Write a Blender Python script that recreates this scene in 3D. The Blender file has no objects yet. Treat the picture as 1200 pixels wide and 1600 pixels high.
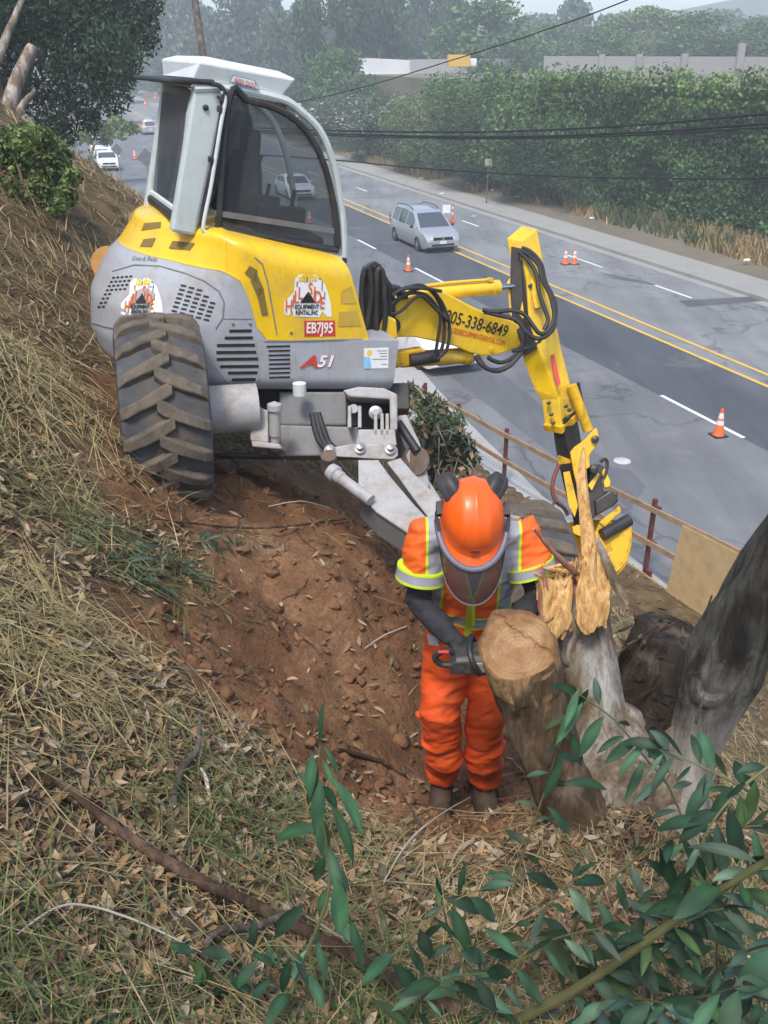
import bpy, bmesh, math, random
import numpy as np
from mathutils import Vector, Matrix

# ------------------------------------------------------------------ camera, world, sun, exposure
scene = bpy.context.scene
COL = scene.collection
CAM_Z, PITCH, FPX = 8.3, math.radians(26.0), 1450.0
cam_data = bpy.data.cameras.new("camera")
cam_data.sensor_fit = 'VERTICAL'; cam_data.sensor_height = 24.0; cam_data.lens = 24.0 * FPX / 1600.0
cam_data.clip_start = 0.05; cam_data.clip_end = 5000
cam = bpy.data.objects.new("camera", cam_data); COL.objects.link(cam)
cam.location = (0, 0, CAM_Z); cam.rotation_euler = (math.radians(90) - PITCH, 0, 0)
scene.camera = cam

SUN_EL, SUN_AZ = math.radians(60), math.radians(200)       # azimuth clockwise from +Y
world = bpy.data.worlds.new("World"); scene.world = world; world.use_nodes = True
wn = world.node_tree.nodes; wl = world.node_tree.links; wn.clear()
sky = wn.new('ShaderNodeTexSky'); sky.sky_type = 'NISHITA'; sky.sun_disc = False
sky.sun_elevation = SUN_EL; sky.sun_rotation = SUN_AZ
sky.air_density = 1.0; sky.dust_density = 2.2; sky.ozone_density = 1.5; sky.altitude = 50
bg = wn.new('ShaderNodeBackground'); bg.inputs['Strength'].default_value = 0.125
wo = wn.new('ShaderNodeOutputWorld')
wl.new(sky.outputs[0], bg.inputs['Color']); wl.new(bg.outputs[0], wo.inputs['Surface'])
sun_d = bpy.data.lights.new("sun", 'SUN'); sun_d.energy = 1.5; sun_d.angle = math.radians(11); sun_d.color = (1.0, 0.95, 0.87)
sun = bpy.data.objects.new("sun", sun_d); COL.objects.link(sun)
_sd = Vector((math.sin(SUN_AZ) * math.cos(SUN_EL), math.cos(SUN_AZ) * math.cos(SUN_EL), math.sin(SUN_EL)))
sun.rotation_euler = _sd.to_track_quat('Z', 'Y').to_euler()
scene.view_settings.view_transform = 'Standard'; scene.view_settings.look = 'None'
scene.view_settings.gamma = 1.0; scene.view_settings.exposure = 1.15
scene.render.engine = 'CYCLES'
try:
    scene.cycles.use_denoising = True
    scene.cycles.max_bounces = 8; scene.cycles.transparent_max_bounces = 24
    scene.cycles.volume_bounces = 2
except Exception:
    pass

# ------------------------------------------------------------------ photo rays -> world points
CT, ST = math.cos(PITCH), math.sin(PITCH)
CAM = np.array([0, 0, CAM_Z])
def ray(px, py):
    u = (px - 600) / FPX; v = (800 - py) / FPX
    return np.array([u, CT + v * ST, -ST + v * CT])
def P(px, py, t): return CAM + ray(px, py) * t
def PZ(px, py, z):
    d = ray(px, py); return CAM + d * ((z - CAM_Z) / d[2])
def PPL(px, py, p0, n):
    d = ray(px, py); return CAM + d * (np.dot(p0 - CAM, n) / np.dot(d, n))
def proj(p):
    p = np.asarray(p, float) - CAM
    dep = p[1] * CT - p[2] * ST; up = p[1] * ST + p[2] * CT
    return 600 + FPX * p[0] / dep, 800 - FPX * up / dep, dep
RC, RS = math.cos(math.radians(20)), math.sin(math.radians(20))
def sr(s, r, z=0.0): return np.array([s * RC - r * RS, s * RS + r * RC, z])   # s = metres downhill across the road, r = along it
def to_sr(x, y): return x * RC + y * RS, -x * RS + y * RC

# ------------------------------------------------------------------ numpy noise
def _h(i, j, seed):
    n = (i * 374761393 + j * 668265263 + seed * 974711) & 0x7fffffff
    n = ((n ^ (n >> 13)) * 1274126177) & 0x7fffffff
    return ((n ^ (n >> 16)) & 0xffff) / 65535.0
def vnoise(x, y, seed=0):
    x = np.asarray(x, float); y = np.asarray(y, float)
    i = np.floor(x).astype(np.int64); j = np.floor(y).astype(np.int64)
    fx = x - i; fy = y - j
    fx = fx * fx * (3 - 2 * fx); fy = fy * fy * (3 - 2 * fy)
    a = _h(i, j, seed); b = _h(i + 1, j, seed); c = _h(i, j + 1, seed); d = _h(i + 1, j + 1, seed)
    return (a * (1 - fx) + b * fx) * (1 - fy) + (c * (1 - fx) + d * fx) * fy - 0.5
def fbm(x, y, octv=4, seed=0):
    r = 0; a = 1.0
    for k in range(octv):
        r = r + a * vnoise(x * 2 ** k + 17.3 * k, y * 2 ** k - 9.1 * k, seed + k); a *= 0.5
    return r
def sstep(x, a, b):
    t = np.clip((np.asarray(x, float) - a) / (b - a), 0, 1); return t * t * (3 - 2 * t)

# ------------------------------------------------------------------ object helpers
def empty(name, loc=(0, 0, 0), rz=0.0):
    o = bpy.data.objects.new(name, None); COL.objects.link(o)
    o.empty_display_size = 0.2; o.location = Vector([float(c) for c in loc]); o.rotation_euler = (0, 0, rz); return o
def tag(o, label=None, cat=None, group=None, kind=None):
    if label: o["label"] = label
    if cat: o["category"] = cat
    if group: o["group"] = group
    if kind: o["kind"] = kind
    return o
def thing(name, label, cat, loc=(0, 0, 0), rz=0.0, group=None):
    return tag(empty(name, loc, rz), label, cat, group)
def copy_tree(o, parent=None):
    c = o.copy(); COL.objects.link(c)
    if parent: c.parent = parent
    for ch in list(o.children): copy_tree(ch, c)
    return c
def wloc(o):
    v = Vector((0, 0, 0))
    while o is not None:
        v += Vector(o.location); o = o.parent
    return np.array(v)

class MB:
    def __init__(s): s.v = []; s.f = []; s.m = []; s.c = None
    def add(s, verts, faces, mi=0):
        b = len(s.v); s.v.extend([tuple(float(c) for c in p) for p in verts])
        for f in faces: s.f.append(tuple(b + i for i in f)); s.m.append(mi)
        return s
    def loft(s, secs, closed=True, cap=True, mi=0, capmi=None, loop=False):
        n = len(secs[0]); vs = [p for sec in secs for p in sec]; fs = []
        m = n if closed else n - 1; K = len(secs)
        for k in range(K if loop else K - 1):
            k2 = (k + 1) % K
            for i in range(m):
                j = (i + 1) % n; fs.append((k * n + i, k * n + j, k2 * n + j, k2 * n + i))
        s.add(vs, fs, mi)
        if cap and closed and not loop:
            s.add(secs[0], [tuple(range(n))[::-1]], mi if capmi is None else capmi); s.add(secs[-1], [tuple(range(n))], mi if capmi is None else capmi)
        return s
    def prism(s, pts, off, mi=0):
        pts = [np.asarray(p, float) for p in pts]; off = np.asarray(off, float)
        n = len(pts)
        s.add(pts + [p + off for p in pts], [tuple(range(n)), tuple(range(2 * n - 1, n - 1, -1))] + [(i, n + i, n + (i + 1) % n, (i + 1) % n) for i in range(n)], mi)
        return s
    def tube(s, path, r, n=10, mi=0, cap=True):
        path = [np.asarray(p, float) for p in path]
        rs = r if hasattr(r, '__len__') else [r] * len(path)
        secs = []; ref = None
        for k, p in enumerate(path):
            t = path[min(k + 1, len(path) - 1)] - path[max(k - 1, 0)]; t = t / (np.linalg.norm(t) + 1e-12)
            if ref is None:
                ref = np.array([0, 0, 1.0]) if abs(t[2]) < 0.9 else np.array([1.0, 0, 0])
            a = ref - t * np.dot(ref, t); a = a / (np.linalg.norm(a) + 1e-12); b = np.cross(t, a); ref = a
            secs.append([p + rs[k] * (math.cos(q) * a + math.sin(q) * b) for q in (2 * math.pi * i / n for i in range(n))])
        return s.loft(secs, True, cap, mi)
    def box(s, c, size, ax=None, mi=0):
        c = np.asarray(c, float); h = np.asarray(size, float) / 2
        ax = np.eye(3) if ax is None else np.asarray(ax, float)
        vs = [c + sx * h[0] * ax[0] + sy * h[1] * ax[1] + sz * h[2] * ax[2] for sx in (-1, 1) for sy in (-1, 1) for sz in (-1, 1)]
        return s.add(vs, [(0, 1, 3, 2), (4, 6, 7, 5), (0, 4, 5, 1), (2, 3, 7, 6), (0, 2, 6, 4), (1, 5, 7, 3)], mi)
    def lathe(s, base, axis, prof, n=24, mi=0, cap=True):
        base = np.asarray(base, float); t = np.asarray(axis, float); t = t / np.linalg.norm(t)
        ref = np.array([0, 0, 1.0]) if abs(t[2]) < 0.9 else np.array([1.0, 0, 0])
        a = ref - t * np.dot(ref, t); a /= np.linalg.norm(a); b = np.cross(t, a)
        secs = [[base + t * h + r * (math.cos(q) * a + math.sin(q) * b) for q in (2 * math.pi * i / n for i in range(n))] for r, h in prof]
        return s.loft(secs, True, cap, mi)
    def islands(s):
        p = list(range(len(s.v)))
        def f(i):
            while p[i] != i: p[i] = p[p[i]]; i = p[i]
            return i
        for fc in s.f:
            for k in fc[1:]: p[f(k)] = f(fc[0])
        key = {}; out = {}
        for i, q in enumerate(s.v): key.setdefault(tuple(round(c, 6) for c in q), []).append(i)
        for ids in key.values():
            for k in ids[1:]: p[f(k)] = f(ids[0])
        for j, fc in enumerate(s.f): out.setdefault(f(fc[0]), []).append(j)
        res = []
        for js in out.values():
            m = MB(); mp = {}
            for j in js:
                for i in s.f[j]:
                    if i not in mp: mp[i] = len(m.v); m.v.append(s.v[i])
                m.f.append(tuple(mp[i] for i in s.f[j])); m.m.append(s.m[j])
            res.append(m)
        return res
    def each(s, name, *a, **k): return [m.build(name, *a, **k) for m in s.islands()]
    def build(s, name, mats, parent=None, smooth=False, bevel=0, local=False, angle=40, seg=2):
        me = bpy.data.meshes.new(name)
        vs = np.array(s.v, float).reshape(-1, 3)
        if parent is not None and not local: vs = vs - wloc(parent)
        me.from_pydata([tuple(p) for p in vs], [], s.f)
        for mt in (mats if isinstance(mats, (list, tuple)) else [mats]): me.materials.append(mt)
        me.polygons.foreach_set('material_index', s.m)
        bm = bmesh.new(); bm.from_mesh(me); bmesh.ops.recalc_face_normals(bm, faces=bm.faces)
        if smooth:
            for f in bm.faces: f.smooth = True
            for e in bm.edges:
                if len(e.link_faces) != 2 or e.calc_face_angle(0) > math.radians(angle): e.smooth = False
        bm.to_mesh(me); bm.free()
        o = bpy.data.objects.new(name, me); COL.objects.link(o)
        if parent is not None: o.parent = parent
        if bevel:
            md = o.modifiers.new('bevel', 'BEVEL'); md.width = bevel; md.segments = seg; md.limit_method = 'ANGLE'; md.angle_limit = math.radians(35)
        return o
def np_mesh(name, verts, faces, mats, parent=None, colors=None, smooth=False, mi=None):
    """fast mesh: verts (N,3), faces (M,k) arrays; colors per vertex (N,3)"""
    verts = np.asarray(verts, np.float32); faces = np.asarray(faces, np.int32)
    if parent is not None: verts = verts - wloc(parent).astype(np.float32)
    me = bpy.data.meshes.new(name); M, k = faces.shape
    me.vertices.add(len(verts)); me.vertices.foreach_set('co', verts.ravel())
    me.loops.add(M * k); me.loops.foreach_set('vertex_index', faces.ravel())
    me.polygons.add(M); me.polygons.foreach_set('loop_start', np.arange(0, M * k, k, dtype=np.int32))
    try: me.polygons.foreach_set('loop_total', np.full(M, k, np.int32))
    except Exception: pass
    for mt in (mats if isinstance(mats, (list, tuple)) else [mats]): me.materials.append(mt)
    if mi is not None: me.polygons.foreach_set('material_index', np.asarray(mi, np.int32))
    me.update(calc_edges=True)
    if smooth: me.polygons.foreach_set('use_smooth', np.ones(M, bool))
    if colors is not None:
        at = me.color_attributes.new('col', 'FLOAT_COLOR', 'POINT')
        at.data.foreach_set('color', np.concatenate([np.asarray(colors, np.float32), np.ones((len(verts), 1), np.float32)], 1).ravel())
    o = bpy.data.objects.new(name, me); COL.objects.link(o)
    if parent is not None: o.parent = parent
    return o
def catmull(pts, m=8):
    pts = [np.asarray(p, float) for p in pts]; out = []
    n = len(pts)
    for i in range(n - 1):
        p0 = pts[max(i - 1, 0)]; p1 = pts[i]; p2 = pts[i + 1]; p3 = pts[min(i + 2, n - 1)]
        for k in range(m):
            t = k / m
            out.append(0.5 * ((2 * p1) + (-p0 + p2) * t + (2 * p0 - 5 * p1 + 4 * p2 - p3) * t * t + (-p0 + 3 * p1 - 3 * p2 + p3) * t ** 3))
    out.append(pts[-1]); return out

# ------------------------------------------------------------------ materials
def hexc(r, g, b):   # sRGB 0-255 -> linear
    f = lambda c: (c / 255 / 12.92) if c / 255 <= 0.04045 else ((c / 255 + 0.055) / 1.055) ** 2.4
    return (f(r), f(g), f(b), 1)
class NT:
    def __init__(s, name):
        s.m = bpy.data.materials.new(name); s.m.use_nodes = True; s.t = s.m.node_tree; s.n = s.t.nodes; s.l = s.t.links
        s.b = s.n['Principled BSDF']; s.out = s.n['Material Output']; s._tc = None
    def tc(s, which='Object'):
        if s._tc is None: s._tc = s.n.new('ShaderNodeTexCoord')
        return s._tc.outputs[which]
    def map(s, scale=(1, 1, 1), rot=(0, 0, 0), which='Object'):
        n = s.n.new('ShaderNodeMapping'); n.inputs['Scale'].default_value = scale; n.inputs['Rotation'].default_value = rot
        s.l.new(s.tc(which), n.inputs[0]); return n.outputs[0]
    def noise(s, scale=5, detail=4, rough=0.6, vec=None, dist=0):
        n = s.n.new('ShaderNodeTexNoise'); n.inputs['Scale'].default_value = scale; n.inputs['Detail'].default_value = detail
        n.inputs['Roughness'].default_value = rough; n.inputs['Distortion'].default_value = dist
        s.l.new(vec if vec is not None else s.tc(), n.inputs['Vector']); return n.outputs['Fac']
    def ramp(s, fac, stops):
        n = s.n.new('ShaderNodeValToRGB'); e = n.color_ramp.elements
        e[0].position, e[0].color = stops[0][0], stops[0][1]; e[1].position, e[1].color = stops[-1][0], stops[-1][1]
        for p, c in stops[1:-1]:
            x = e.new(p); x.color = c
        s.l.new(fac, n.inputs[0]); return n.outputs[0]
    def mix(s, fac, a, b, mode='MIX'):
        n = s.n.new('ShaderNodeMix'); n.data_type = 'RGBA'; n.blend_type = mode
        for sock, val in ((n.inputs[0], fac), (n.inputs[6], a), (n.inputs[7], b)):
            if hasattr(val, 'is_linked') or hasattr(val, 'links'): s.l.new(val, sock)
            else: sock.default_value = val
        return n.outputs[2]
    def math(s, op, a, b=None, c=None, clamp=False):
        n = s.n.new('ShaderNodeMath'); n.operation = op; n.use_clamp = clamp
        for i, val in enumerate((a, b, c)):
            if val is None: continue
            if hasattr(val, 'links'): s.l.new(val, n.inputs[i])
            else: n.inputs[i].default_value = val
        return n.outputs[0]
    def attr(s, name='col'):
        n = s.n.new('ShaderNodeAttribute'); n.attribute_name = name; return n.outputs['Color'], n.outputs['Fac']
    def bump(s, h, strength=0.3, dist=0.02):
        n = s.n.new('ShaderNodeBump'); n.inputs['Strength'].default_value = strength; n.inputs['Distance'].default_value = dist
        s.l.new(h, n.inputs['Height']); s.l.new(n.outputs[0], s.b.inputs['Normal']); return n.outputs[0]
    def set(s, key, val):
        if hasattr(val, 'links'): s.l.new(val, s.b.inputs[key])
        else: s.b.inputs[key].default_value = val
        return s
def c4(c): return tuple(c) if len(c) == 4 else (*c, 1)
def simple(name, col, rough=0.6, metal=0.0, var=0.12, scale=6, bump=0.0, bscale=60, dirt=None, dirt_amt=0.5, dscale=4, spec=None, coat=0.0, grime=0.0):
    t = NT(name); col = c4(col)
    f = t.noise(scale, 5, 0.65)
    lo = tuple(max(0, c * (1 - var)) for c in col[:3]) + (1,); hi = tuple(min(1, c * (1 + var)) for c in col[:3]) + (1,)
    c = t.ramp(f, [(0.3, lo), (0.7, hi)])
    if dirt is not None:
        d = t.ramp(t.noise(dscale, 8, 0.72), [(0.5, (0, 0, 0, 1)), (0.72, (dirt_amt,) * 3 + (1,))])
        c = t.mix(d, c, c4(dirt))
        rr = t.math('ADD', t.math('MULTIPLY', d, 0.4), rough, clamp=True); t.set('Roughness', rr)
    else:
        r = t.math('ADD', t.math('MULTIPLY', t.math('SUBTRACT', t.noise(scale * 2.3, 4), 0.5), 0.25), rough, clamp=True); t.set('Roughness', r)
    if grime:      # run-down streaks, fine scratches and blotchy dust on painted steel
        st = t.ramp(t.noise(1, 6, .7, vec=t.map((26, 26, 1.6)), dist=.3), [(.56, (0, 0, 0, 1)), (.74, (grime,) * 3 + (1,))]); c = t.mix(st, c, (.10, .075, .05, 1))
        sc_ = t.ramp(t.noise(1, 3, .8, vec=t.map((3, 60, 45), (.5, .3, .8)), dist=.8), [(.68, (0, 0, 0, 1)), (.71, (grime * .9,) * 3 + (1,))]); c = t.mix(sc_, c, (.42, .40, .36, 1))
        du = t.ramp(t.noise(2.2, 8, .75), [(.40, (0, 0, 0, 1)), (.70, (grime * .8,) * 3 + (1,))]); c = t.mix(du, c, (.30, .23, .15, 1))
    t.set('Base Color', c); t.set('Metallic', metal)
    if spec is not None: t.set('Specular IOR Level', spec)
    if coat: t.set('Coat Weight', coat); t.set('Coat Roughness', 0.15)
    if bump: t.bump(t.noise(bscale, 4, 0.6), bump, 0.01)
    return t.m
def foliage(name, base, var=(0.6, 1.5), transl=0.25, rough=0.55):
    """colour comes from per-leaf vertex colour (leaf to leaf variation) times base"""
    t = NT(name); col, _ = t.attr('col')
    c = t.mix(1.0, c4(base), col, 'MULTIPLY'); t.set('Base Color', c); t.set('Roughness', rough); t.set('Specular IOR Level', 0.3)
    tr = t.n.new('ShaderNodeBsdfTranslucent'); t.l.new(c, tr.inputs[0])
    mx = t.n.new('ShaderNodeMixShader'); mx.inputs[0].default_value = transl
    t.l.new(t.b.outputs[0], mx.inputs[1]); t.l.new(tr.outputs[0], mx.inputs[2]); t.l.new(mx.outputs[0], t.out.inputs[0])
    return t.m
def glass(name, tint=(0.5, 0.55, 0.55), alpha=0.35, rough=0.03, ior=1.5, cap=1.0, painted_refl=0.0, refl_col=(.25, .28, .30)):
    """thin pane: fresnel reflection over a tinted see-through layer"""
    t = NT(name); tr = t.n.new('ShaderNodeBsdfTransparent'); tr.inputs[0].default_value = c4(tint)
    gl = t.n.new('ShaderNodeBsdfGlossy'); gl.inputs['Roughness'].default_value = rough
    lw = t.n.new('ShaderNodeFresnel'); lw.inputs[0].default_value = ior
    mx = t.n.new('ShaderNodeMixShader'); t.l.new(t.math('MINIMUM', t.math('ADD', lw.outputs[0], alpha * 0.2, clamp=True), cap), mx.inputs[0])
    df = t.n.new('ShaderNodeBsdfDiffuse'); df.inputs[0].default_value = c4(refl_col); m0 = t.n.new('ShaderNodeMixShader')  # diffuse grey layer paints a pale sky reflection into the pane
    t.l.new(t.math('MULTIPLY', t.math('ADD', t.noise(3, 5, .7), .5), painted_refl, clamp=True), m0.inputs[0]); t.l.new(tr.outputs[0], m0.inputs[1]); t.l.new(df.outputs[0], m0.inputs[2])
    t.l.new(m0.outputs[0], mx.inputs[1]); t.l.new(gl.outputs[0], mx.inputs[2]); t.l.new(mx.outputs[0], t.out.inputs[0])
    t.n.remove(t.b); return t.m

GREY = (0.36, 0.38, 0.41)
M = {}
M['yellow'] = simple('yellow_paint', hexc(238, 192, 8), 0.34, var=0.05, scale=3, dirt=(0.33, 0.23, 0.10), dirt_amt=0.55, dscale=4, coat=0.2, grime=.32)
M['yellow_worn'] = simple('worn_yellow_paint', hexc(222, 172, 20), 0.5, var=0.1, scale=6, dirt=(0.05, 0.035, 0.02), dirt_amt=0.95, dscale=7, bump=0.1)
M['yellow_dark'] = simple('vent_mesh_ochre', (0.22, 0.15, 0.03), 0.6, bump=0.6, bscale=300)
M['yellow_lens'] = simple('amber_mesh', (0.62, 0.40, 0.04), 0.4, bump=0.8, bscale=260)
M['grey_paint'] = simple('grey_paint', GREY, 0.4, var=0.05, scale=3, dirt=(0.24, 0.185, 0.13), dirt_amt=0.6, dscale=3.2, coat=0.15, grime=.40)
M['grey_dark'] = simple('dark_grey_paint', (0.14, 0.145, 0.15), 0.5, var=0.1, dirt=(0.10, 0.072, 0.048), dirt_amt=0.8, grime=.15)
M['grey_light'] = simple('pale_grey_paint', (0.37, 0.375, 0.38), 0.5, var=0.1, scale=5, dirt=(0.20, 0.14, 0.085), dirt_amt=0.85, dscale=6, grime=.55)
M['cab_paint'] = simple('cab_paint', (0.50, 0.56, 0.55), 0.38, var=0.05, dirt=(0.3, 0.28, 0.24), dirt_amt=0.35, grime=.22)
M['ac_white'] = simple('roof_unit_white', (0.62, 0.66, 0.65), 0.5, var=0.05, dirt=(0.35, 0.34, 0.30), dirt_amt=0.4)
M['black_rubber'] = simple('black_rubber', (0.022, 0.022, 0.024), 0.55, var=0.3, dirt=(0.13, 0.10, 0.07), dirt_amt=0.35, dscale=9)
M['black'] = simple('black_void', (0.012, 0.012, 0.013), 0.7)
M['dark_metal'] = simple('greasy_metal', (0.05, 0.047, 0.045), 0.45, metal=0.5, var=0.4, dirt=(0.10, 0.07, 0.045), dirt_amt=0.6)
M['chrome'] = simple('chrome_rod', (0.55, 0.57, 0.6), 0.15, metal=1.0, var=0.05)
M['steel'] = simple('steel_pin', (0.30, 0.29, 0.28), 0.4, metal=0.8, var=0.2, dirt=(0.2, 0.12, 0.07), dirt_amt=0.6)
M['tread'] = simple('tyre_rubber', (0.055, 0.056, 0.058), 0.75, var=0.35, scale=9, dirt=(0.15, 0.115, 0.08), dirt_amt=0.75, dscale=5, bump=0.3, bscale=40)
M['lug'] = simple('muddy_tread', (0.115, 0.092, 0.066), 0.85, var=0.3, scale=14, dirt=(0.05, 0.045, 0.04), dirt_amt=0.6, dscale=8, bump=0.4, bscale=50)
M['cab_glass'] = glass('cab_glass', (0.38, 0.41, 0.43), 0.12, cap=.25, painted_refl=.24, refl_col=(.12, .135, .155))
M['cab_glass_dark'] = glass('tinted_cab_glass', (0.22, 0.24, 0.26), 0.1, rough=.10, ior=1.3, cap=.18, painted_refl=.62, refl_col=(.105, .12, .14))
M['clear_glass'] = glass('clear_pane', (0.80, 0.84, 0.84), 0.0, ior=1.2, cap=.06)
M['seat'] = simple('seat_cloth', (0.03, 0.03, 0.033), 0.9, var=0.3)
M['rust'] = simple('rusty_steel', (0.12, 0.085, 0.062), 0.8, var=0.4, scale=12, dirt=(0.22, 0.19, 0.16), dirt_amt=0.8)
M['red_hose'] = simple('red_brown_hose', (0.16, 0.035, 0.025), 0.5, var=0.2)
M['ink_black'] = simple('black_lettering', (0.015, 0.014, 0.012), 0.5, var=0.1)
M['ink_red'] = simple('red_lettering', (0.55, 0.05, 0.035), 0.45, var=0.08)
M['ink_white'] = simple('white_lettering', (0.80, 0.79, 0.77), 0.45, var=0.04)
M['ink_orange'] = simple('orange_lettering', (0.62, 0.14, 0.03), 0.45, var=0.08)
M['ink_grey'] = simple('grey_lettering', (0.20, 0.20, 0.20), 0.5)
M['ink_blue'] = simple('blue_lettering', (0.10, 0.18, 0.42), 0.5)
M['ink_sky'] = simple('pale_blue_print', (0.25, 0.52, 0.75), 0.5)
M['ink_sun'] = simple('yellow_print', (0.85, 0.55, 0.05), 0.5)

def text_mesh(txt, size, origin, xdir, ydir, mat, name, parent, extrude=0.001, squeeze=1.0, shear=0.0, align='CENTER', bold=0.0, fit=None):
    cu = bpy.data.curves.new(name, 'FONT'); cu.body = txt; cu.size = size; cu.align_x = align; cu.align_y = 'CENTER'
    cu.extrude = extrude; cu.shear = shear; cu.resolution_u = 3; cu.offset = bold
    ob = bpy.data.objects.new(name, cu); COL.objects.link(ob)
    dg = bpy.context.evaluated_depsgraph_get(); me = bpy.data.meshes.new_from_object(ob.evaluated_get(dg))
    bpy.data.objects.remove(ob); bpy.data.curves.remove(cu)
    x = np.asarray(xdir, float); x /= np.linalg.norm(x); y = np.asarray(ydir, float); y = y - x * np.dot(x, y); y /= np.linalg.norm(y); z = np.cross(x, y)
    base = np.asarray(origin, float) - (wloc(parent) if parent is not None else 0)
    co = np.empty(len(me.vertices) * 3); me.vertices.foreach_get('co', co); co = co.reshape(-1, 3)
    if fit: squeeze = fit / max(1e-6, float(np.ptp(co[:, 0])))
    co = base + np.outer(co[:, 0] * squeeze, x) + np.outer(co[:, 1], y) + np.outer(co[:, 2], z)
    me.vertices.foreach_set('co', co.ravel()); me.update()
    me.materials.clear(); me.materials.append(mat)
    o = bpy.data.objects.new(name, me); COL.objects.link(o); o.parent = parent; return o
# ================================================================== terrain, road, pavement
_zs = np.array([-40, -20, -14, -8, -4, -2, -0.5, 0.56, 1.42, 2.2, 3, 5, 7, 8.2, 9.0, 10.2, 14])
_zz = np.array([20, 14.5, 12.0, 10.0, 8.7, 7.55, 6.72, 5.80, 5.22, 4.70, 4.1, 2.5, 1.0, 0.24, 0.06, -0.06, -0.12])
_gx = np.linspace(-40, 14, 2701); _gz = np.interp(_gx, _zs, _zz)
_k = np.hanning(81); _k /= _k.sum(); _gz = np.convolve(np.pad(_gz, 40, mode='edge'), _k, mode='valid')
BUMPS = [(0.80, 2.45, 0.30, 0.5), (1.45, 2.95, 0.62, 0.6), (-0.35, 5.75, 0.40, 0.75), (0.05, 4.9, 0.16, 0.5), (0.33, 3.45, -0.34, 0.36), (-0.2, 3.6, -0.05, 0.5),
         (-2.3, 5.0, 0.28, 0.7), (1.9, 3.2, 0.35, 0.8), (-0.9, 2.6, 0.08, 0.5)]
def H0(x, y):
    x = np.asarray(x, float); y = np.asarray(y, float)
    s, r = to_sr(x, y)
    z = np.interp(s, _gx, _gz)
    z = z + 1.35 * sstep(r, 6.5, 12) * (1 - sstep(s, 2.5, 6.5)) * sstep(s, -9, -2)
    b = sstep(r, 14, 34) * sstep(s, -10, -3.5); z = z * (1 - b) - 0.15 * b
    fd = ((x - 4.73) * .883 + (y - 14.35) * .469); fm = sstep(fd, -.02, .14) * (1 - sstep(y, 27, 33)); z = z * (1 - fm) - .16 * fm
    for bx, by, h, w in BUMPS: z = z + h * np.exp(-((x - bx) ** 2 + (y - by) ** 2) / (2 * w * w))
    return z
def ground_hit(px, py, f=None):
    f = f or H0; d = ray(px, py); t = 0.5
    while t < 120:
        p = CAM + d * t
        if p[2] < f(p[0], p[1]): break
        t += 0.02 if t < 12 else 0.15
    return CAM + d * t
SOIL_PX = [(345, 700), (470, 735), (570, 760), (660, 830), (790, 900), (830, 1050), (800, 1180), (800, 1275), (700, 1330), (580, 1270), (490, 1215), (400, 1130), (300, 1060), (200, 1000), (90, 950),
           (130, 900), (240, 930), (310, 850), (190, 790), (160, 690), (150, 600), (190, 560)]
SOIL = np.array([ground_hit(*p)[:2] for p in SOIL_PX])
def poly_dist(x, y, poly):
    x = np.asarray(x, float); y = np.asarray(y, float); inside = np.zeros(x.shape, bool); d = np.full(x.shape, 1e9); n = len(poly)
    for i in range(n):
        ax, ay = poly[i]; bx, by = poly[(i + 1) % n]
        c = ((ay > y) != (by > y)) & (x < (bx - ax) * (y - ay) / (by - ay + 1e-12) + ax); inside ^= c
        t = np.clip(((x - ax) * (bx - ax) + (y - ay) * (by - ay)) / ((bx - ax) ** 2 + (by - ay) ** 2 + 1e-12), 0, 1)
        d = np.minimum(d, np.hypot(x - ax - t * (bx - ax), y - ay - t * (by - ay)))
    return np.where(inside, d, -d)
def soil_mask(x, y):
    d = poly_dist(x, y, SOIL) + 0.35 * fbm(np.asarray(x) * 2.2, np.asarray(y) * 2.2, 3, 5)
    return sstep(d, -0.16, 0.16)
def H(x, y):
    x = np.asarray(x, float); y = np.asarray(y, float)
    z = H0(x, y); m = soil_mask(x, y); s, r = to_sr(x, y); k = 1 - sstep(s, 7.2, 9.2)
    z = z + k * (0.10 * fbm(x * 1.1, y * 1.1, 3, 1) + 0.03 * fbm(x * 6, y * 6, 3, 2))
    n1 = fbm(x * 3.2, y * 3.2, 4, 11); n2 = fbm(x * 11, y * 11, 3, 21)
    z = z + m * k * (0.12 * n1 + 0.075 * np.abs(n2) + 0.035 * np.abs(fbm(x * 27, y * 27, 2, 31))) - 0.05 * m * k
    return z
def gz(x, y): return float(H(np.array([x]), np.array([y]))[0])
def on_ground(px, py, lift=0.0):
    d = ray(px, py); p = ground_hit(px, py); t0 = float(np.dot(p - CAM, d) / np.dot(d, d)); ts = np.linspace(t0 - .6, t0 + .6, 121); q = CAM + np.outer(ts, d)
    below = q[:, 2] < H(q[:, 0], q[:, 1]); p = q[int(np.argmax(below))] if below.any() else p; return np.array([p[0], p[1], gz(p[0], p[1]) + lift])

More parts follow.
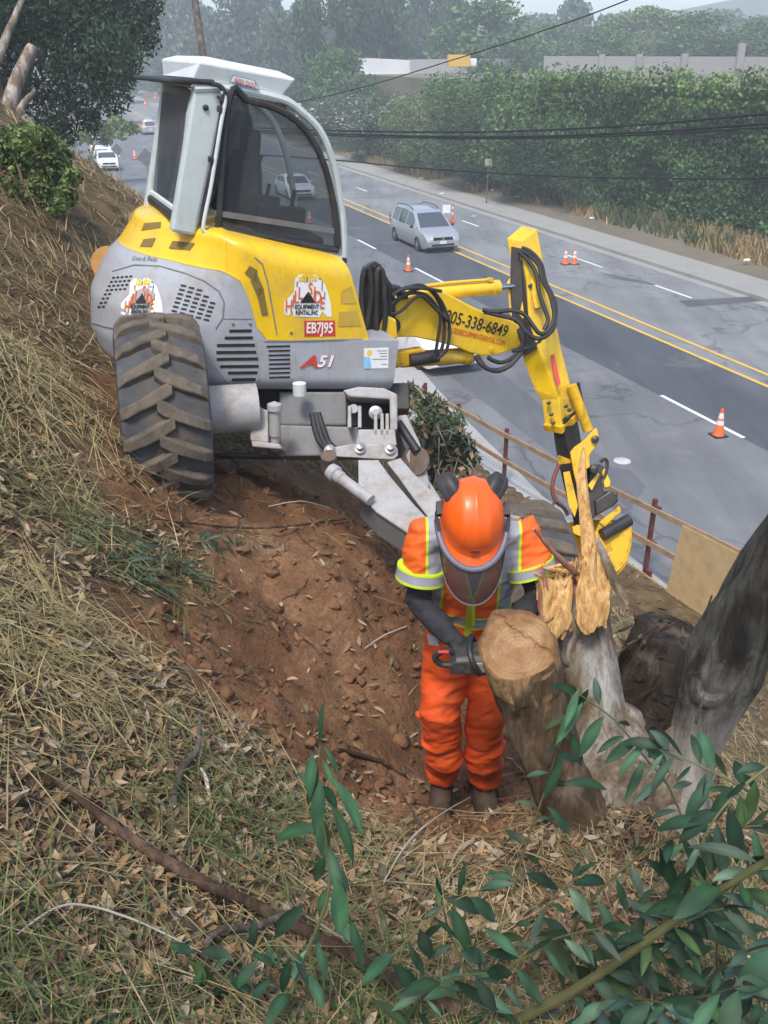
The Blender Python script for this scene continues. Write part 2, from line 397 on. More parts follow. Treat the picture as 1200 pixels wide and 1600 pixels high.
# ground materials
t = NT('hillside_soil_and_straw')
mcol, mf = t.attr('soil')
straw = t.ramp(t.noise(3.0, 7, 0.7), [(0.25, (0.045, 0.03, 0.017, 1)), (0.45, (0.115, 0.078, 0.042, 1)), (0.62, (0.19, 0.135, 0.075, 1)), (0.8, (0.10, 0.085, 0.045, 1))])
straw = t.mix(0.6, straw, t.ramp(t.noise(45, 5, 0.75), [(0.3, (0.3, 0.28, 0.25, 1)), (0.7, (1.6, 1.55, 1.4, 1))]), 'MULTIPLY')
soil = t.ramp(t.noise(2.2, 8, 0.7, dist=0.3), [(0.26, (0.085, 0.045, 0.025, 1)), (0.44, (0.165, 0.085, 0.043, 1)), (0.56, (0.25, 0.138, 0.072, 1)), (0.72, (0.40, 0.265, 0.15, 1))])
soil = t.mix(0.55, soil, t.ramp(t.noise(38, 5, 0.75), [(0.3, (0.35, 0.32, 0.3, 1)), (0.72, (1.5, 1.45, 1.4, 1))]), 'MULTIPLY')
t.set('Base Color', t.mix(mf, straw, soil)); t.set('Roughness', 0.95); t.set('Specular IOR Level', 0.15)
t.bump(t.math('ADD', t.noise(14, 6, 0.7), t.math('MULTIPLY', t.noise(70, 4, 0.7), 0.4)), 0.9, 0.03)
M['hill'] = t.m
# fan-shaped terrain grid, finest near the photographer
NA, NR = 430, 400
ang = np.radians(np.linspace(-95, 95, NA)); rad = 0.35 * (75 / 0.35) ** np.linspace(0, 1, NR)
A, R = np.meshgrid(ang, rad); TX = np.sin(A) * R; TY = np.cos(A) * R - 0.3
TZ = H(TX, TY)
idx = np.arange(NA * NR).reshape(NR, NA)
F = np.stack([idx[:-1, :-1], idx[:-1, 1:], idx[1:, 1:], idx[1:, :-1]], -1).reshape(-1, 4)
hill = np_mesh('hillside', np.stack([TX, TY, TZ], -1).reshape(-1, 3), F, M['hill'], smooth=True)
at = hill.data.attributes.new('soil', 'FLOAT', 'POINT'); at.data.foreach_set('value', soil_mask(TX, TY).ravel().astype(np.float32))
tag(hill, kind='structure')

def sheet(name, pts, z, mat, thick=0):
    mb = MB(); pts = [np.array([p[0], p[1], z]) for p in pts]
    if thick: mb.prism(pts, (0, 0, -thick))
    else: mb.add(pts, [tuple(range(len(pts)))])
    return tag(mb.build(name, mat), kind='structure')
def strip_between(name, a, b, z, mat):       # a, b: matching point lists (road edges)
    mb = MB()
    for i in range(len(a) - 1): mb.add([(*a[i][:2], z), (*a[i + 1][:2], z), (*b[i + 1][:2], z), (*b[i][:2], z)], [(0, 1, 2, 3)])
    return tag(mb.build(name, mat), kind='structure')

def asphalt(name, base, patch, seed, crack=True):
    t = NT(name); v = t.map((1, 1, 1))
    rot = t.map((0.9, 0.10, 1), (0, 0, math.radians(-20)))
    n1 = t.noise(0.25, 6, 0.6, vec=t.map((1, 1, 1))); n2 = t.noise(1.1, 5, 0.65, vec=rot)
    c = t.ramp(n1, [(0.3, tuple(x * 0.78 for x in base) + (1,)), (0.55, (*base, 1)), (0.75, (*patch, 1))])
    c = t.mix(0.85, c, t.ramp(n2, [(0.3, (0.72, 0.72, 0.72, 1)), (0.7, (1.25, 1.25, 1.22, 1))]), 'MULTIPLY')
    c = t.mix(t.ramp(t.noise(0.5, 7, 0.75), [(0.6, (0, 0, 0, 1)), (0.72, (.5, .5, .5, 1))]), c, (.07, .07, .072, 1)); c = t.mix(t.ramp(t.noise(0.35, 6, 0.7, vec=t.map((1, 1, 1), (0, 0, 1.3))), [(0.58, (0, 0, 0, 1)), (0.7, (.45, .45, .45, 1))]), c, (.26, .245, .225, 1))
    c = t.mix(0.35, c, t.ramp(t.noise(60, 3, 0.8), [(0.3, (0.5, 0.5, 0.5, 1)), (0.7, (1.5, 1.5, 1.5, 1))]), 'MULTIPLY')
    if crack:
        vo = t.n.new('ShaderNodeTexVoronoi'); vo.feature = 'DISTANCE_TO_EDGE'; vo.inputs['Scale'].default_value = 0.16
        wv = t.n.new('ShaderNodeVectorMath'); wv.operation = 'ADD'
        nz = t.n.new('ShaderNodeTexNoise'); nz.inputs['Scale'].default_value = 0.6; nz.inputs['Detail'].default_value = 5; t.l.new(t.tc(), nz.inputs[0])
        sc_ = t.n.new('ShaderNodeVectorMath'); sc_.operation = 'SCALE'; sc_.inputs[3].default_value = 3.0; t.l.new(nz.outputs['Color'], sc_.inputs[0])
        t.l.new(t.tc(), wv.inputs[0]); t.l.new(sc_.outputs[0], wv.inputs[1]); t.l.new(wv.outputs[0], vo.inputs['Vector'])
        k = t.ramp(vo.outputs['Distance'], [(0.0, (0.45, 0.45, 0.45, 1)), (0.012, (1, 1, 1, 1))])
        c = t.mix(0.8, c, k, 'MULTIPLY')
    t.set('Base Color', c); t.set('Roughness', 0.85); t.bump(t.noise(90, 3), 0.3, 0.01); return t.m
M['asphalt'] = asphalt('old_grey_asphalt', (0.155, 0.160, 0.170), (0.215, 0.215, 0.215), 1)
M['asphalt_far'] = asphalt('worn_pale_asphalt', (0.205, 0.212, 0.218), (0.25, 0.25, 0.245), 2)
M['asphalt_dark'] = asphalt('fresh_dark_asphalt', (0.078, 0.084, 0.098), (0.105, 0.11, 0.12), 3, False)
M['concrete'] = simple('pavement_concrete', (0.36, 0.355, 0.34), 0.85, var=0.14, scale=0.8, dirt=(0.22, 0.20, 0.17), dirt_amt=0.5, dscale=0.7, bump=0.15, bscale=30)
M['concrete_far'] = simple('dusty_concrete', (0.30, 0.295, 0.275), 0.9, var=0.15, scale=0.5, dirt=(0.20, 0.18, 0.15), dirt_amt=0.6, dscale=0.5)
M['earth'] = simple('far_bare_earth', (0.17, 0.145, 0.10), 0.95, var=0.3, scale=0.3, dirt=(0.09, 0.085, 0.05), dirt_amt=0.8, dscale=0.6)
M['road_yellow'] = simple('yellow_road_paint', (0.72, 0.44, 0.05), 0.7, var=0.1, scale=1, dirt=(0.3, 0.25, 0.15), dirt_amt=0.4, dscale=1.5)
M['road_white'] = simple('white_road_paint', (0.74, 0.74, 0.73), 0.7, var=0.08, scale=1, dirt=(0.3, 0.3, 0.3), dirt_amt=0.5, dscale=2)

# big ground to the horizon
sheet('ground', [(-595, -195), (595, -195), (595, 690), (-595, 690)], -0.20, M['earth'])
# near kerb line
K = [np.array([11.3, -7.5]), np.array([7.6, 8.3]), np.array([5.0, 13.6]), np.array([2.5, 18.3]), np.array([-.4, 23.8]), np.array([-5.2, 44.6]), sr(9.5, 58)[:2], sr(4, 70)[:2], sr(2.5, 90)[:2], sr(6, 120)[:2], sr(9, 160)[:2], sr(10, 300)[:2]]
KR = [to_sr(*k)[1] for k in K]
strip_between('road', K, [sr(17, r)[:2] for r in KR], 0.0, M['asphalt'])
strip_between('far_carriageway', [sr(17, r)[:2] for r in KR], [sr(25.7, r)[:2] for r in KR], 0.001, M['asphalt_far'])
strip_between('dark_lane', [sr(15.45, r)[:2] for r in (-20, 10, 30, 62)], [sr(18.75, r)[:2] for r in (-20, 10, 30, 62)], 0.006, M['asphalt_dark'])
# kerb + pavement on the near side: slab with a rounded kerb face
frontp = [PZ(*p, .04)[:2] for p in ((1090, 955), (1047, 918), (985, 868), (850, 777), (717, 645), (655, 575))] + [np.array([-4.6, 44.6])]
mb = MB()
fl_ = lambda y: np.array([4.73 - (y - 14.35) * .5316 - .06, y])
bk_ = [fl_(min(q[1], 29) - .1) for q in frontp[:-1]] + [np.array([-6.4, 44.6])]
for i in range(len(frontp) - 1):
    a0, a1, b0, b1 = frontp[i], frontp[i + 1], bk_[i], bk_[i + 1]
    mb.add([(*a0, 0.04), (*a1, 0.04), (*b1, 0.04), (*b0, 0.04), (*a0, -0.05), (*a1, -0.05)], [(0, 1, 2, 3), (0, 4, 5, 1)])
tag(mb.build('pavement', M['concrete']), kind='structure')
# far pavement with kerb and verge
strip_between('gutter', [sr(25.2, r)[:2] for r in KR], [sr(25.72, r)[:2] for r in KR], 0.005, M['concrete_far'])
mb = MB()
for i in range(len(KR) - 1):
    p = [sr(25.7, KR[i]), sr(25.7, KR[i + 1]), sr(27.9, KR[i + 1]), sr(27.9, KR[i])]
    mb.prism([q + np.array([0, 0, 0.14]) for q in p], (0, 0, -0.3))
tag(mb.build('far_pavement', M['concrete_far']), kind='structure')
# verge: gently rising bare earth towards the ivy wall
vs = []; nr_, ns_ = 90, 14
for i in range(nr_):
    r = -10 + i * 3.0
    for j in range(ns_):
        s = 27.7 + j * 0.75; q = sr(s, r)
        vs.append((q[0], q[1], 0.10 + 0.16 * (s - 27.7) * (s > 27.7) * 0.5 + 0.25 * float(fbm(q[0] * .5, q[1] * .5, 3, 8)) * (j > 0)))
ix = np.arange(nr_ * ns_).reshape(nr_, ns_)
tag(np_mesh('verge', vs, np.stack([ix[:-1, :-1], ix[:-1, 1:], ix[1:, 1:], ix[1:, :-1]], -1).reshape(-1, 4), M['earth'], smooth=True), kind='structure')
# painted lines
def stripe(name, s0, s1, r0, r1, z, mat, n=1):
    mb = MB()
    for i in range(n):
        ra = r0 + (r1 - r0) * i / n; rb = r0 + (r1 - r0) * (i + 1) / n
        q = [sr(s0, ra, z), sr(s1, ra, z), sr(s1, rb, z), sr(s0, rb, z)]; mb.add(q, [(0, 1, 2, 3)])
    return tag(mb.build(name, mat), kind='structure')
stripe('yellow_line', 18.68, 18.82, -20, 230, 0.011, M['road_yellow'], 5)
stripe('yellow_line', 19.42, 19.56, -20, 230, 0.011, M['road_yellow'], 5)
def dash(p0, p1, w=0.13):
    a = PZ(*p0, 0); b = PZ(*p1, 0); (s0, r0), (s1, r1) = to_sr(*a[:2]), to_sr(*b[:2]); s = (s0 + s1) / 2
    return stripe('white_lane_dash', s - w / 2, s + w / 2, min(r0, r1), max(r0, r1), 0.011, M['road_white'])
for q in [((1035, 618), (1160, 685)), ((648, 419), (692, 441)), ((556, 375), (590, 389)), ((1022, 446), (1082, 466)), ((720, 345), (750, 354)),
          ((886, 399), (942, 418)), ((555, 293), (575, 299)), ((478, 268), (500, 274))]: dash(*q)
# fresh trench patches and manhole on the road
M['patch'] = asphalt('trench_patch', (0.105, 0.108, 0.112), (0.13, 0.13, 0.13), 4, False)
sheet('road_patch', [PZ(1060, 470, 0)[:2], PZ(1200, 462, 0)[:2], PZ(1200, 470, 0)[:2], PZ(1075, 480, 0)[:2]], 0.007, M['patch'])
sheet('road_patch', [PZ(935, 425, 0)[:2], PZ(1010, 440, 0)[:2], PZ(1030, 447, 0)[:2], PZ(960, 436, 0)[:2]], 0.007, M['patch'])
M['patch2'] = asphalt('bluish_patch', (0.115, 0.12, 0.13), (0.14, 0.14, 0.145), 5, False)
sheet('road_patch', [PZ(*p, 0)[:2] for p in ((697, 583), (795, 658), (905, 742), (985, 795), (1010, 760), (985, 735), (955, 730), (880, 660), (770, 572))], 0.004, M['patch2'])
mb = MB(); c = PZ(972, 720, 0.012); mb.lathe(c, (0, 0, 1), [(0.20, -0.01), (0.20, 0.0), (0.19, 0.006), (0.0, 0.006)], 24)
tag(mb.build('manhole_cover', simple('pale_iron_cover', (0.5, 0.5, 0.49), 0.7, dirt=(0.2, 0.2, 0.2)), smooth=True), 'small round pale cover set in the asphalt beyond the wooden railing', 'manhole cover')
# ================================================================== the walking excavator
AL, BE = math.radians(22), math.radians(7.1)
EF = np.array([math.cos(AL) * math.cos(BE), math.sin(AL) * math.cos(BE), -math.sin(BE)])
EN = np.array([math.sin(AL), -math.cos(AL), 0.0]); EU = np.cross(EN, EF)
EO = P(480, 600, 6.3)
def X(f, n, u): return EO + f * EF + n * EN + u * EU
def LP(px, py, n=0.0):
    q = PPL(px, py, EO + n * EN, EN) - EO; return np.dot(q, EF), np.dot(q, EU)
def XP(px, py, n=0.0): f, u = LP(px, py, n); return X(f, n, u)
def XPs(pts, n=0.0): return [XP(*p, n) for p in pts]
exc = thing('walking_excavator', 'yellow and grey walking excavator with a glazed cab, perched on the dirt slope', 'excavator', X(-0.2, -0.8, -0.6))
AXE = [EF, EN, EU]

# ---- body shell: plan contour (side, rounded rear, far side), lofted over height
def contour(ff, m1=14, m2=40):
    """points (f, n, normal_f, normal_n, rear_weight) from near front corner round the rear to the far front corner"""
    pts = []
    for i in range(m1): pts.append((ff + (-0.5 - ff) * i / m1, 0.0, 0.0, 1.0, 0.0))
    for i in range(m2 + 1):
        a = math.pi * i / m2; ca, sa = math.cos(a), math.sin(a)
        nf, nn = -sa / 0.8, ca / 0.95; L = math.hypot(nf, nn)
        pts.append((-0.5 - 0.8 * sa, -0.95 + 0.95 * ca, nf / L, nn / L, min(1.0, 1.6 * sa)))
    for i in range(1, m1 + 1): pts.append((-0.5 + (ff + 0.5) * i / m1, -1.9, 0.0, -1.0, 0.0))
    return pts
INS_U = [-0.2, -0.12, 0.0, 0.15, 0.38, 0.55, 0.66, 0.73, 0.85, 1.0]; INS_D = [0.26, 0.15, 0.05, 0.0, 0.0, 0.07, 0.13, 0.20, 0.27, 0.33]
def udiv(f, rw):
    if rw > 0.25: return 0.73
    return float(np.interp(f, [-0.66, -0.56, -0.5, -0.45, -0.40, -0.37, -0.335, -0.32, 2], [0.73, 0.71, 0.68, 0.60, 0.47, 0.38, 0.33, 0.31, 0.31]))
def utop(f, rw):
    return float(np.interp(f, [-0.7, 0.25], [0.95, 0.80])) if rw < 0.25 else 0.95
def shell(u, c):
    f, n, nf, nn, rw = c; d = rw * float(np.interp(u, INS_U, INS_D)) + (1 - rw) * (0.0 if u > 0.04 else 0.05 * ((0.04 - u) / 0.09) ** 2)
    return X(f - d * nf, n - d * nn, u)
secs = []
cont = contour(0.64)
for k in range(26):
    w = k / 25; row = []
    for c in cont:
        u0 = -0.05 - 0.13 * sstep(c[4], 0.1, 0.6); u1 = udiv(c[0], c[4]); row.append(shell(u0 + (u1 - u0) * w, c))
    secs.append(row)
mb = MB(); n_ = len(cont)
vs = [p for r_ in secs for p in r_]; fs = [(k * n_ + i, k * n_ + i + 1, (k + 1) * n_ + i + 1, (k + 1) * n_ + i) for k in range(25) for i in range(n_ - 1)]
fs += [((25) * n_ + i, 25 * n_ + i + 1, 25 * n_ + n_ - 2 - i, 25 * n_ + n_ - 1 - i) for i in range(n_ // 2)]     # top deck
fs += [(i + 1, i, n_ - 1 - i, n_ - 2 - i) for i in range(n_ // 2)]                                                   # underside
fs += [(k * n_, (k + 1) * n_, (k + 1) * n_ + n_ - 1, k * n_ + n_ - 1) for k in range(25)]                             # front
mb.add(vs, fs); body = mb.build('body_shell', M['grey_paint'], exc, smooth=True, angle=35)
# yellow hood
hv, hf = [], []; K2 = 16; base = contour(0.0)
rows = []
for k in range(K2 + 4):
    row = []
    for ci, c in enumerate(base):
        w = min(1.0, k / K2); m1 = 14
        uu0 = None
        if ci < m1 or ci > len(base) - m1 - 1:
            tau = (ci / m1) if ci < m1 else (len(base) - 1 - ci) / m1
            f = 0.0; u = 0.33
            for _ in range(4):
                f = (0.41 - (u - 0.34) * 0.41) * (1 - tau) + -0.5 * tau
                u0 = udiv(f, 0) - 0.012; u1 = utop(f, 0); u = u0 + (u1 - u0) * w
            nn = 1.0 if ci < m1 else -1.0; rnd = max(0.0, (w - 0.8) / 0.2)
            d = 0.012 * 0 + 0.07 * (1 - math.sqrt(max(0, 1 - rnd * rnd)))
            fr = (1 - tau) ** 4 * 0.02
            if k > K2: d = 0.07 + 0.09 * (k - K2); u = u + 0.012 * (k - K2)
            n = (0.004 if ci < m1 else -1.904) - d * nn - fr * nn
            row.append(X(f, n, u))
        else:
            u0 = udiv(c[0], c[4]) - 0.012; u1 = utop(c[0], c[4]); u = u0 + (u1 - u0) * w
            rnd = max(0.0, (w - 0.8) / 0.2)
            d = c[4] * float(np.interp(u, INS_U, INS_D)) - 0.004 + 0.07 * (1 - math.sqrt(max(0, 1 - rnd * rnd)))
            if k > K2: d += 0.09 * (k - K2); u += 0.012 * (k - K2)
            row.append(X(c[0] - d * c[2], c[1] - d * c[3], u))
    rows.append(row)
mb = MB(); n_ = len(base); vs = [p for r_ in rows for p in r_]; KK = len(rows) - 1
fs = [(k * n_ + i, k * n_ + i + 1, (k + 1) * n_ + i + 1, (k + 1) * n_ + i) for k in range(KK) for i in range(n_ - 1)]
fs += [(KK * n_ + i, KK * n_ + i + 1, KK * n_ + n_ - 2 - i, KK * n_ + n_ - 1 - i) for i in range(n_ // 2)]
fs += [(k * n_, (k + 1) * n_, (k + 1) * n_ + n_ - 1, k * n_ + n_ - 1) for k in range(KK)]
mb.add(vs, fs); hood = mb.build('hood', M['yellow'], exc, smooth=True, angle=38)

# ---- projecting small panels, slots and lettering onto the shell along the surface
from mathutils.bvhtree import BVHTree
def bvh_of(o):
    w = wloc(o); return BVHTree.FromPolygons([tuple(np.array(v.co) + w) for v in o.data.vertices], [tuple(p.vertices) for p in o.data.polygons])
BV = {'body': bvh_of(body), 'hood': bvh_of(hood)}
def cast(px, py, which=('body', 'hood')):
    best = None; d = Vector(ray(px, py)).normalized()
    for w in which:
        h = BV[w].ray_cast(Vector(CAM), d, 30)
        if h[0] is not None and (best is None or h[3] < best[2]):
            nrm = h[1] if h[1].dot(d) < 0 else -h[1]; best = (np.array(h[0]), np.array(nrm), h[3])
    return best
def lerp2(q, a, b):
    q = [np.array(p, float) for p in q]; return (q[0] * (1 - a) + q[1] * a) * (1 - b) + (q[3] * (1 - a) + q[2] * a) * b
def decal(mb, quad, lift=0.004, nu=4, nv=2, mi=0, which=('body', 'hood')):
    g = []
    for j in range(nv + 1):
        for i in range(nu + 1):
            c = cast(*lerp2(quad, i / nu, j / nv), which)
            if c is None: return
            g.append(c[0] + c[1] * lift)
    mb.add(g, [(j * (nu + 1) + i, j * (nu + 1) + i + 1, (j + 1) * (nu + 1) + i + 1, (j + 1) * (nu + 1) + i) for j in range(nv) for i in range(nu)], mi)
def surf_tube(mb, pts, r, lift=0.0, which=('body', 'hood'), n=6):
    out = []
    for i in range(len(pts) - 1):
        for k in range(6):
            q = np.array(pts[i]) * (1 - k / 6) + np.array(pts[i + 1]) * k / 6; c = cast(*q, which)
            if c is not None: out.append(c[0] + c[1] * lift)
    if len(out) > 1: mb.tube(out, r, n)
# dark cooling slots of the side panels
mb = MB()
SL = [((358, 393), 517), ((351, 395), 528), ((339, 398), 539.5), ((338, 400), 550.5), ((338.5, 403), 561), ((344, 404), 572.5), ((356, 402), 582.5), ((362, 399), 593)]
for (a, b), y in SL: decal(mb, [(a, y - 2.2), (b, y - 2.8), (b, y + 1.8), (a, y + 2.4)])
for i in range(8):
    y = 541 + i * 6.9; a = (416 + 3 * (i > 0) + i * 0.2, 453); decal(mb, [(a[0], y - 0.9), (a[1], y - 1.9), (a[1], y + 1.0), (a[0], y + 1.6)])
mb.build('side_vent', M['black'], exc)
mb = MB()
for r_ in range(7):
    for k in range(5):
        x = 284 - r_ * 2.4 + k * 12.5 - 1; y = 446 + r_ * 6.6 + k * 3.4 - 0.4
        if k > 2 and r_ < k - 2: continue
        if x > 337: continue
        decal(mb, [(x, y - 1.3), (x + 8.5, y + 0.2), (x + 8, y + 3), (x - 0.5, y + 1.6)], nu=2, nv=1)
mb.build('rear_vent', M['black'], exc); mb = MB()
for r_ in range(8):
    for k in range(5):
        x = 176 - r_ * 3.2 + k * 6.8; y = 433 + r_ * 6.5 + (k - 2) * -0.5
        if x < 152 + r_ * 0 or (r_ > 3 and k > 1): continue
        decal(mb, [(x, y - 1.1), (x + 4.2, y - 1.4), (x + 3.6, y + 1.3), (x - 0.5, y + 1.6)], nu=2, nv=1)
mb.build('rear_vent', M['black'], exc)
# ochre mesh openings in the yellow band
mb = MB()
for q in [[(264, 388), (270, 376.5), (305, 380), (297, 391.5)], [(219, 386), (225, 374), (244, 372), (238, 386)], [(221, 361), (226, 349), (252, 347), (251, 356)]]: decal(mb, q, nu=5, nv=2)
for q in [[(382, 427), (390, 415), (402, 422), (399, 441)], [(391, 439), (400, 424), (412, 452), (403, 466)], [(399.5, 452), (411, 449), (419, 492), (409, 494)]]: decal(mb, q, nu=3, nv=4)
mb.each('mesh_opening', M['yellow_dark'], exc)
mb = MB()
decal(mb, [(533, 455), (549, 447), (557, 474), (532, 474)], nu=3, nv=3); decal(mb, [(530, 487), (559, 486), (564, 509), (528, 510)], nu=3, nv=3)
mb.each('hood_grille', M['yellow_lens'], exc)
# panel seams
mb = MB()
surf_tube(mb, [(398, 402), (410, 413), (418, 440), (427, 490), (434, 530)], 0.005)
surf_tube(mb, [(176, 424), (210, 414), (250, 416), (290, 427), (320, 439), (342, 455), (350, 472), (348, 496), (335, 517)], 0.006, which=('body',))
surf_tube(mb, [(350, 498), (402, 498)], 0.004, which=('body',))
surf_tube(mb, [(145, 504), (165, 510), (198, 517)], 0.008, which=('body',))
surf_tube(mb, [(412, 533), (440, 533), (520, 531), (575, 530)], 0.006)
surf_tube(mb, [(336, 574), (352, 594), (362, 602), (396, 602), (408, 588)], 0.004, which=('body',))
mb.build('panel_seam', M['ink_grey'], exc, smooth=True)
mb = MB()
for q in [(364, 506), (391, 506), (455, 520)]:
    c = cast(*q)
    if c: mb.lathe(c[0], c[1], [(0.010, 0), (0.010, 0.006), (0.0, 0.008)], 10)
mb.each('panel_bolt', M['steel'], exc, smooth=True)

# ---- decals: plates, emblem, lettering
def frame_at(px, py, dx=6, which=('body', 'hood')):
    c = cast(px, py, which); a = cast(px - dx, py, which); b = cast(px + dx, py, which); up = cast(px, py - dx, which); dn = cast(px, py + dx, which)
    x = b[0] - a[0]; y = up[0] - dn[0]; return c[0], x / np.linalg.norm(x), y / np.linalg.norm(y), c[1]
def wr(txt, px, py, hpx, wpx, mat, name, parent, lift=0.006, which=('body', 'hood'), rot=0, shear=0, bold=0.0, frame=None, scale=None):
    o, x, y, nrm = (*frame, np.cross(frame[1], frame[2])) if frame else frame_at(px, py, which=which)
    if rot: a = math.radians(rot); x, y = x * math.cos(a) + y * math.sin(a), y * math.cos(a) - x * math.sin(a)
    dep = proj(o)[2]; size = hpx * dep / FPX / 0.70; width = wpx * dep / FPX
    return text_mesh(txt, size, o + nrm * lift, x, y, mat, name, parent, fit=width, shear=shear, bold=bold * 0.3)
def flat_poly(px_pts, mat, name, parent, lift=0.004, which=('body', 'hood')):
    mb = MB(); g = []
    for q in px_pts:
        c = cast(*q, which); g.append(c[0] + c[1] * lift)
    mb.add(g, [tuple(range(len(g)))]); return mb.build(name, mat, parent)
pl = MB(); decal(pl, [(475, 501), (523, 500.5), (524, 525), (475.5, 526)], 0.003, 6, 3); plate = pl.build('number_plate', M['ink_red'], exc)
plate["label"] = 'red plate reading EB7J95'
wr('EB7J95', 499.3, 513, 16.5, 43, M['ink_white'], 'lettering', plate, lift=0.005, bold=0.006)
lg = wr('A', 483, 566, 19, 30, M['ink_red'], 'model_lettering', exc, shear=0.28, bold=0.012)
wr('51', 508, 565, 18, 27, M['ink_white'], 'model_lettering', exc, shear=0.25, bold=0.010)
wr('51', 508.6, 565.6, 19, 28, M['ink_red'], 'model_lettering', exc, shear=0.25, bold=0.018, lift=0.003)
# sticker with sun and small print
st = MB(); decal(st, [(568.5, 544), (607, 542.5), (606.5, 575), (568, 576)], 0.003, 2, 2); stick_ = st.build('service_sticker', M['ink_white'], exc)
mb = MB(); c = cast(577, 551); mb.lathe(c[0] + c[1] * 0.004, c[1], [(0.020, 0.0), (0.020, 0.001), (0.0, 0.001)], 16); mb.build('printed_sun', M['ink_sun'], stick_)
mb = MB(); decal(mb, [(568.5, 557), (578, 558), (580, 575.5), (568.2, 576)], 0.0045, 2, 2); mb.build('printed_band', M['ink_sky'], stick_)
mb = MB()
for a, b, y in [(589, 605, 548), (592, 605, 552), (594, 604, 556.5), (581, 605, 561), (596, 605, 569)]: decal(mb, [(a, y - 0.5), (b, y - 0.7), (b, y + 0.4), (a, y + 0.6)], 0.0045, 2, 1)
mb.build('small_print', M['ink_grey'], stick_)
def emblem(cx, cy, sc, sk, parent, which):
    """hillside rental badge: two climbing machines, the arched name, a dark peak and two lines of text; px offsets from (cx, cy)"""
    def q(x, y): return (cx + sc * x, cy + sc * y + sk * x)
    em = flat_poly([q(*p) for p in [(-37, 26), (-37, 7), (-22, -9), (-20, -30), (-14, -37), (-8, -37), (-6, -24), (-2, -26), (4, -37), (12, -37), (26, -24), (31, -10), (36, 8), (37, 28), (30, 28), (22, 20), (18, 29), (-22, 29), (-24, 20), (-30, 28)]], M['ink_white'], 'emblem', parent, 0.003, which)
    o, x, y, nrm = frame_at(*q(0, 0), which=which); dep = proj(o)[2]; k = sc * dep / FPX
    y = np.cross(nrm, x); y /= np.linalg.norm(y)
    def loc(px_, py_): return o + x * (px_ * k) - y * ((py_ - 0) * k) + (y * (-sk * px_ * k) * 0)
    lets = [('H', -31, 13), ('I', -24, 5), ('L', -19, -1), ('L', -13, -7), ('S', 3, -14), ('I', 10, -8), ('D', 16, -1), ('E', 24, 8)]
    for ch, lx, ly in lets:
        text_mesh(ch, 27 * k, loc(lx, ly) + nrm * 0.006, x, y, M['ink_orange'], 'lettering', em, squeeze=0.62, bold=0.0015 * sc)
    mb = MB(); mb.prism([loc(0, -11) + nrm * 0.005, loc(13, 7) + nrm * 0.005, loc(-13, 7) + nrm * 0.005], nrm * 0.002); mb.build('peak', M['ink_black'], em)
    text_mesh('EQUIPMENT', 9.5 * k, loc(-1, 13.5) + nrm * 0.006, x, y, M['ink_black'], 'lettering', em, fit=40 * k, bold=0.0008 * sc)
    text_mesh('RENTAL.INC', 9.5 * k, loc(-1, 22.5) + nrm * 0.006, x, y, M['ink_black'], 'lettering', em, fit=37 * k, bold=0.0008 * sc)
    for mx, my, fl in ((-13, -30, 1), (8, -31, -1)):      # two tiny yellow diggers on top of the name
        mb = MB()
        for (a, b, w, h) in ((0, 0, 9, 7), (fl * 4, -4, 4, 5), (fl * 7, 0, 3, 9)): mb.box(loc(mx + a, my + b) + nrm * 0.005, (w * k, h * k, 0.002), [x, y, nrm])
        mb.build('printed_digger', M['ink_sun'], em)
    mb = MB()
    for (a, b, w, h) in ((-19, -22, 2, 8), (-3, -29, 2, 7), (22, -20, 1.5, 14), (27, -5, 1.5, 12), (18, -31, 5, 1.5)): mb.box(loc(a, b) + nrm * 0.0055, (w * k, h * k, 0.002), [x, y, nrm])
    mb.each('printed_arm', M['ink_grey'], em)
    return em
emblem(481, 466, 1.0, 0.03, exc, ('hood',)); emblem(222, 468, 0.88, 0.0, exc, ('body',))
wr('Cross & Trade', 226, 405, 8, 50, M['ink_grey'], 'lettering', exc, which=('body',), rot=-2)

# ---- cab
NC, NF = -0.25, -1.35
def C(f, u, n=NC): return X(f, n, u)
OUT = [(-0.80, 0.93), (-0.775, 1.74), (-0.58, 1.765), (-0.38, 1.76), (-0.20, 1.735), (-0.11, 1.69), (-0.03, 1.64), (0.04, 1.575), (0.10, 1.48), (0.16, 1.34), (0.205, 1.19), (0.24, 1.05), (0.262, 0.92), (0.275, 0.80)]
INn = [(-0.60, 0.95), (-0.565, 1.715), (-0.45, 1.715), (-0.26, 1.685), (-0.12, 1.62), (-0.02, 1.53), (0.06, 1.41), (0.125, 1.26), (0.18, 1.08), (0.22, 0.86)]
for n, nm in ((NC, 'cab_frame'), (NF, 'cab_frame')):
    mb = MB(); mb.tube(catmull([C(*p, n) for p in OUT[1:]], 4), 0.024, 8)
    dn = 0.05 if n == NC else -0.05
    mb.tube([C(-0.66, 0.94, n), C(-0.15, 0.885, n), C(0.275, 0.80, n)], 0.020, 8)
    mb.build(nm, M['cab_paint'], exc, smooth=True)
# rear corner pillars: broad and pale
for n, dn in ((NC + 0.01, -0.09), (NF - 0.01, 0.09)):
    mb = MB(); mb.prism([C(-0.895, 0.91, n), C(-0.74, 0.89, n), C(-0.585, 1.735, n), C(-0.775, 1.765, n)], dn * EN)
    mb.build('corner_pillar', M['cab_paint'], exc, bevel=0.02)
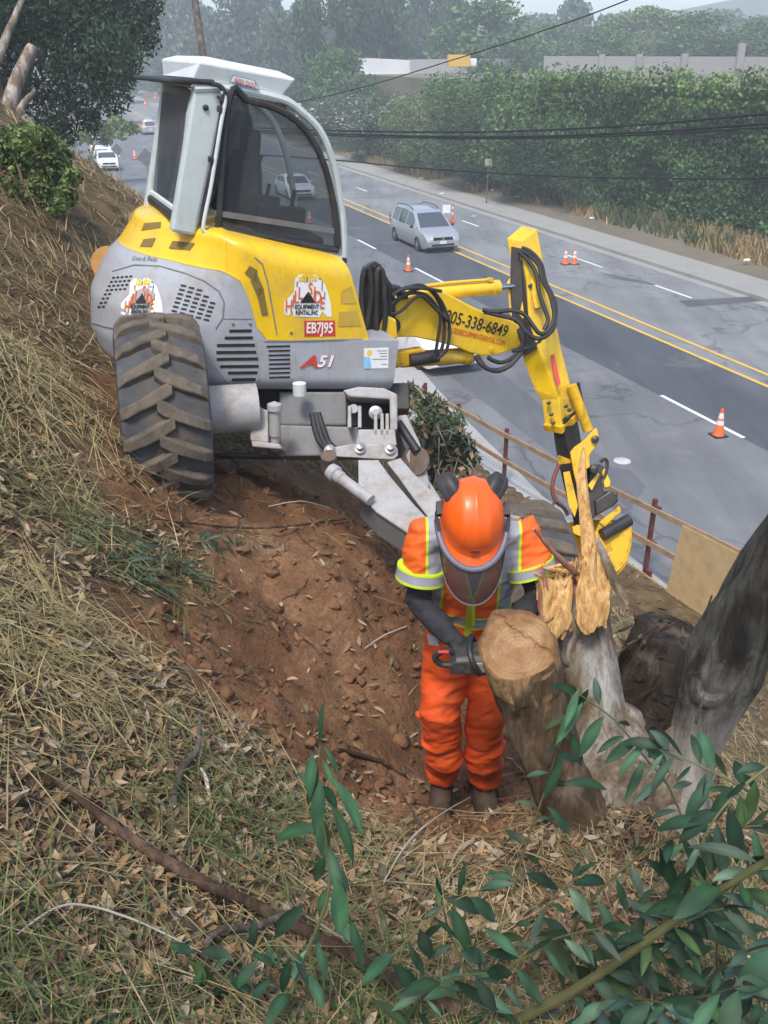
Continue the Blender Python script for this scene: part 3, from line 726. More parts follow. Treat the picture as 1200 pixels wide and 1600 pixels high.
# door: rubber frame, pane, cross bar, hinge side pipe
door = MB(); door.tube(catmull([C(*p, NC + 0.012) for p in INn], 5) + [C(-0.2, 0.905, NC + 0.012), C(-0.60, 0.95, NC + 0.012)], 0.022, 8)
door = door.build('cab_door_frame', M['black_rubber'], exc, smooth=True)
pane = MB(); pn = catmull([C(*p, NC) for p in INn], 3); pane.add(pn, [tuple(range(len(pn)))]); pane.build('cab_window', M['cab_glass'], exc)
bar = MB(); bar.prism([XP(320, 326, NC + 0.02), XP(527, 358, NC + 0.02), XP(527, 366, NC + 0.02), XP(320, 335, NC + 0.02)], -0.03 * EN); bar.build('door_bar', M['grey_dark'], exc)
mb = MB(); mb.tube(catmull(XPs([(346, 143), (352, 156), (346, 190), (338, 240), (329, 295), (318, 350), (322, 363), (350, 372), (400, 382), (460, 393), (538, 409)], NC + 0.05), 5), 0.012, 8)
mb.build('door_rail', M['ac_white'], exc, smooth=True)
mb = MB(); mb.tube(catmull(XPs([(340, 150), (346, 165), (338, 215), (330, 262), (321, 310), (312, 352)], NC + 0.04), 5), 0.008, 6)
mb.tube(catmull(XPs([(330, 131), (342, 134), (350, 142), (346, 158)], NC + 0.05), 5), 0.014, 6)
mb.build('pillar_cable', M['black_rubber'], exc, smooth=True)
mb = MB()
for q in [(343, 170), (329, 249), (538, 407)]: mb.box(XP(*q, NC + 0.05), (0.03, 0.03, 0.035), AXE)
mb.each('hinge', M['dark_metal'], exc, bevel=0.005)
mb = MB(); mb.lathe(XP(321, 168, NC + 0.01), EN, [(0.018, 0), (0.018, 0.012), (0.006, 0.02), (0, 0.02)], 12); mb.build('pillar_latch', M['black_rubber'], exc, smooth=True)
# far panes: rear half tinted, front half clear
SPL = [(-0.20, 1.715), (-0.10, 1.45), (-0.045, 1.2), (-0.03, 0.9)]
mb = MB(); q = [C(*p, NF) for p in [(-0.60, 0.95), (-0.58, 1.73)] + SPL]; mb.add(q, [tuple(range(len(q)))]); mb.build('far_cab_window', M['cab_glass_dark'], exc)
mb = MB(); q = [C(*p, NF) for p in SPL[::-1] + [(-0.12, 1.67), (-0.02, 1.60), (0.06, 1.5), (0.125, 1.32), (0.18, 1.12), (0.22, 0.86)]]; mb.add(q, [tuple(range(len(q)))]); mb.build('far_cab_window', M['clear_glass'], exc)
mb = MB(); mb.tube(catmull([C(*p, NF) for p in SPL], 5), 0.02, 8); mb.build('far_window_post', M['black_rubber'], exc, smooth=True)
# curved windscreen between the two frames
mb = MB(); a = [C(*p, NC - 0.03) for p in OUT[4:]]; b = [C(*p, NF + 0.03) for p in OUT[4:]]
mb.add(a + b, [(i, i + 1, len(a) + i + 1, len(a) + i) for i in range(len(a) - 1)]); mb.build('windscreen', M['clear_glass'], exc, smooth=True)
# rear window: pane, dark lower seal, bright strip
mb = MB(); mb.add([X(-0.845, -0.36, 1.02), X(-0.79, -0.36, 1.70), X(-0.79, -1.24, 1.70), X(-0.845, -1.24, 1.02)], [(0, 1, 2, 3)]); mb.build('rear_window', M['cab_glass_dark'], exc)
mb = MB(); mb.box(X(-0.85, -0.80, 0.985), (0.05, 0.98, 0.05), AXE); mb.build('rear_window_seal', M['black_rubber'], exc, bevel=0.01)
mb = MB(); mb.box(X(-0.845, -0.80, 1.03), (0.03, 0.98, 0.035), AXE); mb.build('rear_window_trim', M['ac_white'], exc, bevel=0.008)
# roof, visor, rooftop air unit
mb = MB(); OR = [(-0.80, 1.75), (-0.78, 1.785), (-0.58, 1.80), (-0.38, 1.795), (-0.2, 1.765), (-0.09, 1.71), (-0.11, 1.68), (-0.2, 1.72), (-0.58, 1.745)]
mb.loft([[X(f, n, u) for f, u in OR] for n in (NC + 0.01, -0.6, -1.0, NF - 0.01)]); mb.build('cab_roof', M['cab_paint'], exc, bevel=0.008)
mb = MB(); mb.prism([X(-0.66, -0.22, 1.775), X(-0.84, -0.22, 1.765), X(-0.90, -0.34, 1.75), X(-0.97, -1.36, 1.75), X(-0.66, -1.40, 1.775)], 0.03 * EU); mb.build('roof_visor', M['black_rubber'], exc, bevel=0.01)
mb = MB()
S0 = [X(-0.79, -0.25, 1.80), X(-0.23, -0.25, 1.765), X(-0.23, -1.22, 1.755), X(-0.79, -1.22, 1.80)]
S1 = [X(-0.755, -0.225, 1.89), X(-0.16, -0.225, 1.865), X(-0.16, -1.25, 1.865), X(-0.80, -1.25, 1.90)]
S2 = [X(-0.70, -0.32, 1.925), X(-0.24, -0.34, 1.90), X(-0.26, -1.16, 1.90), X(-0.72, -1.16, 1.93)]
mb.loft([S0, S1, S2]); ac = mb.build('roof_air_unit', M['ac_white'], exc, bevel=0.012)
fr = (XP(383, 130, -0.216), XP(404, 136.5, -0.216) - XP(362, 124.5, -0.216), EU); fr = (fr[0], fr[1] / np.linalg.norm(fr[1]), fr[2] - fr[1] * np.dot(fr[1], fr[2]) / np.dot(fr[1], fr[1]))
bd = MB(); bd.prism(XPs([(358, 128), (364, 117), (398, 125.5), (406, 141)], -0.22), 0.002 * EN); bd = bd.build('name_badge', M['ink_blue'], ac)
bd2 = MB(); bd2.prism(XPs([(360, 127), (365, 118.5), (397, 126.5), (404, 139)], -0.218), 0.002 * EN); bd2 = bd2.build('badge_face', M['ac_white'], ac)
wr('RED DOT', 0, 0, 7.5, 35, M['ink_red'], 'lettering', ac, frame=fr, lift=0.007)
mb = MB(); mb.box(XP(455, 166, NC - 0.1), (0.10, 0.12, 0.05), AXE); mb.build('roof_lamp', M['ac_white'], exc, bevel=0.01)
mb = MB(); mb.lathe(XP(435, 155, -0.24), EN, [(0.012, 0), (0.012, 0.008), (0, 0.01)], 10); mb.build('roof_bolt', M['black'], exc)
# interior: seat with headrest, console, steering levers, dark floor
mb = MB(); mb.loft([[X(-0.42 + 0.05 * k + df, n, 1.0 + 0.13 * k) for df, n in ((-0.07, -0.62), (0.05, -0.60), (0.05, -1.04), (-0.07, -1.02))] for k in range(0, 4)]); seat = mb.build('driver_seat', M['seat'], exc, bevel=0.03)
mb = MB(); mb.box(X(-0.25, -0.82, 1.0), (0.42, 0.46, 0.12), AXE); mb.build('seat_cushion', M['seat'], exc, bevel=0.04)
mb = MB(); mb.box(X(-0.27, -0.82, 1.46), (0.09, 0.28, 0.16), AXE); mb.build('headrest', M['seat'], exc, bevel=0.03)
mb = MB(); mb.box(X(-0.25, -0.80, 0.90), (0.80, 0.95, 0.05), AXE); mb.box(X(-0.12, -0.50, 1.02), (0.34, 0.10, 0.14), AXE); mb.box(X(-0.12, -1.12, 1.02), (0.34, 0.10, 0.14), AXE); mb.build('cab_floor', M['black_rubber'], exc, bevel=0.02)
mb = MB(); mb.tube([X(-0.05, -0.5, 1.06), X(-0.03, -0.5, 1.20)], 0.015, 8); mb.tube([X(-0.05, -1.12, 1.06), X(-0.03, -1.12, 1.17)], 0.015, 8); mb.each('control_lever', M['black'], exc, smooth=True)
# exhaust behind the hood
mb = MB(); mb.tube(catmull([XP(205, 396, -1.25), XP(198, 384, -1.25), XP(191, 371, -1.25), XP(188, 361, -1.25)], 4), [0.055] * 5 + [0.05, 0.045, 0.04] + [0.035, 0.03, 0.025, 0.02, 0.01], 12); mb.build('exhaust', M['black_rubber'], exc, smooth=True)

# ---- boom
NB = -0.45
BOOM = [(600, 512), (604, 487), (624, 470), (648, 460), (668, 454), (690, 454), (712, 465), (732, 476), (760, 490), (790, 497), (815, 510), (826, 524), (823, 537), (807, 546), (780, 554), (755, 557), (735, 552), (710, 541), (677, 533), (647, 527), (615, 527), (600, 528)]
mb = MB(); mb.prism(XPs(BOOM, NB), -0.24 * EN); boom = mb.build('boom', M['yellow'], exc, bevel=0.012)
mb = MB(); mb.lathe(XP(611, 508, NB), EN, [(0.062, -0.3), (0.062, 0.04), (0.05, 0.055), (0.0, 0.055)], 18); mb.build('boom_pin', M['dark_metal'], boom, smooth=True)
mb = MB(); mb.lathe(XP(768, 546, NB), EN, [(0.022, 0), (0.022, 0.008), (0.0, 0.01)], 14); mb.build('boom_pin', M['yellow_worn'], boom, smooth=True)
fr = (XP(745, 506.5, NB), XP(793, 520, NB) - XP(697, 495, NB), EU); bx = fr[1] / np.linalg.norm(fr[1]); fr = (fr[0], bx, EU - bx * np.dot(bx, EU))
wr('805-338-6849', 0, 0, 19, 116, M['ink_black'], 'lettering', boom, frame=fr, lift=0.004, bold=0.002)
fr2 = (XP(743, 525, NB), fr[1], fr[2]); wr('HILLSIDEEQUIPMENTRENTAL.COM', 0, 0, 8.5, 110, M['ink_orange'], 'lettering', boom, frame=fr2, lift=0.004)
# yellow bracket at the boom root, on top of the grey block
mb = MB(); mb.prism(XPs([(590, 530), (596, 512), (606, 494), (620, 500), (622, 530)], -0.30), -0.5 * EN); mb.build('boom_bracket', M['yellow'], exc, bevel=0.015)
# rams
def ram(px0, px1, n, r, mat, name, rod=None, rodr=0.02):
    mb = MB(); a, b = XP(*px0, n), XP(*px1, n); d = (b - a) / np.linalg.norm(b - a)
    mb.lathe(a, d, [(r * 0.9, 0), (r, 0.01), (r, np.linalg.norm(b - a) - 0.06), (r * 1.12, np.linalg.norm(b - a) - 0.055), (r * 1.12, np.linalg.norm(b - a)), (0.0, np.linalg.norm(b - a))], 20)
    o = mb.build(name, mat, exc, smooth=True)
    if rod:
        mb = MB(); mb.tube([b - d * 0.02, XP(*rod, n)], rodr, 14); mb.build('ram_rod', M['chrome'], o, smooth=True)
    return o
NR2 = NB - 0.12
r1 = ram((640, 461), (779, 449), NR2, 0.052, M['yellow'], 'boom_ram', (822, 445), 0.021)
mb = MB(); mb.tube(XPs([(660, 447), (700, 442), (765, 437)], NR2 + 0.02), 0.012, 8); mb.box(XP(766, 437, NR2 + 0.02), (0.04, 0.03, 0.03), AXE); mb.build('ram_pipe', M['yellow'], r1, smooth=True)
r2 = ram((625, 562), (735, 555), NB - 0.10, 0.062, M['yellow'], 'lift_ram')
mb = MB(); mb.prism(XPs([(614, 552), (660, 545), (670, 552), (664, 566), (640, 572), (618, 576)], NB - 0.02), -0.08 * EN); mb.build('ram_clevis', M['yellow_worn'], exc, bevel=0.01)
mb = MB(); mb.tube(XPs([(640, 563), (684, 556)], NB - 0.01), 0.05, 12); mb.build('ram_valve', M['dark_metal'], exc, smooth=True)

# ---- stick: loft of four-cornered sections (left edge, front edge, right edge + far corner)
TS = proj(XP(830, 530, NB + 0.03))[2]
def quad_sec(a, b, c, t):
    A, B_, C_ = P(*a, t + 0.06), P(*b, t), P(*c, t + 0.12); return [A, B_, C_, A + C_ - B_]
ST_UP = [((792, 373), (817, 378), (840, 358), -0.18), ((797, 402), (821, 406), (846, 392), -0.17), ((803, 424), (825, 430), (851, 425), -0.15), ((791, 441), (827, 448), (853, 442), -0.13), ((796, 490), (829, 494), (864, 490), -0.1),
         ((806, 530), (836, 528), (872, 518), -0.06), ((817, 560), (845, 552), (879, 552), -0.02), ((835, 610), (863, 600), (891, 597), 0.06), ((846, 625), (874, 623), (896, 624), 0.09), ((852, 668), (877, 668), (901, 650), 0.14)]
mb = MB(); mb.loft([quad_sec(a, b, c, TS + dt) for a, b, c, dt in ST_UP]); stickp = mb.build('stick', M['yellow'], exc, bevel=0.008)
ST_IN = [((862, 650), (881, 655), (900, 642), 0.13), ((866, 690), (886, 692), (907, 680), 0.18), ((872, 722), (892, 720), (911, 712), 0.22), ((882, 765), (899, 764), (916, 758), 0.28), ((893, 800), (905, 803), (921, 795), 0.33), ((900, 838), (910, 840), (926, 832), 0.38)]
mb = MB(); mb.loft([quad_sec(a, b, c, TS + dt) for a, b, c, dt in ST_IN]); inner = mb.build('telescopic_stick', M['dark_metal'], exc, bevel=0.006)
mb = MB(); mb.loft([quad_sec(a, b, c, TS + 0.115 + k * 0.03) for k, (a, b, c) in enumerate([((848, 664), (877, 668), (903, 647)), ((851, 673), (878, 678), (906, 655))])]); mb.build('stick_collar', M['yellow_worn'], stickp, bevel=0.004)
# worn paint on the lower inner stick
mb = MB(); mb.loft([quad_sec(a, b, c, TS + dt - 0.006) for a, b, c, dt in [((871, 712), (892.5, 709), (897, 706), 0.21), ((873, 726), (893.5, 723), (898, 720), 0.225)]]); mb.build('painted_band', M['yellow_worn'], inner)
def pp(pts, t): return [P(*p, t) for p in pts]
VD = np.array([0, CT, -ST])
mb = MB(); mb.prism(pp([(880, 738), (890, 736), (903, 790), (898, 808), (889, 790)], TS + 0.20), VD * 0.01); mb.build('painted_patch', M['yellow_worn'], inner)
# black upper inside face of the stick, with bolts
mb = MB(); mb.prism([P(799, 385, TS - 0.14), P(813, 388, TS - 0.165), P(822, 440, TS - 0.14), P(826, 500, TS - 0.105), P(840, 545, TS - 0.05), P(820, 556, TS - 0.02), P(800, 492, TS - 0.07), P(797, 448, TS - 0.09)], VD * 0.012)
mb.build('greasy_face', M['dark_metal'], stickp)
mb = MB()
for q, dt in [((829, 381), -0.08), ((840, 408), -0.06), ((828, 447), -0.14), ((884, 635), 0.05), ((889, 641), 0.08), ((886, 652), 0.09), ((861, 648), 0.09), ((864, 661), 0.11), ((857, 630), 0.08)]:
    mb.lathe(P(*q, TS + dt + 0.015), -VD, [(0.016, 0), (0.016, 0.03), (0.0, 0.034)], 10)
mb.each('stick_bolt', M['dark_metal'], stickp, smooth=True)
mb = MB(); mb.prism(pp([(861, 555), (866, 553), (871, 575), (876, 600), (872, 604), (866, 590)], TS - 0.01), VD * 0.02); mb.build('maker_badge', M['ink_red'], stickp)
mb = MB(); mb.prism(pp([(825, 432), (834, 424), (846, 430), (852, 460), (848, 480), (836, 482)], TS - 0.125), VD * 0.05); mb.build('ram_lug', M['yellow'], stickp, bevel=0.006)
# bucket ram along the stick, linkage plate
def pram(p0, p1, t0, t1, r, mat, name, parent=exc):
    mb = MB(); mb.tube([P(*p0, t0), P(*p1, t1)], r, 16); return mb.build(name, mat, parent, smooth=True)
pram((893, 602), (919, 672), TS + 0.10, TS + 0.20, 0.042, M['yellow_worn'], 'bucket_ram')
pram((903, 598), (916, 662), TS + 0.12, TS + 0.22, 0.014, M['black_rubber'], 'ram_guard')
mb = MB(); mb.prism(pp([(891, 707), (898, 698), (910, 690), (918, 682), (930, 669), (933, 669), (937, 689), (921, 711), (922, 730), (912, 735), (907, 765), (901, 756), (896, 735)], TS + 0.15), VD * 0.035); mb.build('linkage_plate', M['yellow_worn'], exc, bevel=0.006)
mb = MB(); mb.lathe(P(928, 687, TS + 0.17), -VD, [(0.03, 0), (0.03, 0.06), (0.0, 0.07)], 14); mb.lathe(P(925, 734, TS + 0.24), -VD, [(0.035, 0), (0.035, 0.1), (0.0, 0.11)], 14); mb.each('linkage_pin', M['dark_metal'], exc, smooth=True)
mb = MB()
mb.prism(pp([(920, 728), (935, 724), (948, 732), (940, 748), (945, 775), (965, 768), (966, 785), (940, 800), (925, 812), (917, 790), (922, 760)], TS + 0.26), VD * 0.16)
mb.prism(pp([(930, 782), (955, 766), (967, 779), (960, 790), (932, 806)], TS + 0.22), VD * 0.22)
mb.build('quick_coupler', M['dark_metal'], exc, bevel=0.012)
mb = MB(); mb.tube(catmull(pp([(938, 722), (944, 717), (949, 722), (947, 738), (943, 748)], TS + 0.24), 4), 0.014, 8); mb.build('coupler_hook', M['dark_metal'], exc, smooth=True)
mb = MB(); mb.prism(pp([(919, 759), (934, 738), (937, 742), (925, 767)], TS + 0.22), VD * 0.05); mb.prism(pp([(941, 738), (945, 731), (954, 752), (953, 760), (945, 762)], TS + 0.24), VD * 0.05); mb.each('coupler_claw', M['yellow'], exc, bevel=0.005)
# bucket: curved back shell swept across its width, two side plates with ears
BT = TS + 0.30
BK = [(937, 818), (985, 812), (988, 832), (986, 858), (979, 882), (966, 898), (948, 908), (925, 910), (905, 900)]
wdir = (P(905, 835, BT) - P(960, 820, BT + 0.22)); wdir /= np.linalg.norm(wdir)
mb = MB()
side = pp(BK, BT); off = VD * 0.42 - np.array([0.22, 0, 0])
mb.prism(side[1:] + [p + (side[1] - p) * 0.0 + np.array([0, 0, 0.035]) + (side[0] - p) * 0.03 for p in side[:1:-1]][:-1], off)
bucket = mb.build('bucket', M['yellow_worn'], exc, bevel=0.006)
mb = MB(); mb.prism(side, VD * 0.02 - np.array([0.01, 0, 0])); mb.prism([p + off * 0.97 for p in side], VD * 0.02); mb.each('bucket_side', M['yellow_worn'], bucket, bevel=0.004)
mb = MB(); mb.prism(pp([(936, 816), (968, 790), (971, 800), (962, 806), (945, 824)], BT - 0.02), VD * 0.03); mb.prism(pp([(894, 824), (902, 820), (916, 822), (916, 834), (905, 838), (896, 833)], BT + 0.02), VD * 0.05); mb.each('bucket_ear', M['yellow_worn'], bucket, bevel=0.005)
mb = MB(); mb.tube([P(941, 836, BT - 0.05), P(983, 812, BT + 0.02)], 0.052, 14); mb.build('pivot_tube', M['dark_metal'], bucket, smooth=True)

# ---- hoses
def hose(pts, n=None, t=None, r=0.014, name='hose', mat='black_rubber', m=6):
    mb = MB(); q = [XP(*p, n) if t is None else P(*p, t) for p in pts]; mb.tube(catmull(q, m), r, 8); return mb.build(name, M[mat], exc, smooth=True)
for i, (x0, xt) in enumerate([(572, 571), (580, 577), (588, 583), (594, 588), (600, 592), (584, 580), (606, 598), (612, 604)]):
    top = 412 + [6, 2, 0, 3, 8, 4, 22, 30][i]
    hose([(575 + i * 3, 528), (xt - 4, 500), (xt - 6 + i * .5, 455), (xt - 3, top + 8), (xt + 2, top), (xt + 7, top + 10), (xt + 9, 460), (x0 + 2, 500), (x0 - 4, 528)], n=-0.30 - 0.035 * (i % 4), r=0.019)
for k, pts in enumerate([[(600, 500), (606, 470), (622, 455), (640, 448), (660, 446), (680, 462), (692, 490), (694, 520), (690, 545), (678, 560)],
                         [(604, 492), (625, 466), (650, 452), (672, 452), (690, 472), (701, 500), (702, 525), (697, 548), (682, 562)],
                         [(605, 480), (630, 462), (656, 458), (676, 470), (688, 495), (684, 530), (679, 560)],
                         [(608, 488), (618, 490), (630, 483), (645, 468), (660, 463), (682, 484), (700, 500)],
                         [(612, 462), (630, 452), (655, 450), (690, 455)]]):
    hose(pts, n=NB + 0.05 + 0.012 * k, r=0.013)
mb = MB()
for q, s_ in [((616, 452), 0.08), ((628, 460), 0.07), ((608, 470), 0.06)]: mb.box(XP(*q, NB + 0.0), (s_, 0.10, s_ * 0.8), AXE)
mb.each('hose_block', M['dark_metal'], exc, bevel=0.015)
for k, pts in enumerate([[(754, 484), (775, 487), (800, 485), (820, 492), (832, 508), (842, 520), (852, 520), (862, 508), (866, 490), (860, 462), (848, 438), (842, 415), (826, 398), (812, 391)],
                         [(756, 487), (780, 493), (806, 500), (822, 518), (836, 528), (850, 527), (864, 514), (868, 495), (866, 470), (852, 440), (845, 412), (830, 394), (815, 387)],
                         [(810, 393), (826, 408), (838, 428), (842, 455), (850, 480), (856, 500), (850, 515)],
                         [(742, 556), (752, 570), (768, 578), (790, 574), (806, 560), (815, 546)],
                         [(746, 555), (758, 573), (776, 580), (796, 572), (812, 555), (818, 545)],
                         [(762, 558), (772, 564), (786, 566), (804, 556), (815, 540)],
                         [(800, 548), (822, 545), (840, 535), (846, 524)]]):
    tt = proj(XP(*pts[0], NB + 0.05))[2]; q = []
    mb = MB()
    for i, p in enumerate(pts): w = i / (len(pts) - 1); q.append(P(*p, tt * (1 - w) + (TS - 0.20 if k < 3 else TS - 0.02) * w if k not in (2,) else TS - 0.2))
    mb.tube(catmull(q, 6), 0.017, 8); mb.build('hose', M['black_rubber'], exc, smooth=True)
hose([(874, 725), (866, 745), (863, 765), (868, 782), (880, 792), (888, 805)], t=TS + 0.16, r=0.017, mat='red_hose')
hose([(888, 800), (870, 785), (862, 790), (850, 800), (842, 810)], t=TS + 0.1, r=0.009, mat='black_rubber')

# ---- tyres
def wheel(center, axis, R, W, nl, face_dir, label=None, rotk=0.0):
    axis = np.array(axis, float); axis /= np.linalg.norm(axis)
    up = np.array([0, 0, 1.0]); up = up - axis * np.dot(up, axis); up /= np.linalg.norm(up); fw = np.cross(axis, up)
    em = empty('wheel', center); em.parent = exc; em.location = Vector(np.asarray(center) - wloc(exc))
    r0 = R * 0.925; hw = W / 2
    prof = [(R * 0.50, -hw * 0.80), (R * 0.62, -hw * 0.97), (R * 0.78, -hw * 1.02), (R * 0.88, -hw * 0.97), (r0 * 0.965, -hw * 0.86), (r0 * 0.99, -hw * 0.5), (r0, 0), (r0 * 0.99, hw * 0.5), (r0 * 0.965, hw * 0.86), (R * 0.88, hw * 0.97), (R * 0.78, hw * 1.02), (R * 0.62, hw * 0.97), (R * 0.50, hw * 0.80)]
    def at(r, h, a): return np.asarray(center) + axis * h + r * (math.cos(a) * up + math.sin(a) * fw)
    mb = MB(); mb.loft([[at(r, h, 2 * math.pi * i / 72) for i in range(72)] for r, h in prof], True, False); mb.build('tyre', M['tread'], em, smooth=True, angle=60)
    mb = MB(); rng = random.Random(5)
    for sd in (-1, 1):
        for k in range(nl):
            a0 = 2 * math.pi * (k + (0.5 if sd > 0 else 0)) / nl + rotk; secs = []
            for j in range(8):
                w = j / 7; h = sd * (-0.09 * W + w * (hw * 0.98 + 0.09 * W)); bow = (w ** 0.85) * 0.25
                th = (0.100 - 0.028 * w) * 0.5 * (0.6 / R) ** 0.0
                rb = np.interp(abs(h) / hw, [0, 0.5, 0.86, 0.97, 1.0], [r0, r0 * 0.99, r0 * 0.965, R * 0.885, R * 0.85]) - 0.01
                rt = np.interp(abs(h) / hw, [0, 0.5, 0.86, 1.0], [R * .99, R * 0.982, R * 0.96, R * 0.885]) + rng.uniform(-.004, .004)
                ac_ = a0 + bow; da = th / R * (1 + rng.uniform(-.08, .08))
                secs.append([at(rb, h, ac_ - da * 1.25), at(rt, h, ac_ - da * 0.85), at(rt, h, ac_ + da * 0.85), at(rb, h, ac_ + da * 1.25)])
            mb.loft(secs)
    lg_ = mb.build('tread_lugs', M['lug'], em, bevel=0.010)
    mb = MB()
    for sd in (-1, 1):
        mb.loft([[at(r, sd * h, 2 * math.pi * i / 36) for i in range(36)] for r, h in [(R * 0.53, hw * 0.84), (R * 0.50, hw * 0.86), (R * 0.47, hw * 0.55), (R * 0.22, hw * 0.45), (R * 0.20, hw * 0.62), (0.01, hw * 0.64)]], True, False)
    mb.build('rim', M['grey_light'], em, smooth=True)
    return em
TC = P(255, 645, 5.75)
wheel(TC, (math.cos(math.radians(15)), math.sin(math.radians(15)), -0.03), 0.615, 0.505, 19, None)
wheel(P(806, 903, 5.35), (0.97, 0.22, 0.02), 0.45, 0.50, 18, None)

# ---- undercarriage
tax = np.array([math.cos(math.radians(15)), math.sin(math.radians(15)), -0.03]); tax /= np.linalg.norm(tax)
mb = MB(); mb.lathe(TC + tax * 0.18, tax, [(0.15, 0), (0.152, 0.05), (0.152, 0.40), (0.0, 0.40)], 28); mb.build('hub_drive', M['grey_light'], exc, smooth=True)
TD = 5.93
mb = MB(); mb.prism(pp([(391, 629), (419, 642), (419, 692), (391, 688)], TD - 0.08), VD * 0.26); mb.prism(pp([(392, 688), (438, 694), (440, 702), (394, 698)], TD - 0.1), VD * 0.3); mb.each('knuckle_bracket', M['grey_light'], exc, bevel=0.008)
mb = MB(); mb.lathe(P(430, 697, TD), np.array([0.03, 0.02, 1]), [(0.028, 0), (0.028, 0.07), (0.038, 0.075), (0.034, 0.24), (0.048, 0.245), (0.045, 0.28), (0.0, 0.30)], 16); mb.build('knuckle_pin', M['grey_light'], exc, smooth=True)
mb = MB(); mb.prism(pp([(405, 694), (418, 694), (420, 712), (404, 712)], TD + 0.02), VD * 0.15); mb.build('grease_block', M['dark_metal'], exc, bevel=0.01)
mb = MB(); mb.prism(pp([(335, 708), (440, 706), (440, 716), (335, 714)], TD + 0.25), VD * 0.2); mb.prism(pp([(340, 600), (640, 598), (640, 640), (340, 640)], TD + 0.75), VD * 0.6); mb.build('slew_ring', M['dark_metal'], exc, bevel=0.01)
mb = MB(); mb.prism(pp([(436, 612), (612, 612), (612, 665), (436, 665)], TD + 0.42), VD * 0.5); mb.build('chassis_upper', M['grey_dark'], exc, bevel=0.015)
mb = MB(); mb.prism(pp([(436, 664), (560, 667), (560, 712), (436, 713)], TD + 0.22), VD * 0.5); mb.build('chassis_beam', simple('chassis_grey', (0.19, 0.195, 0.20), 0.55, dirt=(0.13, 0.095, 0.06), dirt_amt=0.85, grime=.22), exc, bevel=0.012)
mb = MB(); mb.prism(pp([(535, 610), (560, 604), (600, 606), (621, 616), (621, 672), (609, 672), (609, 624), (545, 620)], TD + 0.12), VD * 0.35); mb.build('leg_housing', M['grey_light'], exc, bevel=0.012)
mb = MB(); mb.prism(pp([(540, 618), (609, 622), (609, 668), (540, 664)], TD + 0.4), VD * 0.05); mb.build('housing_void', M['black'], exc)
mb = MB(); mb.lathe(P(468, 610, TD + 0.25), np.array([0, 0, 1.0]), [(0.045, -0.03), (0.045, 0.05), (0, 0.05)], 16); mb.build('drain_plug', M['ac_white'], exc, smooth=True)
mb = MB()
for q in [(546, 652), (562, 652), (587, 664), (597, 664), (605, 664)]:
    mb.prism(pp([(q[0] - 2.5, q[1] - 18), (q[0] + 2.5, q[1] - 18), (q[0] + 3, q[1] + 16), (q[0] - 3, q[1] + 16)], TD + 0.10), VD * 0.10)
mb.each('lug_plate', M['grey_light'], exc, bevel=0.004)
mb = MB(); mb.lathe(P(587, 646, TD + 0.2), -VD, [(0.045, 0), (0.045, 0.05), (0.022, 0.055), (0.022, 0.09), (0, 0.09)], 18); mb.lathe(P(553, 640, TD + 0.2), -VD, [(0.03, 0), (0.03, 0.06), (0, 0.06)], 14); mb.each('pulley', M['steel'], exc, smooth=True)
mb = MB(); mb.prism(pp([(507, 705), (514, 700), (550, 694), (612, 694), (621, 700), (622, 712), (614, 718), (585, 717), (520, 713), (509, 711)], TD - 0.02), VD * 0.05); mb.prism(pp([(560, 671), (617, 671), (620, 696), (556, 696)], TD + 0.1), VD * 0.04); mb.each('leg_plate', M['grey_light'], exc, bevel=0.006)
mb = MB()
for q in [(563, 703), (610, 704), (516, 706)]: mb.lathe(P(*q, TD - 0.0), -VD + np.array([0, 0, 0.5]), [(0.038, 0), (0.038, 0.03), (0.022, 0.035), (0.022, 0.065), (0, 0.07)], 14)
mb.each('leg_pin', M['steel'], exc, smooth=True)
for k, dx in enumerate((0, 6, 12)): hose([(488 + dx * .7, 645), (492 + dx, 668), (500 + dx, 690), (512 + dx, 702)], t=TD + 0.10, r=0.022)
# front leg: two pale top plates over webs coloured dark to paint their shaded sides, tapering down to the hidden foot wheel
def legsec(l, r_, t, h): a, b = P(*l, t), P(*r_, t + 0.02); dn = np.array([0.0, 0.10, -1.0]); dn /= np.linalg.norm(dn); return [a, b, b + dn * h, a + dn * h]
L1 = [((561, 719), (590, 719), 5.86, 0.10), ((562, 745), (606, 742), 5.76, 0.15), ((562, 768), (622, 762), 5.70, 0.18), ((590, 798), (646, 790), 5.58, 0.18), ((640, 832), (668, 812), 5.44, 0.17), ((680, 862), (700, 842), 5.36, 0.15), ((735, 905), (750, 885), 5.30, 0.12)]
L2 = [((606, 722), (625, 716), 5.92, 0.10), ((624, 745), (646, 740), 5.80, 0.13), ((648, 778), (676, 770), 5.66, 0.13), ((668, 804), (692, 792), 5.56, 0.13), ((705, 840), (725, 828), 5.46, 0.12), ((752, 888), (768, 870), 5.34, 0.10)]
for L in (L1, L2):
    mb = MB(); mb.loft([legsec(*q) for q in L]); lg_ = mb.build('leg', M['grey_dark'], exc, bevel=0.006)
    mb = MB(); secs = []
    for l, r_, t, h in L:
        a, b = P(*l, t - 0.012), P(*r_, t + 0.008); e = (a - b) * 0.04; secs.append([a + e, b - e, b - e - np.array([0, 0, 0.014]), a + e - np.array([0, 0, 0.014])])
    mb.loft(secs); mb.build('leg_top_plate', M['grey_light'], lg_, bevel=0.003)
mb = MB(); mb.lathe(P(516, 735, 5.72), P(566, 772, 5.60) - P(516, 735, 5.72), [(0.05, 0), (0.055, 0.05), (0.042, 0.06), (0.042, 0.10), (0.036, 0.105), (0.036, 0.35), (0, 0.35)], 18); mb.build('leg_ram', M['grey_light'], exc, smooth=True)
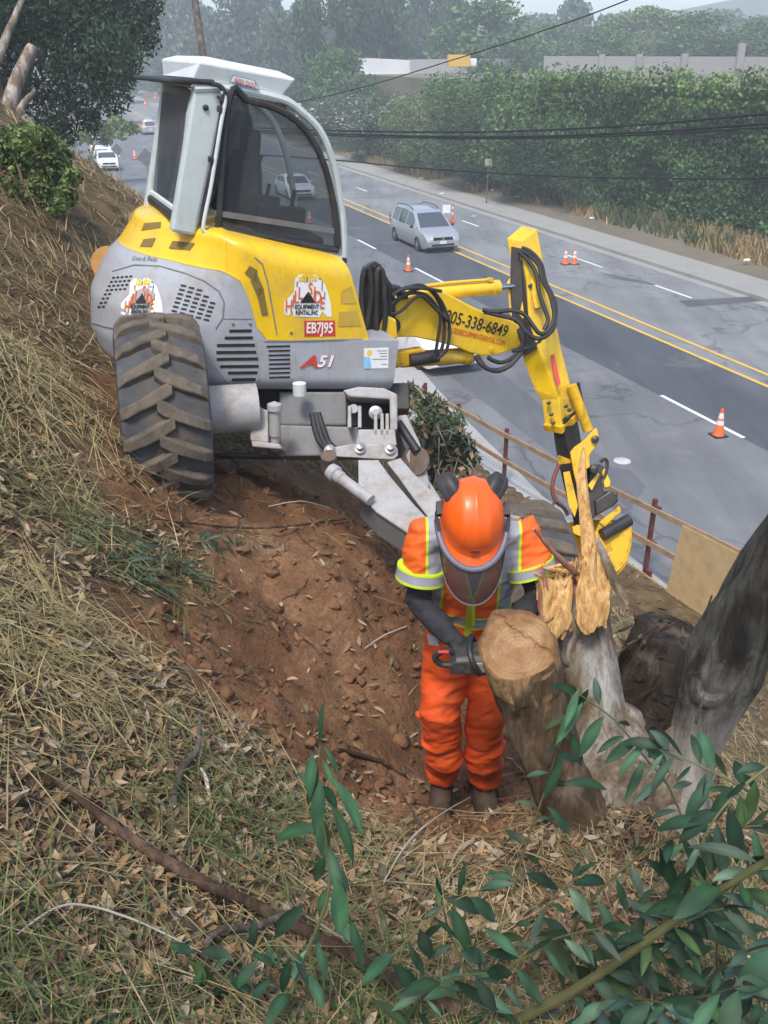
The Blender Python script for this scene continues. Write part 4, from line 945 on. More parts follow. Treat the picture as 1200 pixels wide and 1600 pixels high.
mb = MB(); mb.lathe(P(514, 722, 5.76), np.array([0.0, -0.4, 0.9]), [(0.05, -0.06), (0.05, 0.06), (0, 0.06)], 14); mb.build('ram_eye', M['rust'], exc, smooth=True)
# second leg reaching away on the far side
L3 = [((618, 650), (636, 648), 6.45, 0.3), ((628, 690), (656, 690), 6.40, 0.3), ((652, 740), (672, 752), 6.35, 0.25), ((668, 790), (690, 780), 6.3, 0.2)]
mb = MB(); mb.loft([legsec(*q) for q in L3]); l3 = mb.build('leg', M['grey_light'], exc, bevel=0.01)
mb = MB(); mb.prism(pp([(634, 712), (640, 702), (655, 698), (662, 720), (671, 755), (668, 768), (648, 748)], 6.28), VD * 0.05); mb.build('hub_plate', M['grey_light'], l3, bevel=0.008)
mb = MB(); mb.lathe(P(650, 720, 6.29), -VD + np.array([-0.4, 0, 0]), [(0.10, 0), (0.10, 0.02), (0.06, 0.025), (0.0, 0.025)], 20); mb.build('rusty_hub', M['rust'], l3, smooth=True)
mb = MB(); mb.tube([P(622, 660, 6.3), P(652, 705, 6.25)], 0.03, 10); mb.build('leg_hose', M['black_rubber'], l3, smooth=True)
# ================================================================== the worker with the chainsaw
def W(px, py, Y): d = ray(px, py); return CAM + d * (Y / d[1])
def remeshed(mb, name, mat, parent, voxel=0.012, smooth=6, wrinkle=0.0, wscale=0.12, wr2=0.0):
    o = mb.build(name, mat, parent)
    md = o.modifiers.new('r', 'REMESH'); md.mode = 'VOXEL'; md.voxel_size = voxel; md.use_smooth_shade = True
    if smooth: m2 = o.modifiers.new('s', 'SMOOTH'); m2.iterations = smooth; m2.factor = 0.5
    dg = bpy.context.evaluated_depsgraph_get(); me = bpy.data.meshes.new_from_object(o.evaluated_get(dg))
    old = o.data; o.modifiers.clear(); o.data = me; bpy.data.meshes.remove(old); me.name = name
    if not me.materials: me.materials.append(mat)
    if wrinkle:      # cloth folds: ridged, running diagonally across the limb
        k = len(me.vertices); co = np.empty(k * 3); me.vertices.foreach_get('co', co); co = co.reshape(-1, 3); nr = np.empty(k * 3); me.vertices.foreach_get('normal', nr); nr = nr.reshape(-1, 3)
        f1 = 1 - 2.6 * np.abs(fbm(co[:, 0] / wscale * .55 + co[:, 2] / wscale * .35, co[:, 2] / wscale * 1.25 - co[:, 0] / wscale * .5 + co[:, 1] * 6, 3, 41)); f2 = fbm(co[:, 0] * 5 + co[:, 1] * 4, co[:, 2] * 6, 2, 43)
        co += nr * (wrinkle * (.42 * f1 - .15 + .35 * f2))[:, None]; me.vertices.foreach_set('co', co.ravel()); me.update()
    return o
def sphere(mb, c, r, n=14, sc=(1, 1, 1), ax=None):
    ax = np.eye(3) if ax is None else np.asarray(ax); c = np.asarray(c, float); secs = []
    for k in range(1, n):
        a = math.pi * k / n; secs.append([c + r * (math.sin(a) * math.cos(b) * sc[0] * ax[0] + math.sin(a) * math.sin(b) * sc[1] * ax[1] + math.cos(a) * sc[2] * ax[2]) for b in (2 * math.pi * i / (n + 4) for i in range(n + 4))])
    return mb.loft(secs)
def limb(mb, pts, rs, n=16):
    mb.tube(pts, rs, n); sphere(mb, pts[0], rs[0]); sphere(mb, pts[-1], rs[-1]); return mb
def oval(mb, spine, n=24):
    """loft of horizontal ovals: (centre, half width, half depth)"""
    return mb.loft([[np.asarray(c) + np.array([w * math.cos(a), d * math.sin(a), 0]) for a in (2 * math.pi * i / n for i in range(n))] for c, w, d in spine])
feet = on_ground(722, 1242)
wk = thing('person', 'worker in an orange high visibility shirt and trousers, orange helmet with raised ear muffs, leaning over a cut trunk with a chainsaw', 'person', feet)
wk["label"] = 'worker in orange helmet, shirt and trousers with grey bands, sawing the cut trunk'
hipL, hipR = W(702, 1005, 3.42), W(764, 1005, 3.45)
knL, knR = W(690, 1115, 3.36), W(758, 1120, 3.40); anL, anR = W(690, 1222, 3.50), W(757, 1226, 3.54)
pel, waist, chest, shl, nk = W(734, 985, 3.42), W(735, 945, 3.40), W(739, 880, 3.33), W(739, 822, 3.27), W(739, 803, 3.22)
sL, sR = W(667, 834, 3.27), W(812, 832, 3.30); eL, eR = W(652, 938, 3.24), W(842, 930, 3.22); wL, wR = W(704, 994, 3.05), W(800, 985, 3.02)
hL, hR = W(724, 1010, 3.02), W(783, 1000, 3.00)
hu = np.array([0.02, -0.72, 0.69]); hu /= np.linalg.norm(hu); hf = np.array([0.0, -0.69, -0.72]); hf -= hu * np.dot(hu, hf); hf /= np.linalg.norm(hf); hr = np.cross(hf, hu)
HC = W(738, 806, 3.10)
skin = simple('skin', (0.32, 0.17, 0.11), 0.55, var=0.08)
mb = MB()
oval(mb, [(pel - [0, 0, .10], .13, .10), (pel, .165, .115), (waist, .15, .105), (chest, .175, .115), (shl - [0, 0, .02], .17, .10), (nk, .07, .07)])
for h, k, a in ((hipL, knL, anL), (hipR, knR, anR)): limb(mb, [h, k, a], [.082, .058, .042])
for s_, e, w_ in ((sL, eL, wL), (sR, eR, wR)): limb(mb, [s_, e, w_], [.058, .042, .03]); limb(mb, [shl, s_], [.07, .06])
limb(mb, [nk, HC - hf * 0.02 - hu * .04], [.055, .055])
sphere(mb, HC, .098, 16, (0.82, 1.05, 1.1), [hr, hf, hu]); sphere(mb, HC + hf * 0.05 - hu * 0.075, .065, 12, (0.85, 0.9, 1), [hr, hf, hu])
sphere(mb, HC + hf * 0.118 - hu * 0.045, .016, 8, (0.9, 1, 1.6), [hr, hf, hu])
for sg in (-1, 1): sphere(mb, HC + hr * sg * 0.083 - hu * 0.03, .024, 8, (0.5, 0.8, 1.2), [hr, hf, hu])
remeshed(mb, 'body', skin, wk, 0.011, 4)
mb = MB()
for sg in (-1, 1): sphere(mb, HC + hf * 0.098 + hr * sg * 0.032 - hu * 0.012, .012, 8)
mb.build('eyes', M['ink_white'], wk, smooth=True)
mb = MB(); mb.tube([HC + hf * 0.112 - hu * 0.088 - hr * .022, HC + hf * 0.12 - hu * 0.088, HC + hf * 0.112 - hu * 0.088 + hr * .022], .006, 6); mb.build('mouth', simple('lips', (0.25, 0.09, 0.07), 0.6), wk, smooth=True)
# --- black long-sleeved undershirt: arms and throat
blackc = simple('black_cloth', (0.022, 0.022, 0.027), 0.85, var=0.35, scale=20)
mb = MB()
for s_, e, w_ in ((sL, eL, wL), (sR, eR, wR)): limb(mb, [s_, s_ * .45 + e * .55, e, e * .5 + w_ * .5, w_], [.06, .056, .055, .05, .041])
oval(mb, [(chest, .15, .112), (shl - [0, 0, .02], .13, .105), (nk, .075, .078), (nk + np.array([0, -.015, .035]), .068, .07)])
remeshed(mb, 'undershirt', blackc, wk, 0.008, 3, 0.018, 0.06)
# --- orange vest-shirt with grey and lime bands (stripes are in the cloth's own material)
t = NT('hi_vis_orange')
ORG = hexc(248, 92, 8); LIME = hexc(190, 215, 40)
f = t.noise(9, 5, 0.6); base = t.ramp(f, [(0.3, (0.74, 0.105, 0.006, 1)), (0.7, (0.86, 0.145, 0.010, 1))])
base = t.mix(t.ramp(t.noise(5, 7, 0.7), [(0.58, (0, 0, 0, 1)), (0.75, (0.45,) * 3 + (1,))]), base, (0.28, 0.09, 0.03, 1))
sep = t.n.new('ShaderNodeSeparateXYZ'); t.l.new(t.tc(), sep.inputs[0])
xc = float((shl - feet)[0]); lean = float((waist - shl)[0] / (waist - shl)[2])
dx = t.math('SUBTRACT', sep.outputs[0], xc); ax_ = t.math('ABSOLUTE', dx)
off = t.math('ABSOLUTE', t.math('SUBTRACT', ax_, 0.148))
grey_m = t.math('LESS_THAN', off, 0.030); lime_m = t.math('LESS_THAN', off, 0.040)
zb = float((W(735, 968, 3.3) - feet)[2]); offz = t.math('ABSOLUTE', t.math('SUBTRACT', sep.outputs[2], zb))
gz_m = t.math('LESS_THAN', offz, 0.024); lz_m = t.math('LESS_THAN', offz, 0.033)
lime = t.math('MAXIMUM', lime_m, lz_m); grey = t.math('MAXIMUM', grey_m, gz_m)
zip_m = t.math('MULTIPLY', t.math('LESS_THAN', ax_, 0.013), t.math('LESS_THAN', sep.outputs[2], float((W(740, 930, 3.2) - feet)[2])))
c = t.mix(lime, base, c4(LIME)); refl = t.ramp(t.noise(14, 5), [(0.3, (0.26, 0.26, 0.30, 1)), (0.7, (0.38, 0.38, 0.42, 1))]); c = t.mix(grey, c, refl); c = t.mix(zip_m, c, (0.42, 0.50, 0.03, 1))
t.set('Base Color', c); t.set('Roughness', 0.7); t.bump(t.noise(160, 2), 0.15, 0.002); M['vest'] = t.m
mb = MB()
oval(mb, [(pel + [0, 0, .0], .168, .128), (waist, .17, .13), (W(737, 915, 3.36), .185, .135), (chest, .20, .138), (W(739, 842, 3.29), .20, .125), (shl, .15, .105), (shl + [0, 0, .03], .10, .09)])
for s_, e in ((sL, eL), (sR, eR)): limb(mb, [shl * .5 + s_ * .5 - [0, 0, .02], s_, s_ * .62 + e * .38], [.088, .082, .084]); mb.tube([s_ * .62 + e * .38, s_ * .33 + e * .67], [.084, .087], 20)
vest = remeshed(mb, 'hi_vis_shirt', M['vest'], wk, 0.007, 3, 0.040, 0.10)
# sleeve bands
for s_, e in ((sL, eL), (sR, eR)):
    d = e - s_; mb = MB()
    mb.tube([s_ + d * .50, s_ + d * .64], [.1005, .1015], 28); band = mb.build('reflective_band', simple('reflective_grey', (0.34, 0.34, 0.38), 0.45, var=.15, scale=20), wk, smooth=True)
    mb = MB(); mb.tube([s_ + d * .475, s_ + d * .505], [.101, .102], 28); mb.tube([s_ + d * .635, s_ + d * .672], [.102, .1025], 28); mb.build('lime_edging', simple('lime_cloth', LIME, 0.7), band, smooth=True)
# throat opening with lime edges
w0 = wloc(vest); BV['vest'] = BVHTree.FromPolygons([tuple(np.array(v.co) + w0) for v in vest.data.vertices], [tuple(p.vertices) for p in vest.data.polygons])
mb = MB(); decal(mb, [(720, 846), (763, 846), (741, 934), (738, 934)], 0.006, 4, 8, which=('vest',)); mb.build('shirt_opening', blackc, wk, smooth=True)
mb = MB(); surf_tube(mb, [(720, 848), (729, 900), (738, 934)], 0.0065, 0.004, ('vest',)); surf_tube(mb, [(763, 848), (753, 900), (741, 934)], 0.0065, 0.004, ('vest',)); surf_tube(mb, [(739.5, 930), (740, 985)], 0.008, 0.003, ('vest',)); mb.build('lime_piping', simple('lime_piping', hexc(200, 215, 50), 0.6), wk, smooth=True)
# --- trousers, baggy and bunched at the knee
trous = simple('orange_chaps', (0.72, 0.085, 0.006), 0.75, var=0.16, scale=7, dirt=(0.22, 0.07, 0.03), dirt_amt=0.55, dscale=7, bump=0.1, bscale=120)
mb = MB()
oval(mb, [(pel - [0, 0, .13], .155, .125), (pel - [0, 0, .05], .185, .14), (pel + [0, 0, .05], .175, .135)])
for h, k, a, sg in ((hipL, knL, anL, -1), (hipR, knR, anR, 1)):
    j = [h, h * .5 + k * .5, k + [sg * .01, -.02, .03], k - [0, -.01, .06], k * .45 + a * .55 + [sg * -.012, -.02, 0], a + [0, 0, .13], a + [0, 0, .075]]
    limb(mb, j, [.115, .104, .094, .085, .086, .082, .085], 20)
    for q, rr in ((.35, .088),): p = k * (1 - q) + a * q; sphere(mb, p + np.array([.012 * sg, -.015, 0]), rr, 10, (1, 1, .45))
sphere(mb, W(660, 1117, 3.40), .035, 8, (1, .7, .6))
tro = remeshed(mb, 'trousers', trous, wk, 0.007, 3, 0.024, 0.085)
mb = MB()
w0 = wloc(tro); BV['tro'] = BVHTree.FromPolygons([tuple(np.array(v.co) + w0) for v in tro.data.vertices], [tuple(p.vertices) for p in tro.data.polygons]); decal(mb, [(668, 990), (683, 994), (687, 1010), (671, 1007)], .004, 3, 3, which=('tro',))
mb.build('pocket_patch', simple('grey_patch', (0.42, 0.40, 0.38), 0.7), wk)
# --- boots
boot = simple('brown_boot', (0.050, 0.031, 0.020), 0.7, var=.3, scale=14, dirt=(0.15, 0.09, 0.05), dirt_amt=.5, dscale=9)
for a, dx_ in ((anL, -.03), (anR, .02)):
    mb = MB(); zf = a[2] - .10
    secs = []
    for s_, wd, ht in ((.10, .045, .10), (.06, .055, .12), (.0, .055, .13), (-.07, .056, .10), (-.14, .056, .078), (-.19, .046, .065), (-.215, .025, .05)):
        secs.append([np.array([a[0] + dx_ * (-s_) * 4 + wd * math.cos(q), a[1] + s_, zf + ht * .5 + ht * .5 * math.sin(q)]) for q in (2 * math.pi * i / 16 for i in range(16))])
    mb.loft(secs); bo = mb.build('boot', boot, wk, smooth=True)
    mb = MB(); mb.loft([[np.array([a[0] + dx_ * (-s_) * 4 + wd * c_, a[1] + s_, zf + z_]) for c_, z_ in ((-1, -.012), (1, -.012), (1, .018), (-1, .018))] for s_, wd in ((.11, .04), (.04, .055), (-.06, .056), (-.14, .06), (-.20, .045), (-.225, .02))]); mb.build('boot_sole', M['black_rubber'], bo, bevel=.004)
# --- helmet, ear muffs, face shield
helm = simple('orange_helmet', (0.86, 0.115, 0.008), 0.32, var=.05, scale=4, dirt=(0.4, 0.10, 0.03), dirt_amt=.35, dscale=10)
mb = MB(); secs = []; nb, na = 48, 16
def hp(a, b):
    """a: 0 crown .. 1 rim, b: angle from the front"""
    th = a * math.radians(97); x = math.sin(th) * math.sin(b); y = math.sin(th) * math.cos(b); z = math.cos(th)
    ridge = 0
    for xr in (0.0, 0.42, -0.42): ridge += 0.035 * math.exp(-((x - xr) / 0.09) ** 2) * max(0, min(1, (z + .1) * 2.2))
    k = 1 + ridge
    fl = 0.10 * max(0, (a - .86) / .14)
    return HC + hu * 0.015 + hr * x * .116 * (k + fl * .5) + hf * y * (.150 if y > 0 else .142) * (k + fl * (1.3 if y > 0.3 else .4)) + hu * z * .135 * k
for ia in [.06, .4] + list(range(1, na + 1)): secs.append([hp(ia / na, 2 * math.pi * i / nb) for i in range(nb)])
mb.loft(secs, True, True); helmet = mb.build('helmet', helm, wk, smooth=True, angle=70); sol = helmet.modifiers.new('s', 'SOLIDIFY'); sol.thickness = .004
mb = MB(); br = [hp(1.0, b) + hf * (0.028 * max(0, math.cos(b)) ** .6) - hu * .006 for b in np.radians(np.linspace(-75, 75, 15))]; ir = [hp(.96, b) for b in np.radians(np.linspace(-75, 75, 15))]
mb.add(ir + br, [(i, i + 1, 15 + i + 1, 15 + i) for i in range(14)]); pk = mb.build('helmet_peak', helm, wk, smooth=True); pk.modifiers.new('s', 'SOLIDIFY').thickness = .005
mb = MB(); mb.box(hp(.78, 0) + hf * .002, (.034, .006, .016), [hr, hu * .5 + hf * .86, hf * -.5 + hu * .86]); mb.build('helmet_badge', simple('dark_red_badge', (.22, .03, .015), .5), helmet, bevel=.002)
for sg in (-1, 1):
    c0 = W(738 + sg * 31, 760, 3.10) ; axm = hr * sg * .72 + hu * .55 - hf * .42; axm /= np.linalg.norm(axm); lg2 = -hf * .9 + hr * -sg * .45; lg2 -= axm * np.dot(lg2, axm); lg2 /= np.linalg.norm(lg2); ot = np.cross(axm, lg2)
    mb = MB(); mb.loft([[c0 + axm * h + lg2 * math.cos(q) * .062 * k + ot * math.sin(q) * .036 * k for q in (2 * math.pi * i / 24 for i in range(24))] for k, h in ((.8, -.022), (1, -.018), (1, .0), (.93, .016), (.6, .026), (.1, .029))]); em_ = mb.build('ear_muff', M['black_rubber'], wk, smooth=True, angle=50)
    mb = MB(); mb.loft([[c0 - axm * .02 + axm * h + lg2 * math.cos(q) * .064 * k + ot * math.sin(q) * .038 * k for q in (2 * math.pi * i / 24 for i in range(24))] for k, h in ((.85, -.022), (1.0, -.014), (1, 0), (.9, .004))]); mb.build('ear_cushion', simple('charcoal_foam', (.04, .04, .045), .9), em_, smooth=True)
    mb = MB(); side = hp(.93, sg * 1.72); mb.tube(catmull([c0 + axm * .02, c0 * .55 + side * .45 + hr * sg * .03, side + hr * sg * .012, hp(1.0, sg * 1.2) + hr * sg * .012], 5), .007, 8); mb.box(side + hr * sg * .008, (.02, .05, .035), [hr, hf, hu]); mb.build('muff_arm', M['black_rubber'], wk, smooth=True)
visb = simple('visor_frame', (.14, .13, .17), .45); mb = MB()
vb = [hp(1.0, b) + hf * (.036 * max(0, math.cos(b)) ** .5) - hu * .008 + hr * math.sin(b) * .01 for b in np.radians(np.linspace(-88, 88, 21))]
mb.tube(vb, .0125, 10); mb.build('visor_band', visb, wk, smooth=True)
t = NT('shield_mesh'); tr = t.n.new('ShaderNodeBsdfTransparent'); tr.inputs[0].default_value = (1, 1, 1, 1); t.set('Base Color', (.03, .022, .02, 1)); t.set('Roughness', .7)
mx = t.n.new('ShaderNodeMixShader'); mx.inputs[0].default_value = .76; t.l.new(tr.outputs[0], mx.inputs[1]); t.l.new(t.b.outputs[0], mx.inputs[2]); t.l.new(mx.outputs[0], t.out.inputs[0]); M['shield'] = t.m
mb = MB(); g = []; NV = 8
dn = np.array([0, -.10, -1.0]); dn /= np.linalg.norm(dn)
for j in range(NV + 1):
    w_ = j / NV
    for i in range(21):
        b = -1 + i / 10; edge = 1 - .16 * max(0, w_ - .5) * 2 * abs(b) ** 2
        g.append(vb[i] * 1.0 + dn * (.135 * w_ * (1 - .35 * abs(b) ** 3.5)) + np.array([0, -.02 * math.sin(w_ * 2.2), 0]) + hr * (-b * .016 * w_ ** 3))
mb.add(g, [(j * 21 + i, j * 21 + i + 1, (j + 1) * 21 + i + 1, (j + 1) * 21 + i) for j in range(NV) for i in range(20)]); shd = mb.build('face_shield', M['shield'], wk, smooth=True)
mb = MB(); rim_ = [g[j * 21] for j in range(NV + 1)] + [g[NV * 21 + i] for i in range(1, 21)] + [g[j * 21 + 20] for j in range(NV - 1, -1, -1)]; mb.tube(rim_, .0035, 6); mb.build('shield_rim', visb, shd, smooth=True)
# --- gloved hands: palm, four curled fingers of different lengths, thumb from the side
glove = simple('black_glove', (.028, .026, .028), .8, var=.3, scale=25)
def hand(wrist, palm_c, fdir, curl, thumb_side, nm='glove'):
    """fdir: direction palm -> fingers; curl: direction the fingers bend to; thumb_side: sideways, towards the thumb"""
    fdir = fdir / np.linalg.norm(fdir); curl = curl - fdir * np.dot(curl, fdir); curl /= np.linalg.norm(curl); sd = thumb_side - fdir * np.dot(thumb_side, fdir) - curl * np.dot(thumb_side, curl); sd /= np.linalg.norm(sd)
    mb = MB(); limb(mb, [wrist, wrist * .5 + palm_c * .5], [.036, .034])
    mb.loft([[palm_c + fdir * a + sd * w_ * x + curl * h * y for x, y in ((-1, -.6), (-.6, -1), (.6, -1), (1, -.6), (1, .6), (.6, 1), (-.6, 1), (-1, .6))] for a, w_, h in ((-.05, .028, .018), (-.02, .040, .018), (.02, .044, .016), (.045, .042, .013))])
    for k, (o_, ln) in enumerate(((.033, .92), (.011, 1.0), (-.012, .95), (-.034, .78))):
        b0 = palm_c + fdir * .042 + sd * o_; p1 = b0 + (fdir * .85 + curl * .5) * .038 * ln; p2 = p1 + (fdir * .05 + curl * 1.0) * .030 * ln; p3 = p2 + (-fdir * .75 + curl * .6) * .022 * ln
        limb(mb, [b0, p1, p2, p3], [.0115, .011, .010, .009], 10)
    tb = palm_c - fdir * .018 + sd * .036; limb(mb, [tb, tb + sd * .020 + fdir * .022 + curl * .012, tb + sd * .016 + fdir * .044 + curl * .034, tb + sd * .0 + fdir * .052 + curl * .055], [.015, .013, .0115, .010], 10)
    return remeshed(mb, nm, glove, wk, .0045, 2)
hand(wL, hL, np.array([.75, -.30, -.35]), np.array([.1, .35, -1.0]), np.array([.1, -1.0, .2]))
hand(wR, hR, np.array([-.72, -.25, -.30]), np.array([-.1, .35, -1.0]), np.array([-.1, -1.0, .2]))
# --- chainsaw held at the waist, bar running into the back of the cut trunk
saw = thing('chainsaw', 'dark chainsaw held at the worker\'s waist, its bar behind the sawn stump', 'chainsaw', W(728, 1030, 2.98))
s0 = W(738, 1030, 2.99); sx = np.array([.98, -.10, .05]); sx /= np.linalg.norm(sx); sy = np.array([.1, .98, .15]); sy -= sx * np.dot(sx, sy); sy /= np.linalg.norm(sy); sz = np.cross(sx, sy); A_ = [sx, sy, sz]
mb = MB(); mb.loft([[s0 + sx * a + sy * y * .055 + sz * (z_ * h + c_) for y, z_ in ((-1, -.7), (-.7, -1), (.7, -1), (1, -.7), (1, .7), (.7, 1), (-.7, 1), (-1, .7))] for a, h, c_ in ((-.085, .028, -.01), (-.06, .042, 0), (.02, .05, .005), (.07, .045, 0), (.085, .035, -.005))])
mb.build('powerhead', simple('saw_grey', (.045, .043, .043), .5, var=.3, dirt=(.25, .2, .14), dirt_amt=.7, dscale=14), saw, bevel=.005)
mb = MB(); mb.box(s0 + sx * .04 - sy * .056 + sz * .01, (.05, .01, .05), A_); mb.build('side_cover', simple('saw_pale', (.30, .29, .28), .5, dirt=(.2, .16, .1)), saw, bevel=.01)
mb = MB(); mb.tube(catmull([s0 - sx * .06 + sz * .03, s0 - sx * .10 + sz * .045, s0 - sx * .145 + sz * .01, s0 - sx * .12 - sz * .03, s0 - sx * .06 - sz * .03], 5), .013, 8); mb.build('rear_handle', M['black_rubber'], saw, smooth=True)
mb = MB(); mb.tube(catmull([s0 + sx * .03 - sy * .06 - sz * .02, s0 + sx * .0 - sy * .07 + sz * .06, s0 - sx * .01 + sz * .085, s0 + sy * .06 + sz * .06, s0 + sx * .02 + sy * .062 - sz * .02], 5), .012, 8); mb.build('front_handle', M['black_rubber'], saw, smooth=True)
mb = MB(); mb.box(s0 + sx * .075 + sz * .05, (.008, .09, .06), A_); mb.build('hand_guard', M['black_rubber'], saw, bevel=.004)
mb = MB(); mb.tube([s0 - sx * .13 - sy * .014 + sz * .048, s0 - sx * .09 - sy * .014 + sz * .048], .007, 8); mb.build('trigger_lock', M['ink_red'], saw, smooth=True)
mb = MB(); bl = .26; mb.prism([s0 + sx * .08 - sy * .03 + sz * .028, s0 + sx * (.06 + bl) - sy * .03 + sz * .03, s0 + sx * (.10 + bl) - sy * .03, s0 + sx * (.06 + bl) - sy * .03 - sz * .03, s0 + sx * .08 - sy * .03 - sz * .028], sy * .005); bar_ = mb.build('guide_bar', M['steel'], saw)
mb = MB(); mb.tube([s0 + sx * .08 - sy * .028 + sz * .032, s0 + sx * (.06 + bl) - sy * .028 + sz * .034, s0 + sx * (.105 + bl) - sy * .028, s0 + sx * (.06 + bl) - sy * .028 - sz * .034, s0 + sx * .08 - sy * .028 - sz * .032], .005, 6); mb.build('saw_chain', M['dark_metal'], bar_)
# ================================================================== the many-stemmed stump
def bark(name, pal, brown, streak=1.0, foot=None, torn=False):
    t = NT(name); v = t.map((9, 9, 1.3)); n = t.noise(1.0, 7, 0.68, vec=v, dist=.6)
    c = t.ramp(n, [(0.25, tuple(x * .35 for x in brown) + (1,)), (0.42, (*brown, 1)), (0.55, (*pal, 1)), (0.75, tuple(min(1, x * 1.25) for x in pal) + (1,))])
    big = t.ramp(t.noise(3.2, 4, .6, vec=t.map((1.6, 1.6, .7))), [(0.42, (0, 0, 0, 1)), (0.56, (1, 1, 1, 1))]); c2 = t.ramp(n, [(0.3, tuple(x * .3 for x in brown) + (1,)), (0.7, tuple(x * 1.3 for x in brown) + (1,))])
    c = t.mix(big, c, c2); fine = t.noise(1, 6, .75, vec=t.map((38, 38, 5)), dist=.5); c = t.mix(.75, c, t.ramp(fine, [(.28, (.35, .32, .3, 1)), (.5, (1, 1, 1, 1)), (.72, (1.35, 1.33, 1.3, 1))]), 'MULTIPLY')
    if torn:
        _, tf = t.attr('torn'); c = t.mix(tf, c, t.ramp(t.noise(1, 6, .75, vec=t.map((50, 50, 8))), [(.3, (.16, .085, .035, 1)), (.5, (.40, .24, .11, 1)), (.7, (.56, .37, .19, 1))]))
    if foot:
        sp = t.n.new('ShaderNodeSeparateXYZ'); t.l.new(t.tc(), sp.inputs[0]); zz = t.math('ADD', sp.outputs[2], t.math('MULTIPLY', t.math('SUBTRACT', t.noise(4, 6, .7), .5), 1.1)); fm = t.ramp(zz, [(.28, (1, 1, 1, 1)), (.62, (0, 0, 0, 1))])
        c = t.mix(fm, c, t.ramp(n, [(0.3, tuple(x * .4 for x in foot) + (1,)), (0.55, (*foot, 1)), (0.8, tuple(x * 1.2 for x in foot) + (1,))]))
    t.set('Base Color', c); t.set('Roughness', .9); t.set('Specular IOR Level', .2)
    t.bump(t.math('ADD', n, t.math('MULTIPLY', fine, .7)), 1.0, .03); return t.m
M['bark_grey'] = bark('peeling_grey_bark', (.42, .40, .365), (.24, .18, .12)); M['bark_brown'] = bark('brown_bark', (.27, .20, .13), (.13, .08, .045)); M['bark_torn'] = bark('brown_bark_torn_to_wood', (.25, .18, .12), (.12, .075, .042), torn=True); M['bark_dark'] = bark('dark_charred_bark', (.13, .115, .09), (.055, .042, .032)); M['bark_two'] = bark('dark_bark_paler_at_the_foot', (.10, .098, .082), (.036, .031, .025), foot=(.34, .31, .26))
t = NT('fresh_sawn_wood'); wv = t.n.new('ShaderNodeTexWave'); wv.wave_type = 'RINGS'; wv.rings_direction = 'SPHERICAL'; wv.inputs['Scale'].default_value = 22; wv.inputs['Distortion'].default_value = 3.0; wv.inputs['Detail'].default_value = 3; wv.inputs['Detail Scale'].default_value = 2
t.l.new(t.tc(), wv.inputs['Vector']); c = t.ramp(wv.outputs['Fac'], [(0.0, (.50, .32, .155, 1)), (1.0, (.57, .39, .21, 1))])
c = t.mix(t.ramp(t.noise(9, 6, .7), [(0.42, (0, 0, 0, 1)), (0.6, (1, 1, 1, 1))]), c, (.36, .20, .095, 1)); c = t.mix(t.ramp(t.noise(26, 5, .7), [(0.62, (0, 0, 0, 1)), (0.7, (.9, .9, .9, 1))]), c, (.16, .085, .035, 1)); vl = t.n.new('ShaderNodeVectorMath'); vl.operation = 'LENGTH'; t.l.new(t.tc(), vl.inputs[0]); rd = t.math('ADD', vl.outputs['Value'], t.math('MULTIPLY', t.math('SUBTRACT', t.noise(14, 4, .7), .5), .05))
c = t.mix(.75, c, t.ramp(rd, [(.0, (1.12, .98, .92, 1)), (.085, (1.05, .95, .85, 1)), (.10, (.80, .68, .5, 1)), (.118, (.95, .80, .6, 1)), (.135, (.42, .32, .22, 1))]), 'MULTIPLY')
t.set('Base Color', c); t.set('Roughness', .85); t.bump(t.noise(45, 6, .8), 1.0, .02); M['sawn'] = t.m
t = NT('splintered_wood'); n = t.noise(1, 6, .7, vec=t.map((40, 40, 4)), dist=.4); c = t.ramp(n, [(0.3, (.24, .11, .035, 1)), (0.5, (.56, .32, .11, 1)), (0.7, (.76, .54, .27, 1))]); t.set('Base Color', c); t.set('Roughness', .85); t.bump(n, .8, .012); M['splinter'] = t.m
t = NT('reddish_split_wood'); n = t.noise(1, 5, .7, vec=t.map((40, 40, 5))); t.set('Base Color', t.ramp(n, [(0.3, (.20, .07, .035, 1)), (0.7, (.42, .22, .14, 1))])); t.set('Roughness', .85); t.bump(n, .6, .01); M['redwood'] = t.m
def trunk_loft(path, radii, seed, n=40, m=10, rough=.10, jag=None, flute=0.0):
    """organic stem: returns sections; radius is broken up with noise along and around"""
    pts = catmull([np.asarray(p) for p in path], m); K = len(pts); rr = np.interp(np.linspace(0, 1, K), np.linspace(0, 1, len(radii)), radii); secs = []; ref = np.array([1.0, 0, 0])
    for k, p in enumerate(pts):
        d = pts[min(k + 1, K - 1)] - pts[max(k - 1, 0)]; d /= np.linalg.norm(d); a = ref - d * np.dot(ref, d); a /= np.linalg.norm(a); b = np.cross(d, a); ref = a; row = []
        for i in range(n):
            q = 2 * math.pi * i / n; nz = float(fbm(math.cos(q) * 1.6 + seed * 7.1, math.sin(q) * 1.6 + k * .10 + seed, 4, seed)) + .5 * float(vnoise(q * 5 + seed, k * .22, seed + 3)) * rough
            r = rr[k] * (1 + rough * 1.5 * nz + flute * math.sin(q * 5 + seed) * (1 - k / K)); row.append(p + r * (math.cos(q) * a + math.sin(q) * b))
        secs.append(row)
    return secs
base_c = on_ground(985, 1330)
stump = thing('eucalyptus_stump', 'felled eucalyptus with four stems: one sawn flat, one splintered, one rotten, one dark', 'tree stump', base_c)
